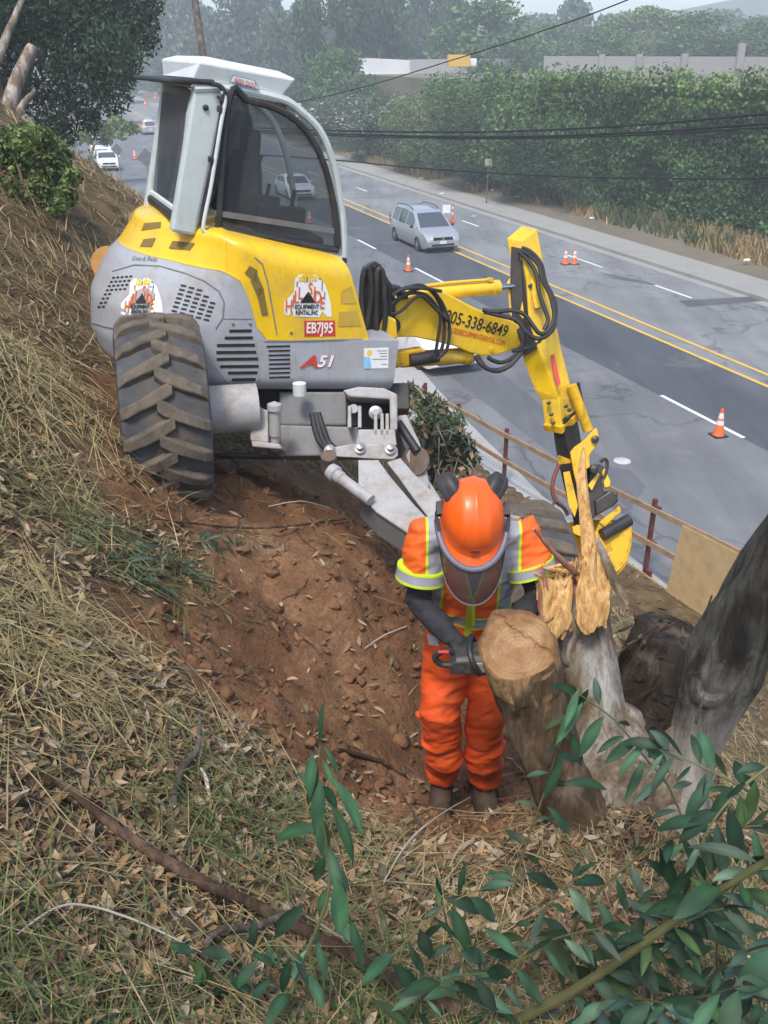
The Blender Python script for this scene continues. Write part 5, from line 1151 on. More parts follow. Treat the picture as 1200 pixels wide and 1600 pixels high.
# sawn stem in front of the worker
top = P(808, 1012, 3.22); path = [P(958, 1420, 3.50), P(912, 1310, 3.50), P(868, 1205, 3.46), P(838, 1110, 3.36), top]
secs = trunk_loft(path, [.145, .118, .114, .125, .135], 3, n=120, m=26, rough=.09, flute=.05)
cn = -ray(808, 1012) / np.linalg.norm(ray(808, 1012)) * .62 + np.array([-.10, 0, .69]) * .85; cn /= np.linalg.norm(cn)
def to_plane(p, d, p0, n_): return p + d * (np.dot(p0 - p, n_) / np.dot(d, n_))
axd = top - path[-2]; axd /= np.linalg.norm(axd)
cut = []
for i, p in enumerate(secs[-1]): cut.append(to_plane(p, axd, top, cn))
for k in range(3): secs[-2 - k] = [to_plane(p, axd, top - cn * .03 * (k + 1), cn) if np.dot(p - (top - cn * .03 * (k + 1)), cn) > 0 else p for p in secs[-2 - k]]
secs[-1] = cut
mb = MB(); mb.loft(secs, True, False); st1 = mb.build('sawn_stem', M['bark_torn'], stump, smooth=True)
# cut face: slightly domed disc with a felling step and a torn rim
cen = sum(cut) / len(cut); rings = []
for k, f_ in enumerate(np.linspace(1.0, .02, 16)):
    row = []
    for i, p in enumerate(cut):
        q = cen + (p - cen) * f_; ang = 2 * math.pi * i / len(cut); nzz = float(fbm(q[0] * 22, q[1] * 22 + q[2] * 15, 3, 9)); step = .016 if np.dot(q - cen, np.array([.55, .45, .55])) > .045 + .02 * nzz else 0.0
        row.append(q + cn * (.006 * nzz + step + (.006 if k == 1 else 0) - (.004 if k == 0 else 0)))
    rings.append(row)
e1 = empty('cut_face_anchor'); bpy.data.objects.remove(e1)
mb = MB(); mb.loft(rings, True, True); cf = mb.build('cut_face', M['sawn'], stump, smooth=True, local=False)
v_off = Vector(cen - np.asarray(wloc(stump)))
for v in cf.data.vertices: v.co -= v_off
cf.location = v_off
# bark torn away below the cut: a ragged band of bare wood on the front of the stem
w0_ = wloc(st1); tv = np.array([v.co for v in st1.data.vertices]) + w0_; dcut = (top - tv) @ axd; fr_ = (tv - cen) @ (-ray(808, 1012)); edge = .075 + .20 * fbm(tv[:, 0] * 9 + tv[:, 2] * 3, tv[:, 2] * 6 - tv[:, 1] * 8, 4, 33) + .05 * vnoise(tv[:, 0] * 40, tv[:, 1] * 40, 8); at = st1.data.attributes.new('torn', 'FLOAT', 'POINT'); at.data.foreach_set('value', (sstep(edge - dcut, -.006, .006)).astype(np.float32))
# splintered stem
path = [P(960, 1400, 3.75), P(945, 1250, 3.80), P(925, 1110, 3.80), P(910, 1000, 3.78), P(906, 935, 3.76)]
secs = trunk_loft(path, [.24, .165, .138, .126, .12], 8, rough=.10, flute=.04)
axs = path[-1] - path[-2]; axs /= np.linalg.norm(axs)
secs[-1] = [p + axs * (.05 * float(vnoise(i * .9, 1, 4)) + .02) for i, p in enumerate(secs[-1])]; secs[-2] = [p + axs * .03 * float(vnoise(i * .9, 1, 4)) for i, p in enumerate(secs[-2])]
mb = MB(); mb.loft(secs); st2 = mb.build('splintered_stem', M['bark_grey'], stump, smooth=True)
def shard(pts, wds, th, mat, name, t, tdir=0.0, parent=st2, seed=1):
    """a torn slab of wood following pixel path, ragged edges"""
    mb = MB(); rg = random.Random(seed); path = catmull([P(*p, t + tdir * i) for i, p in enumerate(pts)], 6); K = len(path); wd = np.interp(np.linspace(0, 1, K), np.linspace(0, 1, len(wds)), wds); secs = []
    for k, p in enumerate(path):
        d = path[min(k + 1, K - 1)] - path[max(k - 1, 0)]; d /= np.linalg.norm(d); sd = np.cross(d, VD); sd /= np.linalg.norm(sd); w_ = wd[k] * FP(t); u = k / K; l, r_ = w_ * (1 + .10 * math.sin(u * 9 + seed)), w_ * (1 + .10 * math.sin(u * 11 + seed * 2)); tt = min(th, w_ * .8) * (.9 + .15 * math.sin(u * 7 + seed))
        secs.append([p - sd * l, p - sd * l * .5 - VD * tt, p + sd * r_ * .4 - VD * tt * rg.uniform(.6, 1.1), p + sd * r_, p + VD * tt * .8])
    mb.loft(secs); return mb.build(name, M[mat], parent, smooth=True, angle=25)
def FP(t): return t / FPX
shard([(932, 940), (930, 905), (922, 850), (914, 800), (909, 760), (910, 725), (913, 695)], [16, 18, 13, 9, 9, 6, 1], .028, 'splinter', 'long_splinter', 3.70, .012, seed=2)
def fibres(name, base, tips, n, t, mat, seed, wd=(3, 7), spread=(10, 6), curl=0.0):
    """splintered bundle: many flat fibres running from around the base pixel to around the tip pixels"""
    mb = MB(); rg = random.Random(seed)
    for k in range(n):
        tp = rg.choice(tips); b = np.array([base[0] + rg.uniform(-1, 1) * spread[0], base[1] + rg.uniform(-1.3, 1) * 20]); e = np.array([tp[0] + rg.uniform(-1, 1) * spread[1], tp[1] + rg.uniform(-1, .6) * 16]); m_ = (b + e) / 2 + np.array([curl + rg.uniform(-2, 2), 0]); dt = rg.uniform(-.035, .045); q = catmull([P(*b, t + dt), P(*m_, t + dt - .01), P(*e, t + dt + rg.uniform(-.03, .03))], 4); w_ = rg.uniform(*wd) * FP(t); th = rg.uniform(.003, .007); secs = []
        a = rg.uniform(-.6, .6)
        for i, p in enumerate(q):
            u = i / (len(q) - 1); d = q[min(i + 1, len(q) - 1)] - q[max(i - 1, 0)]; d /= np.linalg.norm(d); sd = np.cross(d, VD); sd /= np.linalg.norm(sd); sd = sd * math.cos(a) + VD * math.sin(a); nn = np.cross(d, sd); w2 = w_ * (1 - .85 * u ** 2.2) * (.25 + .75 * min(1, u * 4)); secs.append([p - sd * w2, p + nn * th, p + sd * w2, p - nn * th])
        mb.loft(secs)
    return mb.build(name, M[mat], st2)
fibres('torn_slab', (928, 968), [(914, 885), (944, 866), (930, 850), (950, 895), (922, 868)], 44, 3.62, 'splinter', 3, (4, 11), (20, 11))
fibres('torn_slab', (872, 972), [(848, 905), (868, 896), (893, 888), (880, 905)], 40, 3.64, 'splinter', 6, (4, 11), (24, 11))
fibres('torn_slab', (850, 965), [(846, 915), (856, 905), (862, 925)], 12, 3.65, 'redwood', 5, (3, 7), (8, 6))
fibres('torn_slab', (892, 902), [(836, 908), (850, 918), (842, 900)], 12, 3.66, 'splinter', 7, (3, 6), (10, 4))
fibres('torn_slab', (905, 960), [(900, 900), (912, 880)], 14, 3.68, 'redwood', 8, (3, 7), (10, 8))
fibres('split_slab', (924, 972), [(914, 888), (926, 856), (920, 905)], 16, 3.585, 'splinter', 41, (9, 17), (14, 5), curl=-4)
fibres('split_slab', (868, 980), [(872, 905), (892, 896), (856, 915)], 16, 3.605, 'splinter', 42, (8, 15), (18, 6), curl=3)
shard([(850, 985), (853, 955), (862, 930)], [7, 10, 3], .025, 'redwood', 'split_slab', 3.62, .0, seed=43)
for i, (a, b) in enumerate([((852, 930), (846, 880)), ((866, 915), (851, 903)), ((905, 895), (916, 868)), ((922, 890), (940, 862)), ((945, 900), (944, 872)), ((912, 925), (900, 870)), ((935, 915), (950, 880)), ((925, 965), (938, 905))]):
    shard([a, ((a[0] + b[0]) / 2 + 2, (a[1] + b[1]) / 2), b], [5, 3.5, .4], .012, 'splinter' if i % 3 else 'redwood', 'wood_splinter', 3.60 + .02 * i, .0, seed=20 + i)
shard([(934, 842), (945, 872), (962, 908), (975, 935), (980, 946)], [3, 6, 8, 7, 2], .014, 'bark_grey', 'bark_strip', 3.60, -.02, seed=9)
mb = MB(); mb.tube(catmull([P(834, 826, 3.35), P(850, 846, 3.42), P(872, 870, 3.50), P(900, 896, 3.60)], 6), [.006] * 6 + [.009] * 6 + [.013] * 7, 8); mb.build('split_twig', M['redwood'], st2, smooth=True)
# rotten stem
path = [P(1020, 1330, 3.85), P(1015, 1190, 3.95), P(1018, 1090, 4.0), P(1034, 1020, 3.98), P(1048, 985, 3.94)]
secs = trunk_loft(path, [.22, .17, .165, .165, .15], 12, rough=.16); mb = MB(); mb.loft(secs); st3 = mb.build('rotten_stem', M['bark_dark'], stump, smooth=True)
rng = random.Random(8); mb = MB(); 
for i in range(46):
    px_, py_ = rng.uniform(965, 1080), rng.uniform(965, 1140); a = rng.uniform(-.9, .9) + (math.pi / 2 if rng.random() < .3 else -.5); L = rng.uniform(14, 46); w_ = rng.uniform(3, 8); tt = 3.80 + rng.uniform(-.04, .05) + abs(px_ - 1020) * .0012
    d = np.array([math.cos(a), math.sin(a)]); s_ = np.array([-d[1], d[0]]); c0 = np.array([px_, py_])
    mb.prism([P(*(c0 - d * L * .5 - s_ * w_ * .3), tt), P(*(c0 - s_ * w_ * .5), tt - .02), P(*(c0 + d * L * .5), tt + .02), P(*(c0 + s_ * w_ * .5), tt)], VD * .006)
mb.build('bark_flakes', M['bark_brown'], st3)
# dark leaning stem on the right
path = [P(1046, 1420, 3.46), P(1056, 1290, 3.52), P(1078, 1195, 3.50), P(1104, 1110, 3.44), P(1130, 1043, 3.36), P(1160, 980, 3.28), P(1197, 915, 3.18), P(1240, 845, 3.08), P(1300, 750, 2.96), P(1400, 590, 2.80), P(1520, 400, 2.65)]
secs = trunk_loft(path, [.15, .10, .085, .11, .135, .132, .125, .12, .115, .11, .10], 15, n=44, rough=.11, flute=.03); mb = MB(); mb.loft(secs); st4 = mb.build('dark_leaning_stem', M['bark_two'], stump, smooth=True)
mb = MB(); kc = P(1112, 1068, 3.27); kn = -VD + np.array([-.35, 0, .2]); kn /= np.linalg.norm(kn); u_ = np.cross(kn, [0, 0, 1]); u_ /= np.linalg.norm(u_); v_ = np.cross(u_, kn)
mb.loft([[kc + kn * h + u_ * r_ * math.cos(q) + v_ * r_ * 1.15 * math.sin(q) for q in (2 * math.pi * i / 24 for i in range(24))] for r_, h in ((.085, -.06), (.070, -.012), (.052, .004), (.036, .0), (.026, -.012), (.012, -.02), (.002, -.02))]); mb.build('branch_collar', M['bark_two'], st4, smooth=True)
mb = MB(); rng = random.Random(3)
for (a, b, w_) in [((1098, 968), (1112, 930), 4), ((1142, 1090), (1170, 1035), 5), ((1176, 1075), (1196, 1020), 5), ((1085, 1130), (1100, 1085), 4)]:
    mb.prism([P(*a, 3.16), P(a[0] + w_, a[1] + 3, 3.14), P(b[0] + w_ * .5, b[1], 3.12), P(*b, 3.12)], VD * .006)
mb.build('bark_flakes', M['bark_dark'], st4)
# grey root flare joining the stems
mb = MB()
def blob_px(px_, py_, t, r, sc): sphere(mb, P(px_, py_, t), r, 12, sc)
for q in [(975, 1270, 3.66, .22, (1.2, .8, 1.3)), (1040, 1290, 3.62, .19, (.9, .8, 1.3)), (900, 1340, 3.58, .16, (1, 1, 1)), (960, 1370, 3.58, .22, (1.3, 1, .7)), (1050, 1370, 3.55, .16, (1, 1, .8))]: blob_px(*q)
limb(mb, [P(1005, 1400, 3.52), P(996, 1260, 3.64), P(972, 1130, 3.80)], [.17, .115, .08]); limb(mb, [P(1062, 1400, 3.48), P(1046, 1280, 3.56), P(1072, 1160, 3.50)], [.15, .105, .085]); limb(mb, [P(930, 1390, 3.55), P(925, 1250, 3.68), P(915, 1130, 3.80)], [.16, .11, .09])
fl = remeshed(mb, 'root_flare', M['bark_grey'], stump, .014, 4, .07, .30)
rings_ = None
# ================================================================== grass, litter, clods, twigs, leafy sprigs
RNG = np.random.default_rng(7)
def hills_xy(n, rmin, rmax, seed, amax=38):
    rg = np.random.default_rng(seed); a = np.radians(rg.uniform(-amax, amax, n)); r = rmin * (rmax / rmin) ** (rg.uniform(0, 1, n) ** .85); return np.sin(a) * r, np.cos(a) * r, r, rg
def blades(name, n, rmin, rmax, seed, col_fn, len_rng, wid, keep, mat, label_kind='stuff', tilt=(.1, .9), amax=38):
    x, y, r, rg = hills_xy(n, rmin, rmax, seed, amax); k = keep(x, y, rg); x, y, r = x[k], y[k], r[k]; n = len(x); z = H(x, y)
    L = rg.uniform(*len_rng, n) * np.clip(.75 + r * .05, .8, 1.3); w = wid * rg.uniform(.6, 1.3, n) * np.clip(.65 + r * .12, .8, 2.0)
    az = rg.uniform(0, 2 * np.pi, n); el = rg.uniform(*tilt, n); dx, dy = np.cos(az), np.sin(az)
    # on a slope dead grass leans downhill
    dx = dx + .45 * RC; dy = dy + .45 * RS
    nrm = np.hypot(dx, dy); dx, dy = dx / nrm, dy / nrm; sx, sy = -dy, dx
    pts = []
    for f_, ww in ((0, 1.0), (.5, .8), (1.0, .12)):
        bend = f_ ** 2; hx = L * (f_ * np.cos(el) * .8 + bend * .25); hz = L * (f_ * np.sin(el) - bend * .35 * np.sin(el)) - .005
        gxx, gyy = x + dx * hx, y + dy * hx; gzz = np.maximum(H0(gxx, gyy) - H0(x, y) + z + hz * .9, z * 0 + H0(gxx, gyy) - H0(x, y) + z - .004)
        for sg in (-1, 1): pts.append(np.stack([gxx + sg * sx * w * ww * .5, gyy + sg * sy * w * ww * .5, gzz], -1))
    V = np.stack(pts, 1).reshape(-1, 3); b = np.arange(n)[:, None] * 6
    F = np.concatenate([b + np.array([0, 1, 3, 2]), b + np.array([2, 3, 5, 4])], 0)
    C_ = np.repeat(col_fn(x, y, rg, n), 6, 0); o = np_mesh(name, V, F, mat, colors=C_); return tag(o, kind='stuff')
M['straw'] = foliage('grass_blades', (1, 1, 1), transl=.2, rough=.7)
def greenness(x, y): return sstep(fbm(x * .9 + 3, y * .9, 3, 44), .18, .6)
def colgrass(x, y, rg, n):
    g = (rg.uniform(0, 1, n) < .04 + .22 * greenness(x, y))[:, None]; v = rg.uniform(.55, 1.35, n)[:, None]
    dry = np.array([.40, .30, .15]) * (1 - (m := rg.uniform(0, 1, n)[:, None])) + np.array([.24, .19, .105]) * m; grn = np.array([.10, .135, .05]) * (1 - m) + np.array([.19, .20, .08]) * m
    return np.where(g, grn, dry) * v
sk = lambda x, y, rg: rg.uniform(0, 1, len(x)) > soil_mask(x, y) * .985
dense = lambda x, y, rg: sk(x, y, rg) & (to_sr(x, y)[0] < 8) & (rg.uniform(0, 1, len(x)) < .45 + .55 * sstep(fbm(x * 1.7, y * 1.7, 3, 77), -.3, .35))
blades('dry_grass', 38000, 1.3, 9, 1, colgrass, (.06, .20), .0046, dense, M['straw'])
blades('dry_grass', 52000, 5, 26, 2, colgrass, (.10, .28), .006, dense, M['straw'])
side = lambda x, y, rg: dense(x, y, rg) & (np.abs(np.degrees(np.arctan2(x, y))) > 36)
blades('dry_grass', 60000, 1.0, 14, 4, colgrass, (.07, .24), .0055, side, M['straw'], amax=88)
def colgreen(x, y, rg, n): return np.array([.075, .105, .035]) * rg.uniform(.6, 1.7, n)[:, None] + np.array([.02, .01, 0]) * rg.uniform(0, 1, n)[:, None]
GP = [on_ground(*p) for p in [(190, 880), (250, 905), (110, 820), (40, 1560), (120, 1590), (420, 1260), (560, 1570), (650, 1590), (1160, 1560), (330, 1280)]]
def near_patch(x, y, rg):
    d = np.min([np.hypot(x - p[0], y - p[1]) for p in GP], 0); return (rg.uniform(0, 1, len(x)) < np.exp(-(d / .24) ** 2))
blades('green_grass', 26000, 1.3, 7, 3, colgreen, (.10, .28), .006, near_patch, M['straw'], tilt=(.3, 1.2))
BP = [on_ground(*p) for p in [(60, 590), (100, 640), (40, 690), (130, 600), (20, 620), (110, 560), (60, 740), (150, 680), (20, 540), (30, 1010), (50, 950)]]
def near_blond(x, y, rg):
    d = np.min([np.hypot(x - p[0], y - p[1]) for p in BP], 0); return (rg.uniform(0, 1, len(x)) < np.exp(-(d / .27) ** 2))
blond = lambda x, y, rg, n: (np.array([.46, .36, .17]) * (1 - (q := rg.uniform(0, 1, n)[:, None] ** 2)) + np.array([.22, .21, .08]) * q) * rg.uniform(.6, 1.15, n)[:, None]
blades('dry_grass', 34000, 2.0, 7, 6, blond, (.12, .36), .0045, near_blond, M['straw'], tilt=(.15, 1.0))
# long pale straws lying about
pale = lambda x, y, rg, n: np.array([.40, .31, .16]) * rg.uniform(.7, 1.2, n)[:, None]
blades('straw', 2600, 1.3, 8, 4, pale, (.25, .55), .0045, sk, M['straw'], tilt=(.0, .45))

def leaf_litter(name, n, rmin, rmax, seed, keep, size, cols, amax=38):
    x, y, r, rg = hills_xy(n, rmin, rmax, seed, amax); k = keep(x, y, rg); x, y = x[k], y[k]; n = len(x); z = H(x, y) + .008
    L = rg.uniform(*size, n); w = L * rg.uniform(.18, .42, n); az = rg.uniform(0, 2 * np.pi, n); d = np.stack([np.cos(az), np.sin(az), rg.uniform(-.6, .5, n) - .25], -1); d /= np.linalg.norm(d, axis=1)[:, None]
    s_ = np.stack([-np.sin(az), np.cos(az), rg.uniform(-.7, .7, n)], -1); s_ /= np.linalg.norm(s_, axis=1)[:, None]; up = np.cross(d, s_); up[up[:, 2] < 0] *= -1; c = np.stack([x, y, z], -1); curl = rg.uniform(-.1, .5, n)[:, None] * w[:, None]
    prof = ((-.5, .04), (-.3, .72), (-.05, 1.0), (.22, .74), (.5, .03)); P_ = []; bend = rg.uniform(-.25, .35, n)[:, None] * L[:, None]
    for a, ww in prof:
        mid = c + d * L[:, None] * a + up * (bend * (a * a * 1.6))
        P_ += [mid - s_ * w[:, None] * .5 * ww + up * curl * ww, mid, mid + s_ * w[:, None] * .5 * ww + up * curl * ww]
    V = np.stack(P_, 1).reshape(-1, 3); b = np.arange(n)[:, None] * 15
    F4 = np.concatenate([b + np.array(q) for k in range(4) for q in ([k * 3, k * 3 + 1, k * 3 + 4, k * 3 + 3], [k * 3 + 1, k * 3 + 2, k * 3 + 5, k * 3 + 4])], 0)
    ci = rg.integers(0, len(cols), n); C_ = np.array(cols)[ci] * rg.uniform(.5, 1.15, n)[:, None]; o = np_mesh(name, V, F4, M['straw'], colors=np.repeat(C_, 15, 0), smooth=True); return tag(o, kind='stuff')
LC = [(.36, .24, .12), (.44, .32, .19), (.24, .15, .075), (.46, .38, .27), (.18, .115, .06), (.33, .20, .10), (.18, .17, .09)]
lit = lambda x, y, rg: (rg.uniform(0, 1, len(x)) < np.where(soil_mask(x, y) > .5, .10, .75)) & (to_sr(x, y)[0] < 8)
leaf_litter('leaf_litter', 33000, 1.3, 8, 11, lit, (.03, .095), LC)
leaf_litter('leaf_litter', 22000, 1.0, 9, 14, lambda x, y, rg: lit(x, y, rg) & (np.abs(np.degrees(np.arctan2(x, y))) > 36), (.03, .095), LC, 88)
leaf_litter('wood_chips', 2600, 2.3, 5.5, 12, lambda x, y, rg: np.hypot(x - .75, y - 2.9) < rg.uniform(.2, 1.1, len(x)), (.015, .055), [(.52, .36, .19), (.45, .27, .12), (.36, .20, .09)])
leaf_litter('leaf_litter', 2200, 10, 18, 13, lambda x, y, rg: (to_sr(x, y)[0] > 5) & (to_sr(x, y)[0] < 9.3), (.08, .2), LC, 30)
# soil clods
def clods(name, n, seed, keep, size, mat, rmin=2, rmax=7):
    bm = bmesh.new(); bmesh.ops.create_icosphere(bm, subdivisions=2, radius=1); v0 = np.array([v.co[:] for v in bm.verts]); f0 = np.array([[v.index for v in f.verts] for f in bm.faces]); bm.free()
    x, y, r, rg = hills_xy(n, rmin, rmax, seed); k = keep(x, y, rg); x, y = x[k], y[k]; n = len(x); z = H(x, y); V = []; s_ = size[0] * (size[1] / size[0]) ** (rg.uniform(0, 1, n) ** 2.2)
    for i in range(n):
        nz = 1 + 1.0 * (vnoise(v0[:, 0] * 1.7 + i * 3.1, v0[:, 1] * 1.7 + v0[:, 2] * 1.3, i % 50) + .6 * 1.6 * vnoise(v0[:, 2] * 3.5 + i, v0[:, 0] * 3.5 - v0[:, 1] * 2, 7)); sc = rg.uniform(.6, 1.3, 3); sc[2] *= .75; V.append(v0 * nz[:, None] * sc * s_[i] + np.array([x[i], y[i], z[i] + s_[i] * .15]))
    V = np.concatenate(V); F = (f0[None] + (np.arange(n) * len(v0))[:, None, None]).reshape(-1, 3); o = np_mesh(name, V, F, mat)
    at = o.data.attributes.new('soil', 'FLOAT', 'POINT'); at.data.foreach_set('value', np.ones(len(V), np.float32)); return tag(o, kind='stuff')
clods('soil_clods', 5200, 21, lambda x, y, rg: soil_mask(x, y) > rg.uniform(.3, .9, len(x)), (.005, .038), M['hill'])

def twig_litter(n, seed):
    x, y, r, rg = hills_xy(n, 1.4, 6.5, seed); k = (soil_mask(x, y) < rg.uniform(.2, 1.3, n)); x, y = x[k], y[k]; mb = MB()
    for i in range(len(x)):
        a = rg.uniform(0, 6.28); L = rg.uniform(.06, .30); q = []
        for u in (-.5, -.1, .25, .5): xx, yy = x[i] + math.cos(a + u * .5) * L * u, y[i] + math.sin(a + u * .5) * L * u; q.append(np.array([xx, yy, 0]))
        zz = H(np.array([p[0] for p in q]), np.array([p[1] for p in q])); w = rg.uniform(.0015, .0045); mb.tube([p + np.array([0, 0, z_ + .012]) for p, z_ in zip(q, zz)], [w, w, w * .8, w * .4], 5)
    return mb
# --- fallen branches and twigs
M['twig_grey'] = bark('weathered_twig', (.26, .22, .19), (.13, .10, .08)); M['twig_brown'] = bark('brown_twig', (.20, .13, .085), (.10, .06, .04)); M['twig_pale'] = simple('bleached_twig', (.46, .40, .32), .85, var=.2)
tag(twig_litter(900, 91).build('twig_litter', M['twig_brown'], smooth=True), kind='stuff'); tag(twig_litter(450, 92).build('twig_litter', M['twig_grey'], smooth=True), kind='stuff')
def gpath(pts, lift): return [on_ground(*p, l) for p, l in zip(pts, lift if hasattr(lift, '__len__') else [lift] * len(pts))]
def branch(pts, lift, r, mat, label, name='fallen_branch', forks=(), cat='branch'):
    q = catmull(gpath(pts, lift), 8); rg = random.Random(len(pts) * 7 + int(pts[0][0])); q = [p + np.array([rg.uniform(-1, 1), rg.uniform(-1, 1), rg.uniform(-.5, 1)]) * r[0] * .25 for p in q]
    root = thing(name, label, cat, q[len(q) // 2]); mb = MB(); mb.tube(q, list(np.interp(np.linspace(0, 1, len(q)), np.linspace(0, 1, len(r)), r)), 10); mb.build('stem', M[mat], root, smooth=True)
    for fp, fl, fr in forks: mb = MB(); qq = catmull(gpath(fp, fl), 6); mb.tube(qq, list(np.linspace(fr[0], fr[1], len(qq))), 8); mb.build('side_twig', M[mat], root, smooth=True)
    return root
branch([(75, 1225), (130, 1270), (200, 1330), (300, 1395), (400, 1440), (500, 1490), (600, 1545), (715, 1600)], [.03, .045, .055, .06, .06, .06, .06, .06], [.008, .012, .015, .018, .019, .020, .021, .021], 'twig_brown', 'longest fallen branch, running diagonally across the dry grass to the bottom edge', forks=[([(470, 1480), (560, 1490), (640, 1540)], .04, (.008, .003)), ([(280, 1385), (300, 1310), (310, 1200)], [.03, .05, .05], (.004, .001))])
branch([(320, 1530), (328, 1495), (350, 1478), (400, 1474), (450, 1456), (490, 1462), (545, 1490)], [.03, .05, .06, .06, .07, .06, .04], [.008, .010, .010, .010, .009, .007, .004], 'twig_grey', 'crooked pale grey twig resting over the long diagonal branch')
branch([(225, 815), (300, 825), (380, 832), (460, 828), (540, 818)], [.02, .03, .03, .03, .03], [.004, .006, .007, .008, .008], 'twig_brown', 'straight brown twig lying on bare soil below the big rear tyre', forks=[([(300, 828), (262, 790), (250, 745)], [.03, .1, .18], (.004, .002)), ([(330, 830), (390, 845), (420, 835)], .03, (.003, .001))])
branch([(270, 1275), (285, 1225), (312, 1195), (316, 1160)], [.03, .05, .07, .12], [.009, .012, .010, .005], 'twig_grey', 'forked grey stick standing up from straw beside a curled pale bark strip')
branch([(316, 1215), (324, 1232), (328, 1262)], [.04, .03, .02], [.004, .008, .003], 'twig_pale', 'short curled strip of white bark on straw', name='bark_strip', cat='bark')
branch([(528, 1178), (560, 1186), (600, 1198), (634, 1216)], .02, [.010, .013, .012, .008], 'twig_brown', 'thick reddish root end lying on soil left of the worker\'s boots', name='tree_root', cat='root')
branch([(585, 1185), (615, 1230), (650, 1290), (690, 1345)], [.06, .05, .04, .03], [.003, .004, .004, .003], 'twig_grey', 'thin grey twig in front of the worker\'s left boot', forks=[([(650, 1290), (680, 1275), (712, 1258)], .05, (.003, .001))])
branch([(600, 1390), (640, 1330), (690, 1290), (735, 1262)], [.03, .05, .06, .07], [.003, .004, .004, .003], 'twig_pale', 'bleached thin twig crossing the grass below the worker')
branch([(150, 1330), (160, 1370), (175, 1400)], [.03, .05, .02], [.003, .004, .002], 'twig_grey', 'small bluish grey twig beside the upper part of the long branch')
branch([(1200, 1080), (1175, 1130), (1155, 1180)], [.05, .05, .05], [.008, .010, .010], 'twig_grey', 'grey stick on the straw right of the dark leaning stem')
branch([(790, 1560), (870, 1520), (920, 1540), (960, 1600)], [.06, .10, .08, .05], [.006, .008, .009, .008], 'twig_brown', 'bent tan twig among green leaves near the bottom edge')
branch([(30, 1480), (110, 1440), (210, 1460), (330, 1510)], [.03, .05, .05, .03], [.002, .003, .003, .002], 'twig_pale', 'long straw coloured stalk lying left of the crooked grey twig')
branch([(420, 800), (470, 790), (515, 800)], .025, [.003, .004, .003], 'twig_pale', 'short pale twig on soil under the excavator chassis')
branch([(570, 1020), (600, 1000), (635, 985)], .03, [.003, .004, .003], 'twig_pale', 'pale twig on the bank left of the worker\'s elbow')

# --- leafy sprigs
M['leaf'] = foliage('eucalyptus_leaf', (1, 1, 1), transl=.16, rough=.55); M['leafstem'] = simple('green_stem', (.12, .12, .05), .6, var=.3)
def leaf_geo(base, d, nrm, L, wd, droop, rg):
    d = d / np.linalg.norm(d); s_ = np.cross(d, nrm); s_ /= np.linalg.norm(s_) + 1e-9; up = np.cross(s_, d); prof = [0.02, .55, .92, 1.0, .86, .55, .03]; V = []; fold = rg.uniform(.10, .35); tw = rg.uniform(-.5, .5); pos = np.array(base, float); dd = d.copy(); K = len(prof)
    for k, pw in enumerate(prof):
        a = tw * k / K; ss = s_ * math.cos(a) + up * math.sin(a); uu = np.cross(ss, dd)
        V += [pos - ss * wd * pw * .5 + uu * fold * wd * pw * .5, pos, pos + ss * wd * pw * .5 + uu * fold * wd * pw * .5]; pos = pos + dd * L / (K - 1); dd = dd + np.array([0, 0, -1.0]) * droop / K + up * 0; dd /= np.linalg.norm(dd)
    F = []
    for k in range(K - 1): b = k * 3; F += [(b, b + 1, b + 4, b + 3), (b + 1, b + 2, b + 5, b + 4)]
    return V, F
def sprig(pts, label, n0, L0, wfrac=.34, r=(.006, .002), seed=1, cols=((.022, .062, .028), (.032, .082, .042), (.017, .045, .02), (.065, .11, .07), (.04, .075, .024)), extra=(), name='leafy_branch', down=.9, spread=1.0, tip=True, group=None, t0=.08, cat='branch'):
    n = int(n0 * 1.25); L = L0 * 1.15; wfrac *= .82; down *= 1.25; rg = random.Random(seed); q = catmull(pts, 8); root = thing(name, label, cat, q[0], group=group); mb = MB(); mb.tube(q, list(np.linspace(r[0], r[1], len(q))), 8); mb.build('stem', M['leafstem'], root, smooth=True)
    V, F, C_ = [], [], []
    def put(b, d, l):
        nr = np.array([rg.uniform(-.6, .6), rg.uniform(-1, -.1), rg.uniform(.2, 1)]); v, f = leaf_geo(b, d, nr, l, l * wfrac * rg.uniform(.6, 1.25), down * rg.uniform(.3, 1.2), rg); o = len(V); V.extend(v); F.extend([tuple(i + o for i in x) for x in f]); c = np.array(rg.choice(cols)) * rg.choice((.45, .55, .65, .8, 1.2)) * np.array([1.0, 1.0, .98]); C_.extend([c * (1.45 if i % 3 == 1 else 1.0) * (1 + .25 * math.sin(i * 1.7 + len(V))) for i in range(len(v))])
    for i in range(n):
        u = t0 + (1 - t0) * (i + rg.random() * .6) / n; k = min(int(u * (len(q) - 1)), len(q) - 2); p = q[k] + (q[k + 1] - q[k]) * (u * (len(q) - 1) - k); tan = q[k + 1] - q[k]; tan /= np.linalg.norm(tan); sd = np.cross(tan, [rg.uniform(-.3, .3), -.8, .5]); sd /= np.linalg.norm(sd); sd *= (1 if i % 2 else -1)
        d = sd * spread * rg.uniform(.5, 1) + tan * rg.uniform(.1, .8) + np.array([rg.uniform(-.3, .3), rg.uniform(-.5, .3), -down * rg.uniform(.1, .9)]); put(p + d * .008, d, L * rg.uniform(.45, 1.2))
    if tip: put(q[-1], q[-1] - q[-3], L * .8)
    for (a, b, t) in extra: A, B_ = P(*a, t), P(*b, t); put(A, B_ - A, np.linalg.norm(B_ - A))
    lv = np_mesh('leaves', np.array(V), np.array(F), M['leaf'], root, colors=np.array(C_), smooth=True); return root
def pt(pts, t): return [P(*p, (t if not hasattr(t, '__len__') else t[i])) for i, p in enumerate(pts)]
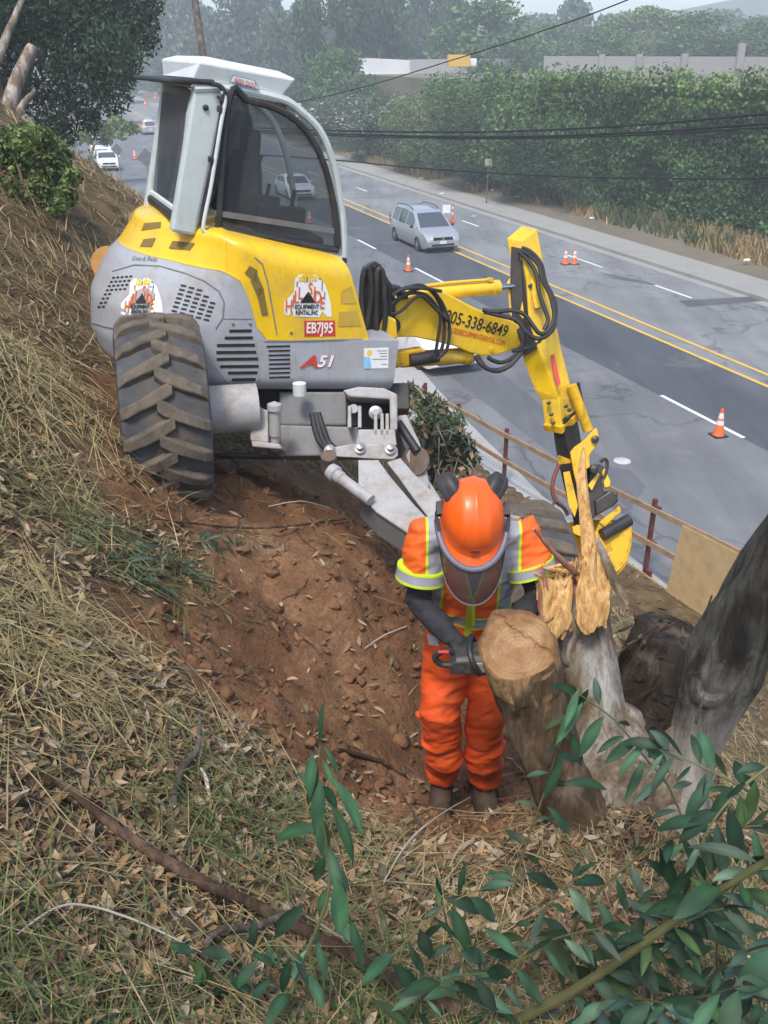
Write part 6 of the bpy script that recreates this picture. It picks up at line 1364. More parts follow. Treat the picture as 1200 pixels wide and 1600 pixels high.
def rooted(pts, t0, t1):      # first point sits on the ground
    q = [on_ground(*pts[0])]; d0 = proj(q[0])[2]
    for i, p in enumerate(pts[1:]): q.append(P(*p, d0 + (t1 - d0) * (i + 1) / (len(pts) - 1)))
    return q
sprig(rooted([(440, 1592), (478, 1490), (512, 1400), (510, 1320), (497, 1240), (500, 1165)], 0, 2.20), 'upright leafy shoot with long drooping blue green leaves, nearest the bottom centre', 13, .135, .30, seed=3, extra=[((505, 1165), (540, 1212), 2.18), ((488, 1175), (482, 1250), 2.2), ((520, 1215), (585, 1305), 2.18), ((500, 1215), (492, 1310), 2.19), ((515, 1255), (575, 1350), 2.2), ((525, 1370), (535, 1470), 2.2), ((545, 1430), (575, 1520), 2.25)], cols=((.05, .13, .06), (.075, .16, .095), (.035, .09, .04)), spread=.55, down=1.5)
sprig(rooted([(800, 1600), (900, 1545), (1010, 1470), (1110, 1400), (1215, 1335)], 0, 2.15), 'thick green brown branch rising to the right over the foreground with many leaves', 22, .13, .36, r=(.016, .009), seed=5, t0=.2)
sprig(rooted([(985, 1420), (1070, 1330), (1050, 1240), (1005, 1180), (960, 1125), (905, 1085)], 0, 2.75), 'thin arching shoot whose top leaves hang before the splintered stem', 12, .125, .36, r=(.005, .002), seed=8, extra=[((905, 1075), (880, 1140), 2.72), ((1000, 1150), (940, 1190), 2.72), ((1010, 1160), (958, 1210), 2.7), ((1005, 1165), (1060, 1200), 2.7), ((1040, 1215), (985, 1250), 2.75)], cols=((.04, .10, .045), (.08, .14, .10), (.04, .09, .045)))
sprig(rooted([(800, 1400), (822, 1320), (850, 1240), (872, 1170), (900, 1110)], 0, 2.8), 'slender shoot leaning along the sawn stem with broad pale leaves', 9, .11, .42, r=(.004, .002), seed=11, extra=[((850, 1250), (875, 1175), 2.78), ((880, 1225), (955, 1212), 2.75), ((855, 1260), (905, 1300), 2.75)])
sprig(pt([(1225, 1270), (1150, 1225), (1090, 1195), (1035, 1170)], [2.6, 2.62, 2.64, 2.66]), 'upper shoot entering from the right with dark pointed leaves', 12, .12, .34, r=(.005, .002), seed=13)
sprig(rooted([(880, 1480), (930, 1400), (1010, 1330), (1090, 1300), (1190, 1290)], 0, 2.5), 'shoot sweeping right across the root flare with drooping leaves', 15, .12, .36, r=(.006, .002), seed=14)
sprig(rooted([(1080, 1600), (1110, 1530), (1160, 1490), (1225, 1470)], 0, 2.15), 'broad leaved shoot in the lower right corner', 12, .13, .42, r=(.006, .003), seed=15, cols=((.04, .095, .055), (.07, .13, .10), (.025, .06, .03)))
sprig(rooted([(560, 1600), (610, 1500), (690, 1420), (750, 1390)], 0, 2.5), 'low shoot of dark leaves under the worker, left of the stump', 11, .11, .36, r=(.004, .002), seed=16)
sprig(rooted([(720, 1600), (725, 1520), (700, 1450), (690, 1400)], 0, 2.5), 'short dark shoot between the low shoot and the thick branch', 10, .11, .36, r=(.004, .002), seed=17, cols=((.03, .07, .035), (.05, .10, .06)))
sprig(rooted([(800, 1560), (820, 1480), (850, 1420), (900, 1370)], 0, 2.7), 'leafy shoot at the foot of the sawn stem', 11, .10, .38, r=(.004, .002), seed=18)
sprig(rooted([(960, 1590), (1000, 1520), (1060, 1470), (1100, 1400)], 0, 2.4), 'dense dark shoot behind the thick branch', 14, .115, .38, r=(.005, .002), seed=19, cols=((.03, .075, .035), (.045, .10, .05), (.02, .05, .025)))
sprig(rooted([(890, 1600), (930, 1570), (985, 1560), (1050, 1570)], 0, 2.2), 'low shoot with hanging blue green leaves at the bottom right', 12, .12, .4, r=(.005, .002), seed=22, cols=((.06, .13, .10), (.04, .09, .05)))
sprig(rooted([(1150, 1600), (1170, 1560), (1190, 1560), (1220, 1570)], 0, 2.1), 'few dark leaves at the extreme lower right corner', 8, .12, .4, r=(.005, .002), seed=23, cols=((.03, .07, .04), (.05, .10, .08)))
sprig(rooted([(400, 1600), (380, 1560), (340, 1520), (300, 1490)], 0, 2.3), 'small seedling with rounded leaves beside the long branch', 7, .07, .5, r=(.003, .002), seed=24)
sprig(rooted([(330, 1560), (375, 1500), (430, 1470), (460, 1500)], 0, 2.3), 'small shoot of grey green leaves by the crooked twig', 8, .08, .4, r=(.003, .002), seed=25)
sprig(rooted([(860, 1600), (960, 1500), (1040, 1440), (1130, 1420)], 0, 2.3), 'dark shoot crossing under the thick branch', 13, .12, .36, r=(.005, .002), seed=51)
sprig(rooted([(1130, 1600), (1120, 1500), (1130, 1420), (1175, 1350)], 0, 2.25), 'dark upright shoot at the right beside the thick branch', 14, .12, .36, r=(.005, .002), seed=52)
sprig(rooted([(750, 1600), (790, 1520), (860, 1470), (940, 1450)], 0, 2.4), 'tangled low shoot left of the thick branch', 13, .11, .34, r=(.004, .002), seed=53)
sprig(rooted([(980, 1600), (1030, 1580), (1090, 1560), (1160, 1540)], 0, 2.05), 'big leaved shoot along the bottom edge at the right', 12, .13, .40, r=(.005, .002), seed=54)
sprig(rooted([(640, 1600), (660, 1560), (700, 1530), (760, 1520)], 0, 2.3), 'short leafy shoot over the end of the long fallen branch', 9, .11, .36, r=(.004, .002), seed=55)
sprig(pt([(1225, 1180), (1160, 1230), (1110, 1290), (1080, 1360)], [2.5, 2.5, 2.5, 2.55]), 'drooping shoot hanging in front of the foot of the dark stem', 12, .12, .34, r=(.005, .002), seed=56)
for i, (pts, lb) in enumerate([([(150, 905), (190, 870), (240, 875), (290, 905)], 'cut sprig of narrow grey green leaves left of the big tyre, uppermost'), ([(200, 930), (240, 905), (280, 900), (315, 915)], 'cut sprig of narrow leaves on the edge of the bare soil'), ([(90, 860), (130, 840), (170, 845), (215, 860)], 'cut sprig half buried in the dry grass at the left'), ([(160, 880), (200, 895), (230, 920), (270, 935)], 'cut sprig of narrow leaves lowest on the slope'), ([(300, 850), (330, 860), (370, 850), (410, 858)], 'small cut sprig lying under the straight brown twig')]):
    q = gpath(pts, [.01, .06, .07, .02]); sprig(q, lb, 22, .10, .17, r=(.004, .002), seed=31 + i, cols=((.07, .11, .065), (.10, .14, .09), (.05, .08, .04)), name='cut_sprig', down=.5, spread=.8)
# ================================================================== cones, railing, cars, signs, wires
ROADDIR = np.array([-RS, RC, 0.0]); TOCAM = -ROADDIR
M['cone'] = simple('cone_orange', (0.85, 0.13, 0.02), .5, var=.08, dirt=(.25, .08, .04), dirt_amt=.4, dscale=8); M['cone_white'] = simple('cone_band', (.72, .72, .72), .5, var=.06, dirt=(.4, .38, .36))
def make_cone(label, loc, group='traffic cones set out on the road'):
    o = thing('traffic_cone', label, 'traffic cone', loc, .3, group)
    mb = MB(); mb.box((0, 0, .018), (.36, .36, .036)); mb.build('cone_base', M['black_rubber'], o, bevel=.008, local=True)
    rr = lambda h: .135 - (.135 - .028) * (h - .03) / .68
    mb = MB(); mb.lathe((0, 0, 0), (0, 0, 1), [(.15, .03), (rr(.05), .05), (rr(.71), .71), (.02, .712), (.018, .66)], 24, cap=False); mb.build('cone_body', M['cone'], o, smooth=True, local=True)
    for a, b in ((.30, .41), (.46, .60)): mb = MB(); mb.lathe((0, 0, 0), (0, 0, 1), [(rr(a) + .003, a), (rr(b) + .003, b)], 24, cap=False); mb.build('reflective_band', M['cone_white'], o, smooth=True, local=True)
    return o
cone0 = make_cone('nearest orange cone, on the lane dash at the right', PZ(1122, 681, 0))
def cone(label, loc, sc=1.0):
    o = copy_tree(cone0); o.location = Vector(list(loc)); o["label"] = label; o.scale = (sc,) * 3; return o
cone('orange cone between the hose bundle and the silver minivan', PZ(638, 424, 0)); cone('left one of two cones standing side by side in the far carriageway', PZ(883, 413, 0)); cone('right one of two cones standing side by side in the far carriageway', PZ(897, 413, 0))
cone('cone seen through the cab window below the white sedan', PZ(484, 349, 0)); cone('cone standing alone near the diamond sign backs far up the road', PZ(211, 249, 0), 1.25)
# channelising post and small sign behind the van
o = thing('channelizer_post', 'slim orange and white post on the far side of the minivan', 'road post', PZ(707, 347, 0)); mb = MB(); mb.lathe((0, 0, 0), (0, 0, 1), [(.2, 0), (.2, .05), (.06, .06), (.05, 1.0), (0, 1.01)], 16); mb.build('post', M['cone'], o, smooth=True, local=True)
for a in (.4, .7): mb = MB(); mb.lathe((0, 0, 0), (0, 0, 1), [(.058, a), (.056, a + .15)], 16, cap=False); mb.build('reflective_band', M['cone_white'], o, smooth=True, local=True)
o = thing('road_work_sign', 'small white square sign on a stand behind the minivan', 'sign', PZ(697, 349, 0)); mb = MB(); mb.box((0, 0, .78), (.45, .03, .45)); mb.build('sign_panel', M['ink_white'], o, local=True, bevel=.005); mb = MB(); mb.box((0, .04, .3), (.04, .03, .62)); mb.box((0, .03, .02), (.4, .3, .04)); mb.build('stand', M['steel'], o, local=True)
drum0 = thing('traffic_drum', 'left orange drum on the distant bare verge', 'traffic drum', PZ(228, 166, 0), 0, 'orange drums at the far end of the road'); mb = MB(); mb.lathe((0, 0, 0), (0, 0, 1), [(.38, 0), (.38, .08), (.3, .1), (.27, 1.4), (.1, 1.45), (0, 1.45)], 16); mb.build('drum_body', M['cone'], drum0, smooth=True, local=True); mb = MB(); mb.lathe((0, 0, 0), (0, 0, 1), [(.295, .5), (.287, .75)], 16, cap=False); mb.build('reflective_band', M['cone_white'], drum0, local=True)
d = copy_tree(drum0); d.location = Vector(list(PZ(243, 157, 0))); d["label"] = 'right orange drum on the distant bare verge'

# ---- wooden railing along the pavement
FA, FB = np.array([4.73, 14.35, .0]), np.array([2.63, 18.3, 0.]); FD = (FB - FA) / np.linalg.norm(FB - FA); FNn = np.array([FD[1], -FD[0], 0])
def FP_(px, py): return PPL(px, py, FA, FNn)
M['timber'] = simple('weathered_timber', (.34, .23, .13), .85, var=.25, scale=5, dirt=(.2, .15, .1), bump=.3, bscale=30); M['redpost'] = simple('dark_red_steel_post', (.13, .035, .03), .6, var=.2)
rail = thing('timber_railing', 'timber railing with dark red posts between the slope and the pavement', 'railing', FA)
for pb, ptp in (((1015, 902), (1016, 776)), ((791, 757), (788, 668)), ((716, 700), (716, 630)), ((664, 668), (664, 598))):
    a, b = FP_(*pb), FP_(*ptp); mb = MB(); mb.box((a + b) / 2, (.07, .07, np.linalg.norm(b - a)), [FD, FNn, np.array([0, 0, 1.])]); po = mb.build('post', M['redpost'], rail, bevel=.006)
    mb = MB()
    for h in (.9, .45, .06): mb.box(a + np.array([0, 0, h * np.linalg.norm(b - a)]) - FNn * .04, (.13, .05, .12), [FD, FNn, np.array([0, 0, 1.])])
    mb.build('bracket', M['redpost'], po)
for l in ([(650, 602), (715, 636), (790, 677), (900, 733), (1015, 790), (1170, 866)], [(655, 638), (735, 684), (790, 718), (900, 780), (1015, 845), (1110, 897)], [(700, 700), (780, 755), (870, 812), (1000, 892), (1045, 924)]):
    mb = MB(); h = .10 if l[0][1] != 700 else .14; q = [FP_(*p) - FNn * .075 for p in l]; a, b = q[0], q[-1]
    secs = [[p + np.array([0, 0, h * .5]) + FNn * .02, p + np.array([0, 0, h * .5]) - FNn * .02, p - np.array([0, 0, h * .5]) - FNn * .02, p - np.array([0, 0, h * .5]) + FNn * .02] for p in q]; mb.loft(secs); mb.build('rail', M['timber'], rail, bevel=.004)
M['ply'] = simple('plywood_face', (.54, .39, .20), .75, var=.12, scale=2.5, dirt=(.30, .2, .1), dirt_amt=.6, dscale=3)
pw = thing('plywood_sheet', 'tan plywood sheet standing against the railing behind the dark leaning stem', 'plywood', FP_(1040, 955) - FNn * .14); mb = MB(); q = [p - FNn * .12 for p in (FP_(1040, 958), FP_(1074, 818), FP_(1250, 908), FP_(1240, 1080))]; mb.prism(q, FNn * .018); mb.build('sheet', M['ply'], pw, bevel=.002)
mb = MB(); mb.box((q[1] + q[2]) / 2 + FNn * .03 + np.array([0, 0, -.03]), (np.linalg.norm(q[2] - q[1]), .04, .09), [(q[2] - q[1]) / np.linalg.norm(q[2] - q[1]), FNn, np.cross((q[2] - q[1]) / np.linalg.norm(q[2] - q[1]), FNn)]); mb.build('batten', M['timber'], pw)

# ---- cars
M['tyre_road'] = simple('road_tyre', (.02, .02, .021), .8); M['alloy'] = simple('alloy_wheel', (.40, .41, .42), .35, metal=.7, var=.05); M['car_glass'] = NT('car_glass').set('Base Color', (.06, .075, .085, 1)).set('Roughness', .06).set('Specular IOR Level', .9).m
M['lamp_clear'] = NT('headlamp_lens').set('Base Color', (.80, .83, .86, 1)).set('Roughness', .12).m; M['lamp_red'] = simple('tail_lamp', (.5, .03, .02), .3)
t = NT('lit_brake_lamp'); t.set('Base Color', (.8, .1, .06, 1)); t.set('Emission Color', (1, .10, .05, 1)); t.set('Emission Strength', 3.0); M['brake'] = t.m
def paint(name, col, metal=.4): return NT(name).set('Base Color', c4(col)).set('Metallic', metal).set('Roughness', .32).set('Coat Weight', .6).m
def make_car(label, loc, heading, pnt, kind='sedan', cat='car', name='parked_car', lit=False, group=None):
    """local: x forward, z up; loc under the middle of the car"""
    o = thing(name, label, cat, loc, math.atan2(heading[1], heading[0]), group)
    if kind == 'van': L, w0, belt, bt, ro, rt = 5.0, .97, .98, [(-2.5, .95), (-2.35, 1.0), (1.35, 1.02), (1.6, 1.0), (2.2, .88), (2.42, .74), (2.5, .55)], 1.76, [(-2.42, 1.0), (-2.25, 1.50), (-2.05, 1.72), (-.6, 1.78), (.35, 1.72), (.62, 1.63), (1.52, 1.02)]; 
    elif kind == 'suv': L, w0, belt, bt, ro, rt = 4.6, .93, .98, [(-2.3, .9), (-2.2, 1.0), (.95, 1.03), (1.2, 1.0), (2.0, .92), (2.22, .8), (2.3, .6)], 1.72, [(-2.22, 1.0), (-2.05, 1.5), (-1.9, 1.68), (-.5, 1.73), (.25, 1.68), (.5, 1.58), (1.12, 1.02)]
    else: L, w0, belt, bt, ro, rt = 4.7, .90, .90, [(-2.35, .78), (-2.25, .92), (-1.6, .98), (.95, .95), (1.2, .93), (2.05, .80), (2.28, .68), (2.35, .5)], 1.43, [(-1.75, .95), (-1.2, 1.25), (-.95, 1.36), (-.3, 1.43), (.25, 1.40), (.45, 1.33), (1.22, .93)]
    h = L / 2; wr_, wf, wb = .33, h - .95, -h + .98; bx_ = [p[0] for p in bt]; bz = [p[1] for p in bt]; rx = [p[0] for p in rt]; rz = [p[1] for p in rt]
    xs = np.unique(np.concatenate([np.linspace(-h, h, 60), [p[0] for p in bt]]))
    def zb(x):
        z = .20 + .12 * max(0, (abs(x) - h + .35) / .35) ** 2
        for c in (wf, wb):
            if abs(x - c) < wr_ + .06: z = max(z, .30 + math.sqrt(max(0, (wr_ + .06) ** 2 - (x - c) ** 2)))
        return z
    def half(x, z):
        nose = max(0, (abs(x) - h + .75) / .75); f_ = (z - .2) / (belt - .2); return w0 * (1 - .17 * nose ** 2.2) * (1 - .06 * (1 - min(1, f_ * 2)) ** 2 - .05 * max(0, f_ - .7) / .3)
    secs = []; 
    for x in xs:
        z0, z1 = zb(x), float(np.interp(x, bx_, bz)); z1 = max(z1, z0 + .05); zz = [z0 + (z1 - z0) * k for k in (0, .2, .45, .7, .88, .97)]
        lf = [(x, half(x, z), z) for z in zz] + [(x, half(x, z1) * .93, z1 + .008), (x, half(x, z1) * .5, z1 + .025)]; secs.append(lf + [(a, -b, c) for a, b, c in lf[::-1]])
    mb = MB(); mb.loft(secs); body_ = mb.build('body', pnt, o, smooth=True, local=True, angle=32)
    def rw(x, z): return (w0 - .03) * (1 - .30 * max(0, (z - belt)) / .8) * (1 - .06 * max(0, (abs(x) - .9)))
    xr = np.unique(np.concatenate([np.linspace(rx[0], rx[-1], 44), rx])); secs = []
    for x in xr:
        z0 = float(np.interp(x, bx_, bz)) - .02; z1 = max(float(np.interp(x, rx, rz)), z0 + .02); zz = [z0 + (z1 - z0) * k for k in (0, .3, .6, .85, .95)]
        lf = [(x, rw(x, z), z) for z in zz] + [(x, rw(x, z1) * .90, z1), (x, rw(x, z1) * .5, z1 + .02)]; secs.append(lf + [(a, -b, c) for a, b, c in lf[::-1]])
    mb = MB(); mb.loft(secs); mb.build('roof', pnt, o, smooth=True, local=True, angle=32)
    # windows set a few mm proud of the cabin
    def topz(x): return float(np.interp(x, rx, rz))
    fr_i = len(rx) - 1
    for nm, a, b in (('windscreen', rt[-1], rt[-2]), ('rear_window', rt[0], rt[1])):
        mb = MB(); g = []; sgn = 1 if nm == 'windscreen' else -1; dx_, dz_ = b[0] - a[0], b[1] - a[1]; nl = math.hypot(dx_, dz_); nx_, nz_ = (dz_ / nl * sgn * (1 if nm == 'windscreen' else 1), abs(dx_) / nl)
        nx_ = sgn * abs(dz_) / nl
        for k in (.06, .5, .95):
            x, z = a[0] + dx_ * k, a[1] + dz_ * k
            for y in (-.86, -.45, 0, .45, .86): g.append((x + nx_ * (.012 + .015 * (1 - y * y)), y * rw(x, z), z + nz_ * (.012 + .015 * (1 - y * y)) + .012))
        mb.add(g, [(j * 5 + i, j * 5 + i + 1, (j + 1) * 5 + i + 1, (j + 1) * 5 + i) for j in range(2) for i in range(4)]); mb.build(nm, M['car_glass'], o, smooth=True, local=True)
    spans = [(-2.1, -1.25), (-1.17, -.15), (-.07, .95)] if kind != 'sedan' else [(-1.25, -.35), (-.27, .75)]
    for sd in (-1, 1):
        for (xa, xb) in spans:
            g = []; n_ = 6
            for i in range(n_ + 1):
                x = xa + (xb - xa) * i / n_
                for k in range(3): z0 = float(np.interp(x, bx_, bz)) + .03; z1 = max(topz(x) - .10, z0 + .02); z = z0 + (z1 - z0) * k / 2; g.append((x, sd * (rw(x, z) + .006), z))
            mb = MB(); mb.add(g, [(i * 3 + k, i * 3 + k + 1, (i + 1) * 3 + k + 1, (i + 1) * 3 + k) for i in range(n_) for k in range(2)]); mb.build('side_window', M['car_glass'], o, local=True)
        for c in (wf, wb):
            e = empty('wheel', (c, sd * (w0 - .12), wr_)); e.parent = o
            mb = MB(); mb.lathe((0, -.11, 0), (0, 1, 0), [(.20, 0), (.31, .0), (wr_, .03), (wr_, .19), (.31, .22), (.2, .22)], 28); mb.build('tyre', M['tyre_road'], e, smooth=True, local=True)
            mb = MB(); mb.lathe((0, sd * .085, 0), (0, sd, 0), [(.215, 0), (.21, .03), (.17, .02), (.06, .035), (0, .04)], 20); mb.build('rim', M['alloy'], e, smooth=True, local=True)
        mb = MB(); sphere(mb, (rx[-1] - .42, sd * (w0 + .10), float(np.interp(rx[-1] - .4, bx_, bz)) + .07), .10, 8, (.55, 1, .75)); mb.build('wing_mirror', pnt if kind != 'van' else M['black_rubber'], o, smooth=True, local=True)
        zf = float(np.interp(h - .15, bx_, bz)); mb = MB(); g = []
        for i in range(5):
            for k in range(3):
                y = w0 * (.86 - .085 * i); xx = h - .02 - .26 * ((y / w0) ** 4) - .14 * (k / 2) * (1.0); z = zf - .13 + .14 * k / 2; g.append((xx + .03, sd * y, z + .02))
        mb.add(g, [(i * 3 + k, i * 3 + k + 1, (i + 1) * 3 + k + 1, (i + 1) * 3 + k) for i in range(4) for k in range(2)]); mb.build('headlight', M['lamp_clear'], o, smooth=True, local=True)
        mb = MB(); mb.box((-h + .03, sd * w0 * .78, .80 if kind == 'sedan' else 1.0), (.08, .22, .16 if kind == 'sedan' else .34)); mb.build('tail_light', M['brake'] if lit else M['lamp_red'], o, local=True, bevel=.02)
    zf = float(np.interp(h - .1, bx_, bz)); mb = MB(); mb.box((h - .012, 0, zf - .07), (.06, 1.0, .13)); gr = mb.build('grille', M['black'], o, local=True, bevel=.015); mb = MB(); mb.lathe((h + .016, 0, zf - .07), (1, 0, 0), [(.065, 0), (.06, .012), (0, .014)], 16); mb.build('front_emblem', M['chrome'], gr, local=True)
    mb = MB(); mb.box((h - .005, 0, .40), (.06, 1.15, .09)); mb.build('lower_intake', M['black'], o, local=True, bevel=.01)
    mb = MB(); mb.box((h + .018, 0, .52 if kind == 'van' else .46), (.012, .32, .15)); mb.build('licence_plate', M['ink_white'], o, local=True)
    mb = MB(); mb.box((-h - .008, 0, .62), (.02, .32, .15)); mb.build('licence_plate', M['ink_white'], o, local=True)
    if kind in ('van', 'suv'):
        for sd in (-1, 1): mb = MB(); mb.tube(catmull([(-1.9, sd * .66, 1.70), (-1.7, sd * .66, 1.80), (-.6, sd * .66, 1.85), (.1, sd * .66, 1.80), (.25, sd * .66, 1.72)], 5), .022, 8); mb.build('roof_rail', M['black_rubber'], o, smooth=True, local=True)
    return o
silver = paint('silver_paint', (.50, .51, .52), .55); white = paint('white_car_paint', (.78, .79, .80), .0); dkgrey = paint('dark_car_paint', (.10, .10, .11), .3); orange_c = paint('rust_red_paint', (.32, .07, .03), .2)
f = PZ(692, 396, 0); s_, r_ = to_sr(*f[:2]); make_car('silver minivan with roof rails driving towards the viewer in the dark lane', sr(s_, r_ + 2.5), TOCAM, silver, 'van', 'minivan', 'minivan')
f = PZ(474, 314, 0); s_, r_ = to_sr(*f[:2]); make_car('white sedan seen through the cab window, driving towards the viewer', sr(s_, r_ + 2.3), TOCAM, white, 'sedan', 'car', 'sedan_car')
f = PZ(700, 579, 0); s_, r_ = to_sr(*f[:2]); make_car('white car parked at the near kerb, mostly hidden behind the yellow boom', sr(10.9, 23.8 + 2.35), TOCAM, white, 'sedan', 'car', 'parked_car')
f = PZ(172, 268, 0); make_car('white sedan parked at the far left, in front of the taller white one', f + ROADDIR * 2.3, TOCAM, white, 'sedan', 'car', 'parked_car')
f = PZ(163, 250, 0); make_car('taller white vehicle parked at the far left behind the white sedan', f + ROADDIR * 3.8, TOCAM, white, 'suv', 'car', 'parked_car')
f = PZ(236, 211, 0); make_car('silver car with lit red lamps far up the road beside the cab', f + ROADDIR * 2.3, ROADDIR, silver, 'suv', 'car', 'distant_car', lit=True)
f = PZ(223, 208, 0); make_car('rust red car waiting beside the silver one with lit lamps', f + ROADDIR * 2.6, ROADDIR, orange_c, 'sedan', 'car', 'distant_car')
f = PZ(204, 158, 0); make_car('dark truck standing at the end of the road under the trees', f + ROADDIR * 3, TOCAM, dkgrey, 'suv', 'truck', 'distant_truck')
# ---- signs and poles
M['galv'] = simple('galvanised_post', (.30, .31, .31), .5, metal=.5); M['signback'] = simple('grey_sign_back', (.20, .22, .22), .5, metal=.3); M['pole'] = bark('pole_timber', (.21, .18, .165), (.12, .09, .075))
def diamond(label, px, pybase, pytop, half, zb=0.0):
    b = PZ(px, pybase, zb); b2 = PPL(px, pytop, b, np.array([0, 1., 0])); o = thing('road_sign', label, 'road sign', b); hh = b2[2]; mb = MB(); mb.box((0, 0, (hh - zb) / 2), (.06, .06, hh - zb)); mb.build('post', M['galv'], o, local=True); c = hh - half - zb
    mb = MB(); mb.prism([(0, -.05, c + half), (half, -.05, c), (0, -.05, c - half), (-half, -.05, c)], (0, .02, 0)); mb.build('sign_panel', M['signback'], o, local=True, bevel=.004); return o
diamond('back of a grey diamond road sign on a slim post, left of the cab', 190, 292, 224, .42); diamond('back of a larger grey diamond sign, half hidden by the cab', 236, 318, 231, .58)
b = PZ(760, 318, .12); o = thing('street_sign', 'small pale sign on a rusty post in front of the dark shrubs', 'sign', b); mb = MB(); mb.box((0, 0, 1.3), (.07, .07, 2.6)); mb.build('post', M['rust'], o, local=True); mb = MB(); mb.box((0, -.06, 2.45), (.42, .03, .40)); mb.build('sign_panel', simple('dull_sign', (.36, .33, .30), .6), o, local=True, bevel=.005)
PB = PZ(325, 300, 0); PBt = 37.0; base = CAM + ray(318, 95) * PBt; pole_b = np.array([base[0] + .25, base[1], 0]); ptop = CAM + ray(296, -60) * PBt
up_ = thing('utility_pole', 'brown timber utility pole rising behind the cab roof', 'utility pole', pole_b); mb = MB(); mb.tube([pole_b, base, ptop, ptop + (ptop - base) * .5], [.18, .155, .14, .135], 16); mb.build('shaft', M['pole'], up_, smooth=True); mb = MB(); mb.box(ptop, (2.2, .1, .12), [np.array([RC, RS, 0]), np.array([-RS, RC, 0]), np.array([0, 0, 1.])]); mb.build('crossarm', M['pole'], up_)
pr = P(1700, 170, 15); pr[2] = 0; up2 = thing('utility_pole', 'timber utility pole beyond the right edge carrying the wires', 'utility pole', pr); mb = MB(); mb.tube([pr, pr + np.array([0, 0, 11.])], [.18, .14], 12); mb.build('shaft', M['pole'], up2, smooth=True)
def wire(pts, ts, r, label, end=True):
    q = [P(*p, t) for p, t in zip(pts, ts)]; o = thing('overhead_wire', label, 'wire', q[0], group='wires strung across the road'); mb = MB(); mb.tube(catmull(q, 8), r, 6); mb.build('cable', M['black'], o, smooth=True)
wire([(318, 196), (520, 204), (760, 206), (1000, 195), (1200, 178), (1690, 150)], [36.9, 32, 27, 22.5, 19.5, 15], .026, 'uppermost of the three close wires crossing the ivy wall')
wire([(318, 200), (520, 209), (760, 214), (1000, 207), (1200, 193), (1690, 165)], [36.9, 32, 27, 22.5, 19.5, 15], .028, 'middle of the three close wires crossing the ivy wall')
wire([(318, 203), (520, 212), (760, 217), (1000, 211), (1200, 199), (1690, 172)], [36.9, 32, 27, 22.5, 19.5, 15], .022, 'lowest of the three close wires crossing the ivy wall')
wire([(318, 236), (520, 250), (660, 263), (860, 275), (1050, 279), (1200, 278), (1690, 262)], [36.9, 32, 29, 25, 22, 19.5, 15], .021, 'single wire hanging lowest across the ivy wall')
wire([(300, -20), (440, 158), (560, 140), (700, 95), (840, 50), (985, -2), (1100, -50)], [37, 36, 33, 29, 25, 22, 20], .016, 'thin wire rising to the top edge over the freeway') if False else wire([(318, 180), (440, 164), (560, 138), (700, 96), (840, 51), (985, -2), (1300, -140)], [36.9, 35, 32, 28, 25, 22, 18], .016, 'thin wire rising to the top edge over the far trees')
fb = np.array([0., 0, 0]); fb = CAM + ray(925, 92) * 150; ft = CAM + ray(926, 33) * 150; o = thing('utility_pole', 'distant pale pole with a crossarm above the freeway barrier', 'utility pole', fb - np.array([0, 0, 1.])); mb = MB(); mb.tube([fb - np.array([0, 0, 1.]), ft], [.2, .16], 10); mb.build('shaft', M['galv'], o, smooth=True); mb = MB(); mb.box(ft - np.array([0, 0, .6]), (2.6, .15, .15)); mb.build('crossarm', M['galv'], o)
for i, (x, y) in enumerate([(658, 282), (730, 290), (808, 311), (740, 342), (925, 345), (1166, 412), (690, 306), (770, 300)]):
    b = PZ(x, y, .3); s0_, r0_ = to_sr(*b[:2]); o = thing('litter_scrap', ['white scrap of paper on the far verge, furthest up the road', 'white scrap of litter under the dark shrubs, second from the left', 'pale plastic scrap near the rusty sign post', 'pale scrap on the far pavement above the minivan', 'white scrap at the foot of the ivy wall', 'white scrap in the dry weeds at the right edge', 'crumpled paper by the far kerb', 'small scrap under the shrubs'][i], 'litter', b); mb = MB(); rg = random.Random(i); mb.prism([(.16 * math.cos(a) * rg.uniform(.6, 1.2), .13 * math.sin(a) * rg.uniform(.6, 1.2), rg.uniform(-.02, .06) + .12) for a in np.linspace(0, 5.4, 6)], (0, 0, .03)); mb.build('scrap', M['ink_white'], o, local=True)
# ================================================================== ivy wall, freeway, trees, shrubs, hills, haze
def leaf_cloud(cent, size, rg, aspect=.55, up_bias=.3):
    n = len(cent); d = rg.normal(size=(n, 3)); d[:, 2] -= .35; d /= np.linalg.norm(d, axis=1)[:, None]; k = rg.normal(size=(n, 3)); k[:, 2] += up_bias; s_ = np.cross(d, k); s_ /= np.linalg.norm(s_, axis=1)[:, None] + 1e-9
    L = (size * rg.uniform(.6, 1.3, n))[:, None]; w = L * aspect; V = np.stack([cent - d * L * .5, cent + s_ * w * .5, cent + d * L * .5, cent - s_ * w * .5], 1).reshape(-1, 3); return V, (np.arange(n)[:, None] * 4 + np.arange(4))
def clusters(blobs, n, rg, shell=.55):
    """blobs: (centre, radii); points concentrated towards the outer part of each blob"""
    vol = np.array([r[0] * r[1] * r[2] for _, r in blobs]) ** (2 / 3); idx = rg.choice(len(blobs), n, p=vol / vol.sum()); c = np.array([b[0] for b in blobs])[idx]; r = np.array([b[1] for b in blobs])[idx]; d = rg.normal(size=(n, 3)); d /= np.linalg.norm(d, axis=1)[:, None]; q = rg.uniform(shell ** 3, 1, n) ** (1 / 3); return c + d * r * q[:, None] * rg.uniform(.85, 1.12, n)[:, None], idx
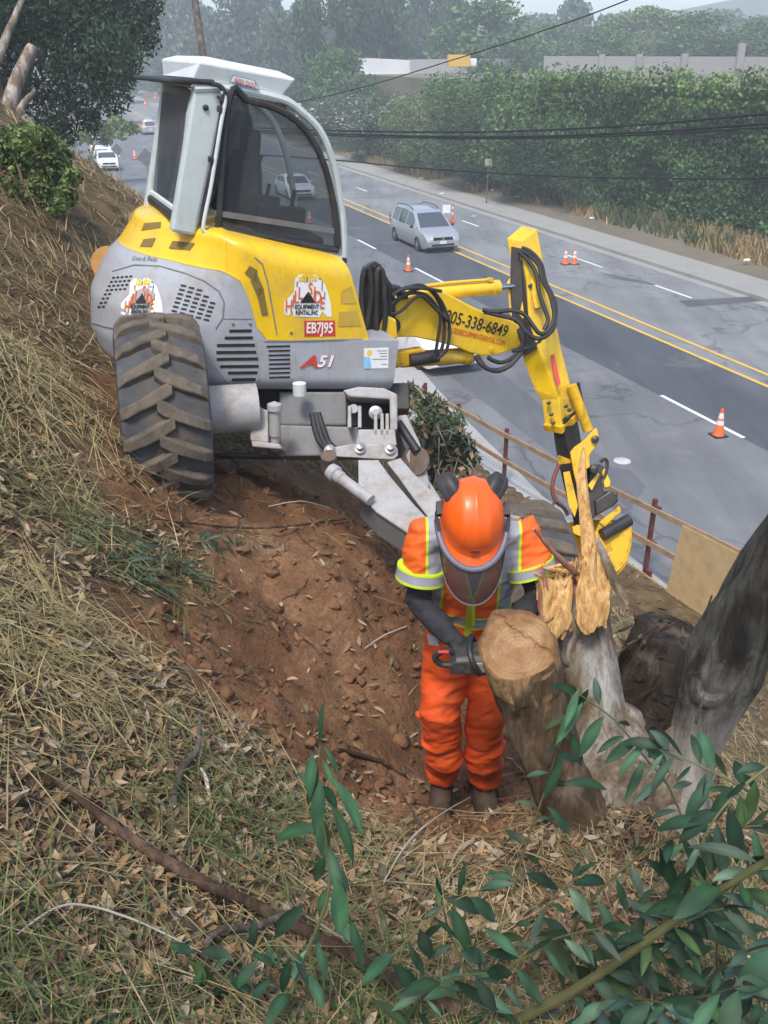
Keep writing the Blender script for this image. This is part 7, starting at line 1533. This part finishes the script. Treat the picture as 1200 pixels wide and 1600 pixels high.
def crown_blobs(rg, w, h, z0, n, kind):
    out = []
    for i in range(n):
        if kind == 'tall': u = rg.uniform(0, 1); rad = w * .5 * (1 - .55 * abs(u - .45) * 1.6) * rg.uniform(.3, 1); a = rg.uniform(0, 6.28); c = (rad * math.cos(a), rad * math.sin(a), z0 + h * u); r = w * rg.uniform(.13, .24)
        else: th = rg.uniform(0, 6.28); u = rg.uniform(-1, 1); rr = math.sqrt(max(0, 1 - u * u)); c = (w * .5 * .72 * rr * math.cos(th), w * .5 * .72 * rr * math.sin(th), z0 + h * .5 + h * .5 * .74 * u); r = w * rg.uniform(.14, .26)
        out.append((c, (r, r, r * rg.uniform(.6, .9))))
    return out
LEAFM = {}
for nm, b in (('dark_green', (.055, .095, .045)), ('mid_green', (.095, .165, .055)), ('light_green', (.15, .20, .065)), ('grey_green', (.10, .135, .08)), ('ivy_green', (.085, .165, .058))): LEAFM[nm] = foliage(nm + '_foliage', (*b, 1), transl=.18, rough=.6)
M['trunk'] = bark('tree_trunk_bark', (.22, .18, .14), (.12, .085, .06)); M['trunk_pale'] = bark('pale_gum_bark', (.46, .42, .36), (.26, .20, .15))
def leafcol(n, idx, rg, nb, lo=.55, hi=1.5):
    cb = rg.uniform(.7, 1.3, nb); v = cb[idx] * rg.uniform(lo, hi, n); hue = rg.uniform(-.12, .12, n); return np.stack([v * (1 + hue), v, v * (1 - hue * .8)], 1)
PROTO = {}
def tree(label, base, height, width, kind='round', col='dark_green', nleaf=5200, lsize=.42, seed=1, trunk_frac=.25, group=None, name='tree', blobs=26, cat='tree', rz=0.0):
    key = (kind, col, nleaf, lsize, seed, blobs, trunk_frac)
    o = thing(name, label, cat, base, rz, group)
    if key not in PROTO:
        rg = np.random.default_rng(seed); W0, H0_ = 8.0, 10.0; z0 = H0_ * trunk_frac; bl = crown_blobs(rg, W0, H0_ - z0, z0, blobs, kind); c, ix = clusters(bl, nleaf, rg); V, F = leaf_cloud(c, lsize, rg); cr = np_mesh('crown', V, F, LEAFM[col], o, colors=np.repeat(leafcol(nleaf, ix, rg, len(bl)), 4, 0)); cr.data.transform(Matrix.Translation(Vector(wloc(o))))
        mb = MB(); mb.tube([(0, 0, -.5), (.1, .05, z0), (-.1, .1, z0 + (H0_ - z0) * .5), (.05, 0, z0 + (H0_ - z0) * .85)], [.34, .26, .16, .05], 10)
        for k in range(7): a = k * 2.4; b0 = z0 * .8 + (H0_ - z0) * .08 * k; mb.tube([(0, 0, b0), (1.2 * math.cos(a), 1.2 * math.sin(a), b0 + 1.0), (2.6 * math.cos(a), 2.6 * math.sin(a), b0 + 2.1)], [.15, .10, .04], 7)
        tk = mb.build('trunk', M['trunk'], o, smooth=True, local=True); PROTO[key] = (cr, tk)
    else:
        cr = PROTO[key][0].copy(); COL.objects.link(cr); cr.parent = o; tk = PROTO[key][1].copy(); COL.objects.link(tk); tk.parent = o
    s = (width / 8.0, width / 8.0, height / 10.0)
    for q in (cr, tk): q.scale = s; q.location = (0, 0, 0)
    return o
def ptree(px, ptop, pw, D, zb, label, **k):
    d = ray(px, ptop); p = CAM + d * D; x, y = p[0], p[1]; return tree(label, np.array([x, y, zb]), p[2] - zb, pw / FPX * D, **k)
# ---- upper level behind the wall
WL = [np.array([*sr(36.5, 8)[:2]]), np.array([*sr(33.6, 34)[:2]]), np.array([*sr(31.2, 49)[:2]]), np.array([*sr(30.9, 55)[:2]])]
ZT = 6.75
mb = MB(); far = [w + np.array([RC, RS]) * 140 for w in WL] ; front = WL + [sr(34, 62)[:2], sr(36, 90)[:2], sr(38, 115)[:2], sr(40, 260)[:2]]; back_ = [sr(300, -60)[:2], sr(300, 34)[:2], sr(300, 49)[:2], sr(300, 56)[:2], sr(300, 62)[:2], sr(300, 90)[:2], sr(300, 115)[:2], sr(300, 260)[:2]]
for i in range(len(front) - 1): a, b, c, d = front[i], front[i + 1], back_[i + 1], back_[i]; mb.add([(*a, ZT), (*b, ZT), (*c, ZT), (*d, ZT), (*a, -.5), (*b, -.5)], [(0, 1, 2, 3), (0, 4, 5, 1)])
tag(mb.build('upper_terrain', M['earth']), kind='structure')
wall_o = thing('retaining_wall', 'tall concrete retaining wall under the ivy on the far side of the road', 'wall', (*WL[1], 0)); mb = MB(); NW = np.array([-RC, -RS, 0]) * .25
for i in range(len(WL) - 1): a, b = np.array([*WL[i], 0.]), np.array([*WL[i + 1], 0.]); mb.prism([a + NW, b + NW, b + NW + [0, 0, ZT + .15], a + NW + [0, 0, ZT + .15]], -NW * .9)
mb.build('wall_face', M['concrete_far'], wall_o)
rg = np.random.default_rng(3); cs = []
seg = [np.linalg.norm(WL[i + 1] - WL[i]) for i in range(3)]; cum = np.concatenate([[0], np.cumsum(seg)])
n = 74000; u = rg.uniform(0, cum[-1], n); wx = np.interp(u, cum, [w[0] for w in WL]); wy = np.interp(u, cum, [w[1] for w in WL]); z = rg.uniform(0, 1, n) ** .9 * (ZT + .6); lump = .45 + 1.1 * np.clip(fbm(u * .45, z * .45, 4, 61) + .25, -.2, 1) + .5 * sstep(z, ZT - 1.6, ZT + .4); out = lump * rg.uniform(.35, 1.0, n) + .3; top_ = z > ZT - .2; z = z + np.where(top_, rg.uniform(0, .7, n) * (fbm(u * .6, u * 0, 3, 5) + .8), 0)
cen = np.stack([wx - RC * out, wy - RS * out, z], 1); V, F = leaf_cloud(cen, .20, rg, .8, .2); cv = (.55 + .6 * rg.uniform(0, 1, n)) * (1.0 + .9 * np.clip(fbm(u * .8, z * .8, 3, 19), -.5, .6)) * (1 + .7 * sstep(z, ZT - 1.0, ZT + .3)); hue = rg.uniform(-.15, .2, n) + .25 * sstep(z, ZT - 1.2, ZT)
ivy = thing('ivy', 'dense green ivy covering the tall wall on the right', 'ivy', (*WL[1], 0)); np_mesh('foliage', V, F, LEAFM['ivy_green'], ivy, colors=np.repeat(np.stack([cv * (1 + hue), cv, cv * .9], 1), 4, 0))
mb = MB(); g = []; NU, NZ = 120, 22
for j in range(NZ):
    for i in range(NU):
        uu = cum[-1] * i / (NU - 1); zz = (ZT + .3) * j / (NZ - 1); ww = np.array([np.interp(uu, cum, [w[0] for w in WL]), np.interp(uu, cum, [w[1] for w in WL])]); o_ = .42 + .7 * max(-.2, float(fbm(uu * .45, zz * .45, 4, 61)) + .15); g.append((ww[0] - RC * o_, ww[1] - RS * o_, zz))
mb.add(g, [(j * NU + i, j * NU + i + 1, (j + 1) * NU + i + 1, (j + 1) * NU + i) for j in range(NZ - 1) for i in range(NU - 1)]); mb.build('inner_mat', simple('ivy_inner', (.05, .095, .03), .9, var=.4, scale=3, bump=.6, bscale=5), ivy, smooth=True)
# ---- freeway wall pieces
fw = thing('freeway_wall', 'pale concrete freeway wall panel between the dark trees and the ivy', 'wall', P(600, 140, 108)); 
def FWP(px, py, t): return P(px, py, t)
mb = MB(); mb.prism([FWP(556, 90, 106), FWP(640, 94, 112), FWP(642, 165, 112), FWP(580, 165, 106)], np.array([.3, .8, 0])); mb.build('wall_face', simple('sunlit_concrete', (.62, .61, .57), .85, var=.08, scale=.4), fw)  # paler concrete than the parapet
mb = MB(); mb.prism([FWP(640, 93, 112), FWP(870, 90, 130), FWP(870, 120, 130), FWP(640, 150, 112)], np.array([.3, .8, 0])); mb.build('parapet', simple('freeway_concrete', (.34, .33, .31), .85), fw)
br_ = thing('freeway_barrier', 'long grey concrete barrier with posts above the ivy', 'barrier', P(1000, 100, 84)); mb = MB(); q0, q1 = P(850, 92, 92), P(1330, 92, 66); mb.prism([q0 - [0, 0, 1.1], q1 - [0, 0, 1.2], q1 + [0, 0, .12], q0 + [0, 0, .25]], np.array([.2, .35, 0])); mb.build('barrier_wall', simple('barrier_concrete', (.33, .325, .30), .85, var=.1), br_)
for px_ in (968, 1036, 1110, 1192): w_ = (px_ - 850) / 480; c = q0 * (1 - w_) + q1 * w_; mb = MB(); mb.box(c + np.array([-.1, -.15, -.15 + (.35 if px_ == 1192 else 0)]), (.5, .4, 1.1 + (.7 if px_ == 1192 else 0))); mb.build('post', M['concrete_far'], br_)
tk = thing('yellow_truck', 'yellow truck passing on the freeway above the shrubs', 'truck', P(718, 104, 112)); c = P(716, 95, 112); mb = MB(); mb.box(c, (2.6, 3.4, 1.3)); mb.build('cargo_box', simple('truck_yellow', (.62, .38, .05), .5), tk, bevel=.05); mb = MB(); mb.box(c + np.array([1.75, .2, -.2]), (.9, 1.8, .9)); mb.build('truck_cab', white, tk, bevel=.15); mb = MB(); mb.box(c + np.array([2.21, .2, .05]), (.04, 1.5, .35)); mb.build('windscreen', M['car_glass'], tk)
make_car('white car glimpsed on the freeway through a gap in the foliage', P(815, 104, 140) - np.array([0, 0, .4]), np.array([.94, -.34, 0]), white, 'suv', 'car', 'freeway_car')
# ---- trees beyond the freeway
BIG = 'trees beyond the freeway'
for i, (px, top, w, D, zb, kind, colr, sd, lb) in enumerate([
    (1190, 40, 120, 120, 5.9, 'round', 'mid_green', 51, 'rounded tree above the barrier at the right edge'), (1100, 28, 150, 125, 5.9, 'round', 'mid_green', 52, 'broad bushy tree above the barrier posts'),
    (1010, 22, 130, 140, 5.9, 'round', 'light_green', 53, 'pale green tree right of the distant pole'), (955, 48, 90, 120, 5.9, 'round', 'mid_green', 51, 'low tree just left of the distant pole'), (900, -2, 64, 170, 5.9, 'round', 'grey_green', 54, 'small topped tree standing above the skyline near the pole'),
    (775, 3, 190, 120, 2, 'round', 'mid_green', 52, 'large dome shaped tree left of the freeway gap'), (705, -12, 60, 150, 4, 'tall', 'dark_green', 55, 'slender dark tree behind the dome shaped tree'), (655, -12, 66, 150, 2, 'tall', 'dark_green', 56, 'tall thin tree with a tufted top against the sky'),
    (590, -60, 110, 125, 0, 'tall', 'dark_green', 55, 'tall dark eucalyptus right of the cab roof'), (525, -60, 130, 118, 0, 'tall', 'dark_green', 56, 'tallest dark eucalyptus above the rooftop unit'), (455, 0, 120, 140, 0, 'round', 'grey_green', 54, 'grey green tree behind the rooftop unit'),
    (395, -40, 130, 160, 0, 'tall', 'grey_green', 57, 'hazy tall tree right of the timber pole'), (325, 12, 110, 170, 0, 'round', 'grey_green', 54, 'hazy rounded tree behind the timber pole'), (270, 8, 110, 180, 0, 'tall', 'grey_green', 57, 'hazy tree left of the timber pole'),
    (240, 78, 70, 215, 0, 'round', 'light_green', 53, 'pale tree at the end of the road'), (200, 60, 100, 240, 0, 'round', 'mid_green', 51, 'rounded tree where the road disappears'), (535, 82, 120, 98, 0, 'round', 'mid_green', 52, 'dense rounded tree left of the pale wall panel'), (480, 110, 110, 120, 0, 'round', 'dark_green', 58, 'dark tree behind the curved cab roof'),
    (430, 120, 110, 140, 0, 'round', 'dark_green', 58, 'dark low tree behind the cab window'), (150, 90, 130, 190, 0, 'round', 'dark_green', 58, 'dark tree filling the end of the left roadside'), (850, 48, 110, 150, 6, 'round', 'mid_green', 51, 'green tree behind the freeway gap'), (1260, 30, 130, 115, 5.9, 'round', 'mid_green', 52, 'tree just past the right edge above the barrier'), (620, 60, 110, 150, 2, 'round', 'dark_green', 58, 'dark tree mass behind the pale wall panel'), (350, 80, 150, 190, 0, 'round', 'dark_green', 58, 'dark far tree low behind the cab pillar'), (690, 45, 120, 160, 4, 'round', 'mid_green', 51, 'mid green tree above the yellow truck')]):
    ptree(px, top - (15 if top > -30 else 0), w, D, zb, lb, kind=kind, col=colr, seed=sd, group=BIG, rz=i * 1.3, lsize=.46 if D < 150 else .55, nleaf=6000, blobs=44 if kind == 'round' else 38, trunk_frac=.03 if kind == 'round' else .15)
for i, (px, top, w, D, lb) in enumerate([(1230, 20, 190, 190, 'hazy crown farthest right under the hill'), (1130, 18, 180, 200, 'hazy crown right of the skyline tree'), (1040, 25, 170, 190, 'hazy crown behind the pale tree by the distant pole'), (940, 28, 170, 200, 'hazy crown behind the distant pole'), (850, 26, 170, 195, 'hazy crown right of the dome shaped tree'), (740, 30, 160, 200, 'hazy crown between the dome shaped tree and the thin tall tree'), (640, 30, 150, 190, 'hazy crown left of the thin tall tree'), (560, 20, 170, 185, 'hazy crown between the two tall dark eucalyptus'), (470, 40, 180, 200, 'hazy crown over the cab roof'), (380, 50, 180, 220, 'hazy crown behind the rooftop unit, farther left')]):
    ptree(px, top - 14, w, D, 3.0, lb, kind='round', col='grey_green', seed=54, group='farthest trees on the skyline', rz=i * 2.1, lsize=.55, nleaf=4600, blobs=24, trunk_frac=.03)
# ---- shrubs and trees between the verge and the wall
RD = 'trees and shrubs along the far verge'
for i, (px, top, w, s_, r_, colr, sd, lb) in enumerate([
    (545, 150, 150, 30.5, 90, 'grey_green', 61, 'pale flowering shrub nearest the cab roof'), (600, 148, 130, 30.0, 84, 'grey_green', 61, 'pale flowering shrub in the middle of the row'), (655, 140, 130, 29.8, 78, 'light_green', 62, 'yellow green shrub below the pale wall panel'), (700, 120, 150, 30.2, 72, 'mid_green', 63, 'leafy tree behind the rusty sign post, left part'),
    (775, 105, 190, 30.5, 66, 'mid_green', 63, 'large spreading tree behind the rusty sign post'), (850, 92, 190, 31.0, 60, 'mid_green', 64, 'tallest dark tree left of the ivy'), (915, 112, 130, 31.2, 55, 'mid_green', 64, 'dark tree merging with the left end of the ivy'), (740, 165, 150, 29.2, 68, 'dark_green', 65, 'low dark shrub beside the sign post'), (840, 190, 150, 29.6, 60, 'dark_green', 65, 'low dark shrub under the tallest tree'),
    (650, 190, 120, 29.0, 76, 'dark_green', 65, 'low dark shrub under the yellow green one'), (575, 190, 120, 29.0, 84, 'dark_green', 65, 'low dark shrub under the pale flowering ones'), (500, 170, 110, 29.5, 98, 'dark_green', 65, 'dark shrub behind the curved front of the cab'), (450, 160, 120, 30, 112, 'dark_green', 65, 'dark shrub seen through the cab window'), (400, 150, 120, 31, 130, 'mid_green', 63, 'farther green shrub seen through the cab window'), (905, 230, 110, 30.2, 53, 'dark_green', 65, 'low dark shrub at the left foot of the ivy')]):
    rs_ = np.linspace(30, 200, 1701); pxs = np.array([proj(sr(s_, r__, 3))[0] for r__ in rs_]); r_ = float(rs_[int(np.argmin(np.abs(pxs - px)))]); b = sr(s_, r_, 0.0); dpt = proj(sr(s_, r_, 3))[2]; q = CAM + ray(px, top) * dpt; tree(lb, b, max(2.5, q[2] + .2), w / FPX * dpt, kind='round', col=colr, nleaf=7000 if i < 9 else 3000, lsize=.30, seed=sd, trunk_frac=.06, group=RD, rz=i * .9, blobs=34, name='shrub' if 'shrub' in lb else 'tree', cat='shrub' if 'shrub' in lb else 'tree')
# pale blossom on the two flowering shrubs
for q in [o for o in bpy.data.objects if o.get('label', '').startswith('pale flowering')]:
    rg = np.random.default_rng(9); bl = crown_blobs(rg, 8, 9.4, .6, 34, 'round'); c, ix = clusters(bl, 420, rg, .9); V, F = leaf_cloud(c, .34, rg, .9); c_ = q.children[0].scale; fl = np_mesh('blossom', V * np.array(c_)[None], F, simple('cream_blossom', (.36, .37, .29), .8)); fl.parent = q
# dry weeds on the verge
def weeds(name, n, srange, rrange, seed, ln, wid, colr):
    rg = np.random.default_rng(seed); s_ = rg.uniform(*srange, n); r_ = rg.uniform(*rrange, n); keep = rg.uniform(0, 1, n) < np.clip(.12 + 1.7 * fbm(s_ * .7, r_ * .35, 3, seed), 0, 1); s_, r_ = s_[keep], r_[keep]; n = len(s_); x = s_ * RC - r_ * RS; y = s_ * RS + r_ * RC; z = .10 + .08 * (s_ - 27.7); L = rg.uniform(*ln, n); a = rg.uniform(0, 6.28, n); lx = np.cos(a) * L * .45; ly = np.sin(a) * L * .45; w = wid * rg.uniform(.6, 1.4, n); V = np.stack([np.stack([x - w, y, z], 1), np.stack([x + w, y, z], 1), np.stack([x + lx + w * .3, y + ly, z + L], 1), np.stack([x + lx - w * .3, y + ly, z + L], 1)], 1).reshape(-1, 3)
    c = np.array(colr) * rg.uniform(.6, 1.3, n)[:, None]; tag(np_mesh(name, V, np.arange(n)[:, None] * 4 + np.arange(4), M['straw'], colors=np.repeat(c, 4, 0)), kind='stuff')
weeds('dry_weeds', 6000, (29.2, 32.2), (28, 56), 71, (.15, .75), .04, (.36, .26, .12)); weeds('dry_weeds', 4500, (28.2, 30.2), (60, 110), 72, (.2, .7), .05, (.26, .20, .10)); weeds('green_weeds', 3500, (29.4, 32), (28, 60), 73, (.3, .9), .05, (.10, .12, .045))
# ---- left side: big gum tree, bush, small tree over the parked cars
D = 24.0; gb = P(20, 250, D); gb[2] = float(H0(np.array([gb[0]]), np.array([gb[1]]))[0]) - .3
gum = thing('gum_tree', 'large dark gum tree with pale bare limbs at the upper left', 'tree', gb); rg = np.random.default_rng(5)
bl = []
for (px, py, rpx) in [(60, -20, 75), (140, -10, 70), (200, 20, 52), (110, 60, 62), (175, 85, 48), (215, 55, 36), (60, 90, 52), (125, 130, 52), (175, 150, 30), (95, 165, 34), (140, 190, 22), (20, 20, 55), (-30, 60, 80), (-20, 140, 60), (230, 5, 30), (40, 150, 36), (190, 115, 26), (75, 195, 26), (105, 205, 22), (-60, -30, 90), (160, 40, 55), (90, 10, 60)]:
    c = P(px, py, D + rg.uniform(-1.6, 1.6)); r = rpx / FPX * D; bl.append((c, (r, r, r * 1.0)))
c, ix = clusters(bl, 40000, rg, .25); V, F = leaf_cloud(c, .16, rg, .32); np_mesh('crown', V, F, LEAFM['dark_green'], gum, colors=np.repeat(.62 * leafcol(len(c), ix, rg, len(bl), .4, 1.6), 4, 0))
mb = MB(); mb.tube([gb, P(15, 180, D), P(40, 110, D), P(60, 30, D), P(70, -60, D)], [.32, .24, .18, .14, .10], 12); mb.tube([P(15, 180, D), P(-20, 90, D - .5), P(-10, 0, D - .5)], [.18, .14, .1], 10); mb.build('trunk', M['trunk'], gum, smooth=True)
for pts, r_ in (([(5, 195), (25, 130), (48, 80), (52, 72)], [.20, .17, .15, .10]), ([(-5, 95), (15, 45), (30, 10), (45, -30)], [.12, .09, .07, .05]), ([(25, 185), (38, 160), (55, 143)], [.10, .08, .05])): mb = MB(); mb.tube(catmull([P(*p, D - 1.9) for p in pts], 5), list(np.interp(np.linspace(0, 1, (len(pts) - 1) * 5 + 1), np.linspace(0, 1, len(r_)), r_)), 10); mb.build('pale_limb', M['trunk_pale'], gum, smooth=True)
bb = on_ground(40, 300); bush = thing('bush', 'bright green leafy bush on the hillside at the left edge', 'bush', bb); rg = np.random.default_rng(6); Db = proj(bb)[2]; bl = [(P(px, py, Db + rg.uniform(-.3, .3)), (r / FPX * Db,) * 3) for px, py, r in [(15, 222, 26), (50, 225, 30), (85, 245, 30), (112, 275, 18), (30, 270, 40), (75, 290, 34), (-10, 260, 50), (105, 305, 18), (60, 325, 26), (10, 312, 34), (90, 325, 16), (35, 205, 16), (70, 212, 14)]]
c, ix = clusters(bl, 8500, rg, .15); V, F = leaf_cloud(c, .055, rg, .6); np_mesh('foliage', V, F, LEAFM['light_green'], bush, colors=np.repeat(leafcol(len(c), ix, rg, len(bl)), 4, 0)); mb = MB()
for px, py in ((20, 240), (60, 250), (90, 275), (40, 280)): mb.tube([bb, bb * .5 + P(px, py, Db) * .5 + np.array([0, 0, .05]), P(px, py, Db)], [.02, .014, .006], 6)
mb.build('stems', M['trunk'], bush)
q = PZ(137, 282, 0); st = thing('street_tree', 'small light green tree over the parked white cars', 'tree', q); rg = np.random.default_rng(8); Dt = proj(q)[2] - 4; bl = [(P(px, py, Dt + rg.uniform(-.8, .8)), (r / FPX * Dt, r / FPX * Dt, r * .8 / FPX * Dt)) for px, py, r in [(150, 200, 20), (180, 195, 20), (205, 200, 13), (135, 215, 14), (165, 215, 16), (190, 212, 9), (145, 185, 14)]]
c, ix = clusters(bl, 1500, rg, .3); V, F = leaf_cloud(c, .26, rg, .7); np_mesh('crown', V, F, LEAFM['light_green'], st, colors=np.repeat(leafcol(len(c), ix, rg, len(bl)), 4, 0)); mb = MB(); mb.tube([q, P(140, 250, Dt), P(155, 200, Dt)], [.16, .13, .06], 8); mb.build('trunk', M['trunk_pale'], st, smooth=True)
for i, (px, py, w, lb, cl) in enumerate([(60, 235, 130, 'dark shrub behind the bright bush', 'dark_green'), (-40, 200, 160, 'dark shrub at the far left edge behind the gum limbs', 'dark_green'), (100, 200, 120, 'shrub between the gum tree and the parked cars', 'mid_green')]):
    b = P(px, py + 60, 30 + 6 * i); b[2] = float(H0(np.array([b[0]]), np.array([b[1]]))[0]) - .4; top_ = P(px, py - 50, 30 + 6 * i)[2]; tree(lb, b, max(2, top_ - b[2]), w / FPX * (30 + 6 * i), col=cl, nleaf=3000, lsize=.30, seed=65, trunk_frac=.06, blobs=34, name='shrub', cat='shrub', group='shrubs on the left slope')
# brush heap beyond the leg
c0 = on_ground(690, 745); Dh = 8.6; hp_ = thing('brush_pile', 'heap of cut leafy eucalyptus branches between the excavator legs and the railing', 'brush pile', c0); rg = np.random.default_rng(10); bl = [(P(px, py, Dh + rg.uniform(-.3, .4)), (r / FPX * Dh,) * 3) for px, py, r in [(650, 625, 22), (675, 640, 26), (700, 665, 30), (715, 700, 28), (690, 700, 34), (665, 670, 26), (705, 730, 28), (735, 715, 16), (640, 610, 14), (680, 745, 26)]]
c, ix = clusters(bl, 2600, rg, .2); V, F = leaf_cloud(c, .11, rg, .24); np_mesh('foliage', V, F, LEAFM['grey_green'], hp_, colors=np.repeat(leafcol(len(c), ix, rg, len(bl), .5, 2.0) * np.array([1.15, 1.05, 1.0]), 4, 0)); mb = MB(); rr = random.Random(2)
for k in range(16): a = (rr.uniform(640, 740), rr.uniform(620, 740)); b = (a[0] + rr.uniform(-45, 45), a[1] + rr.uniform(-30, 50)); mb.tube([P(*a, Dh - .3), P((a[0] + b[0]) / 2, (a[1] + b[1]) / 2 - 4, Dh - .32), P(*b, Dh - .25)], [.007, .006, .004], 6)
c, ix = clusters(bl, 110, rg, .6); mb.each('stick', M['twig_pale'], hp_); V, F = leaf_cloud(c - np.array([0, .3, 0]), .09, rg, .5); np_mesh('dead_leaves', V, F, M['straw'], hp_, colors=np.tile(np.array([[.55, .35, .22]]), (len(V), 1)))
# cut log end behind the engine cover
lg0 = P(170, 412, 7.6); ll = thing('cut_log', 'cut log end with an orange brown face leaning behind the engine cover', 'log', lg0); ax_ = np.array([.25, -.93, .25]); mb = MB(); ax_ /= np.linalg.norm(ax_); mb.lathe(lg0 - ax_ * 1.0, ax_, [(.12, -.6), (.14, 0), (.145, .97)], 20); mb.build('log', M['bark_brown'], ll, smooth=True); mb = MB(); mb.lathe(lg0 - ax_ * 1.0, ax_, [(.145, .965), (.14, .985), (.0, .99)], 20, cap=False); mb.build('sawn_end', simple('orange_sawn_end', (.50, .25, .07), .8, var=.2), ll); ll.scale = (1, 1, 1)
# ---- distant hills
def hillrange(name, pts, D, col):
    mb = MB(); q = [P(x, y, D) for x, y in pts]; g = []
    for p in q: g += [p, np.array([p[0] * 1.0, p[1] - 130, -.3]), np.array([p[0] * 1.05, p[1] + 200, -.3])]
    mb.add(g, [(i * 3, (i + 1) * 3, (i + 1) * 3 + 1, i * 3 + 1) for i in range(len(q) - 1)] + [(i * 3, i * 3 + 2, (i + 1) * 3 + 2, (i + 1) * 3) for i in range(len(q) - 1)]); tag(mb.build(name, simple(name + '_scrub', col, .95, var=.3, scale=.02), smooth=True), kind='structure')
hillrange('distant_hills', [(-700, 80), (-400, 50), (0, 55), (300, 55), (560, 52), (640, 48), (760, 44), (880, 38), (980, 28), (1060, 16), (1130, 2), (1220, -10), (1400, -25), (1700, 10), (2000, 60)], 420, (.07, .085, .05))
# ---- the air
mb = MB(); mb.box((0, 250, 27), (1200, 900, 58)); hz = mb.build('haze', (t := NT('pale_haze')).m); t.l.remove(t.out.inputs['Surface'].links[0]); t.n.remove(t.b)
pv = t.n.new('ShaderNodeVolumePrincipled'); pv.inputs['Color'].default_value = (.86, .95, 1.0, 1); pv.inputs['Density'].default_value = .0017; pv.inputs['Anisotropy'].default_value = .0; t.l.new(pv.outputs[0], t.out.inputs['Volume']); tag(hz, kind='stuff')
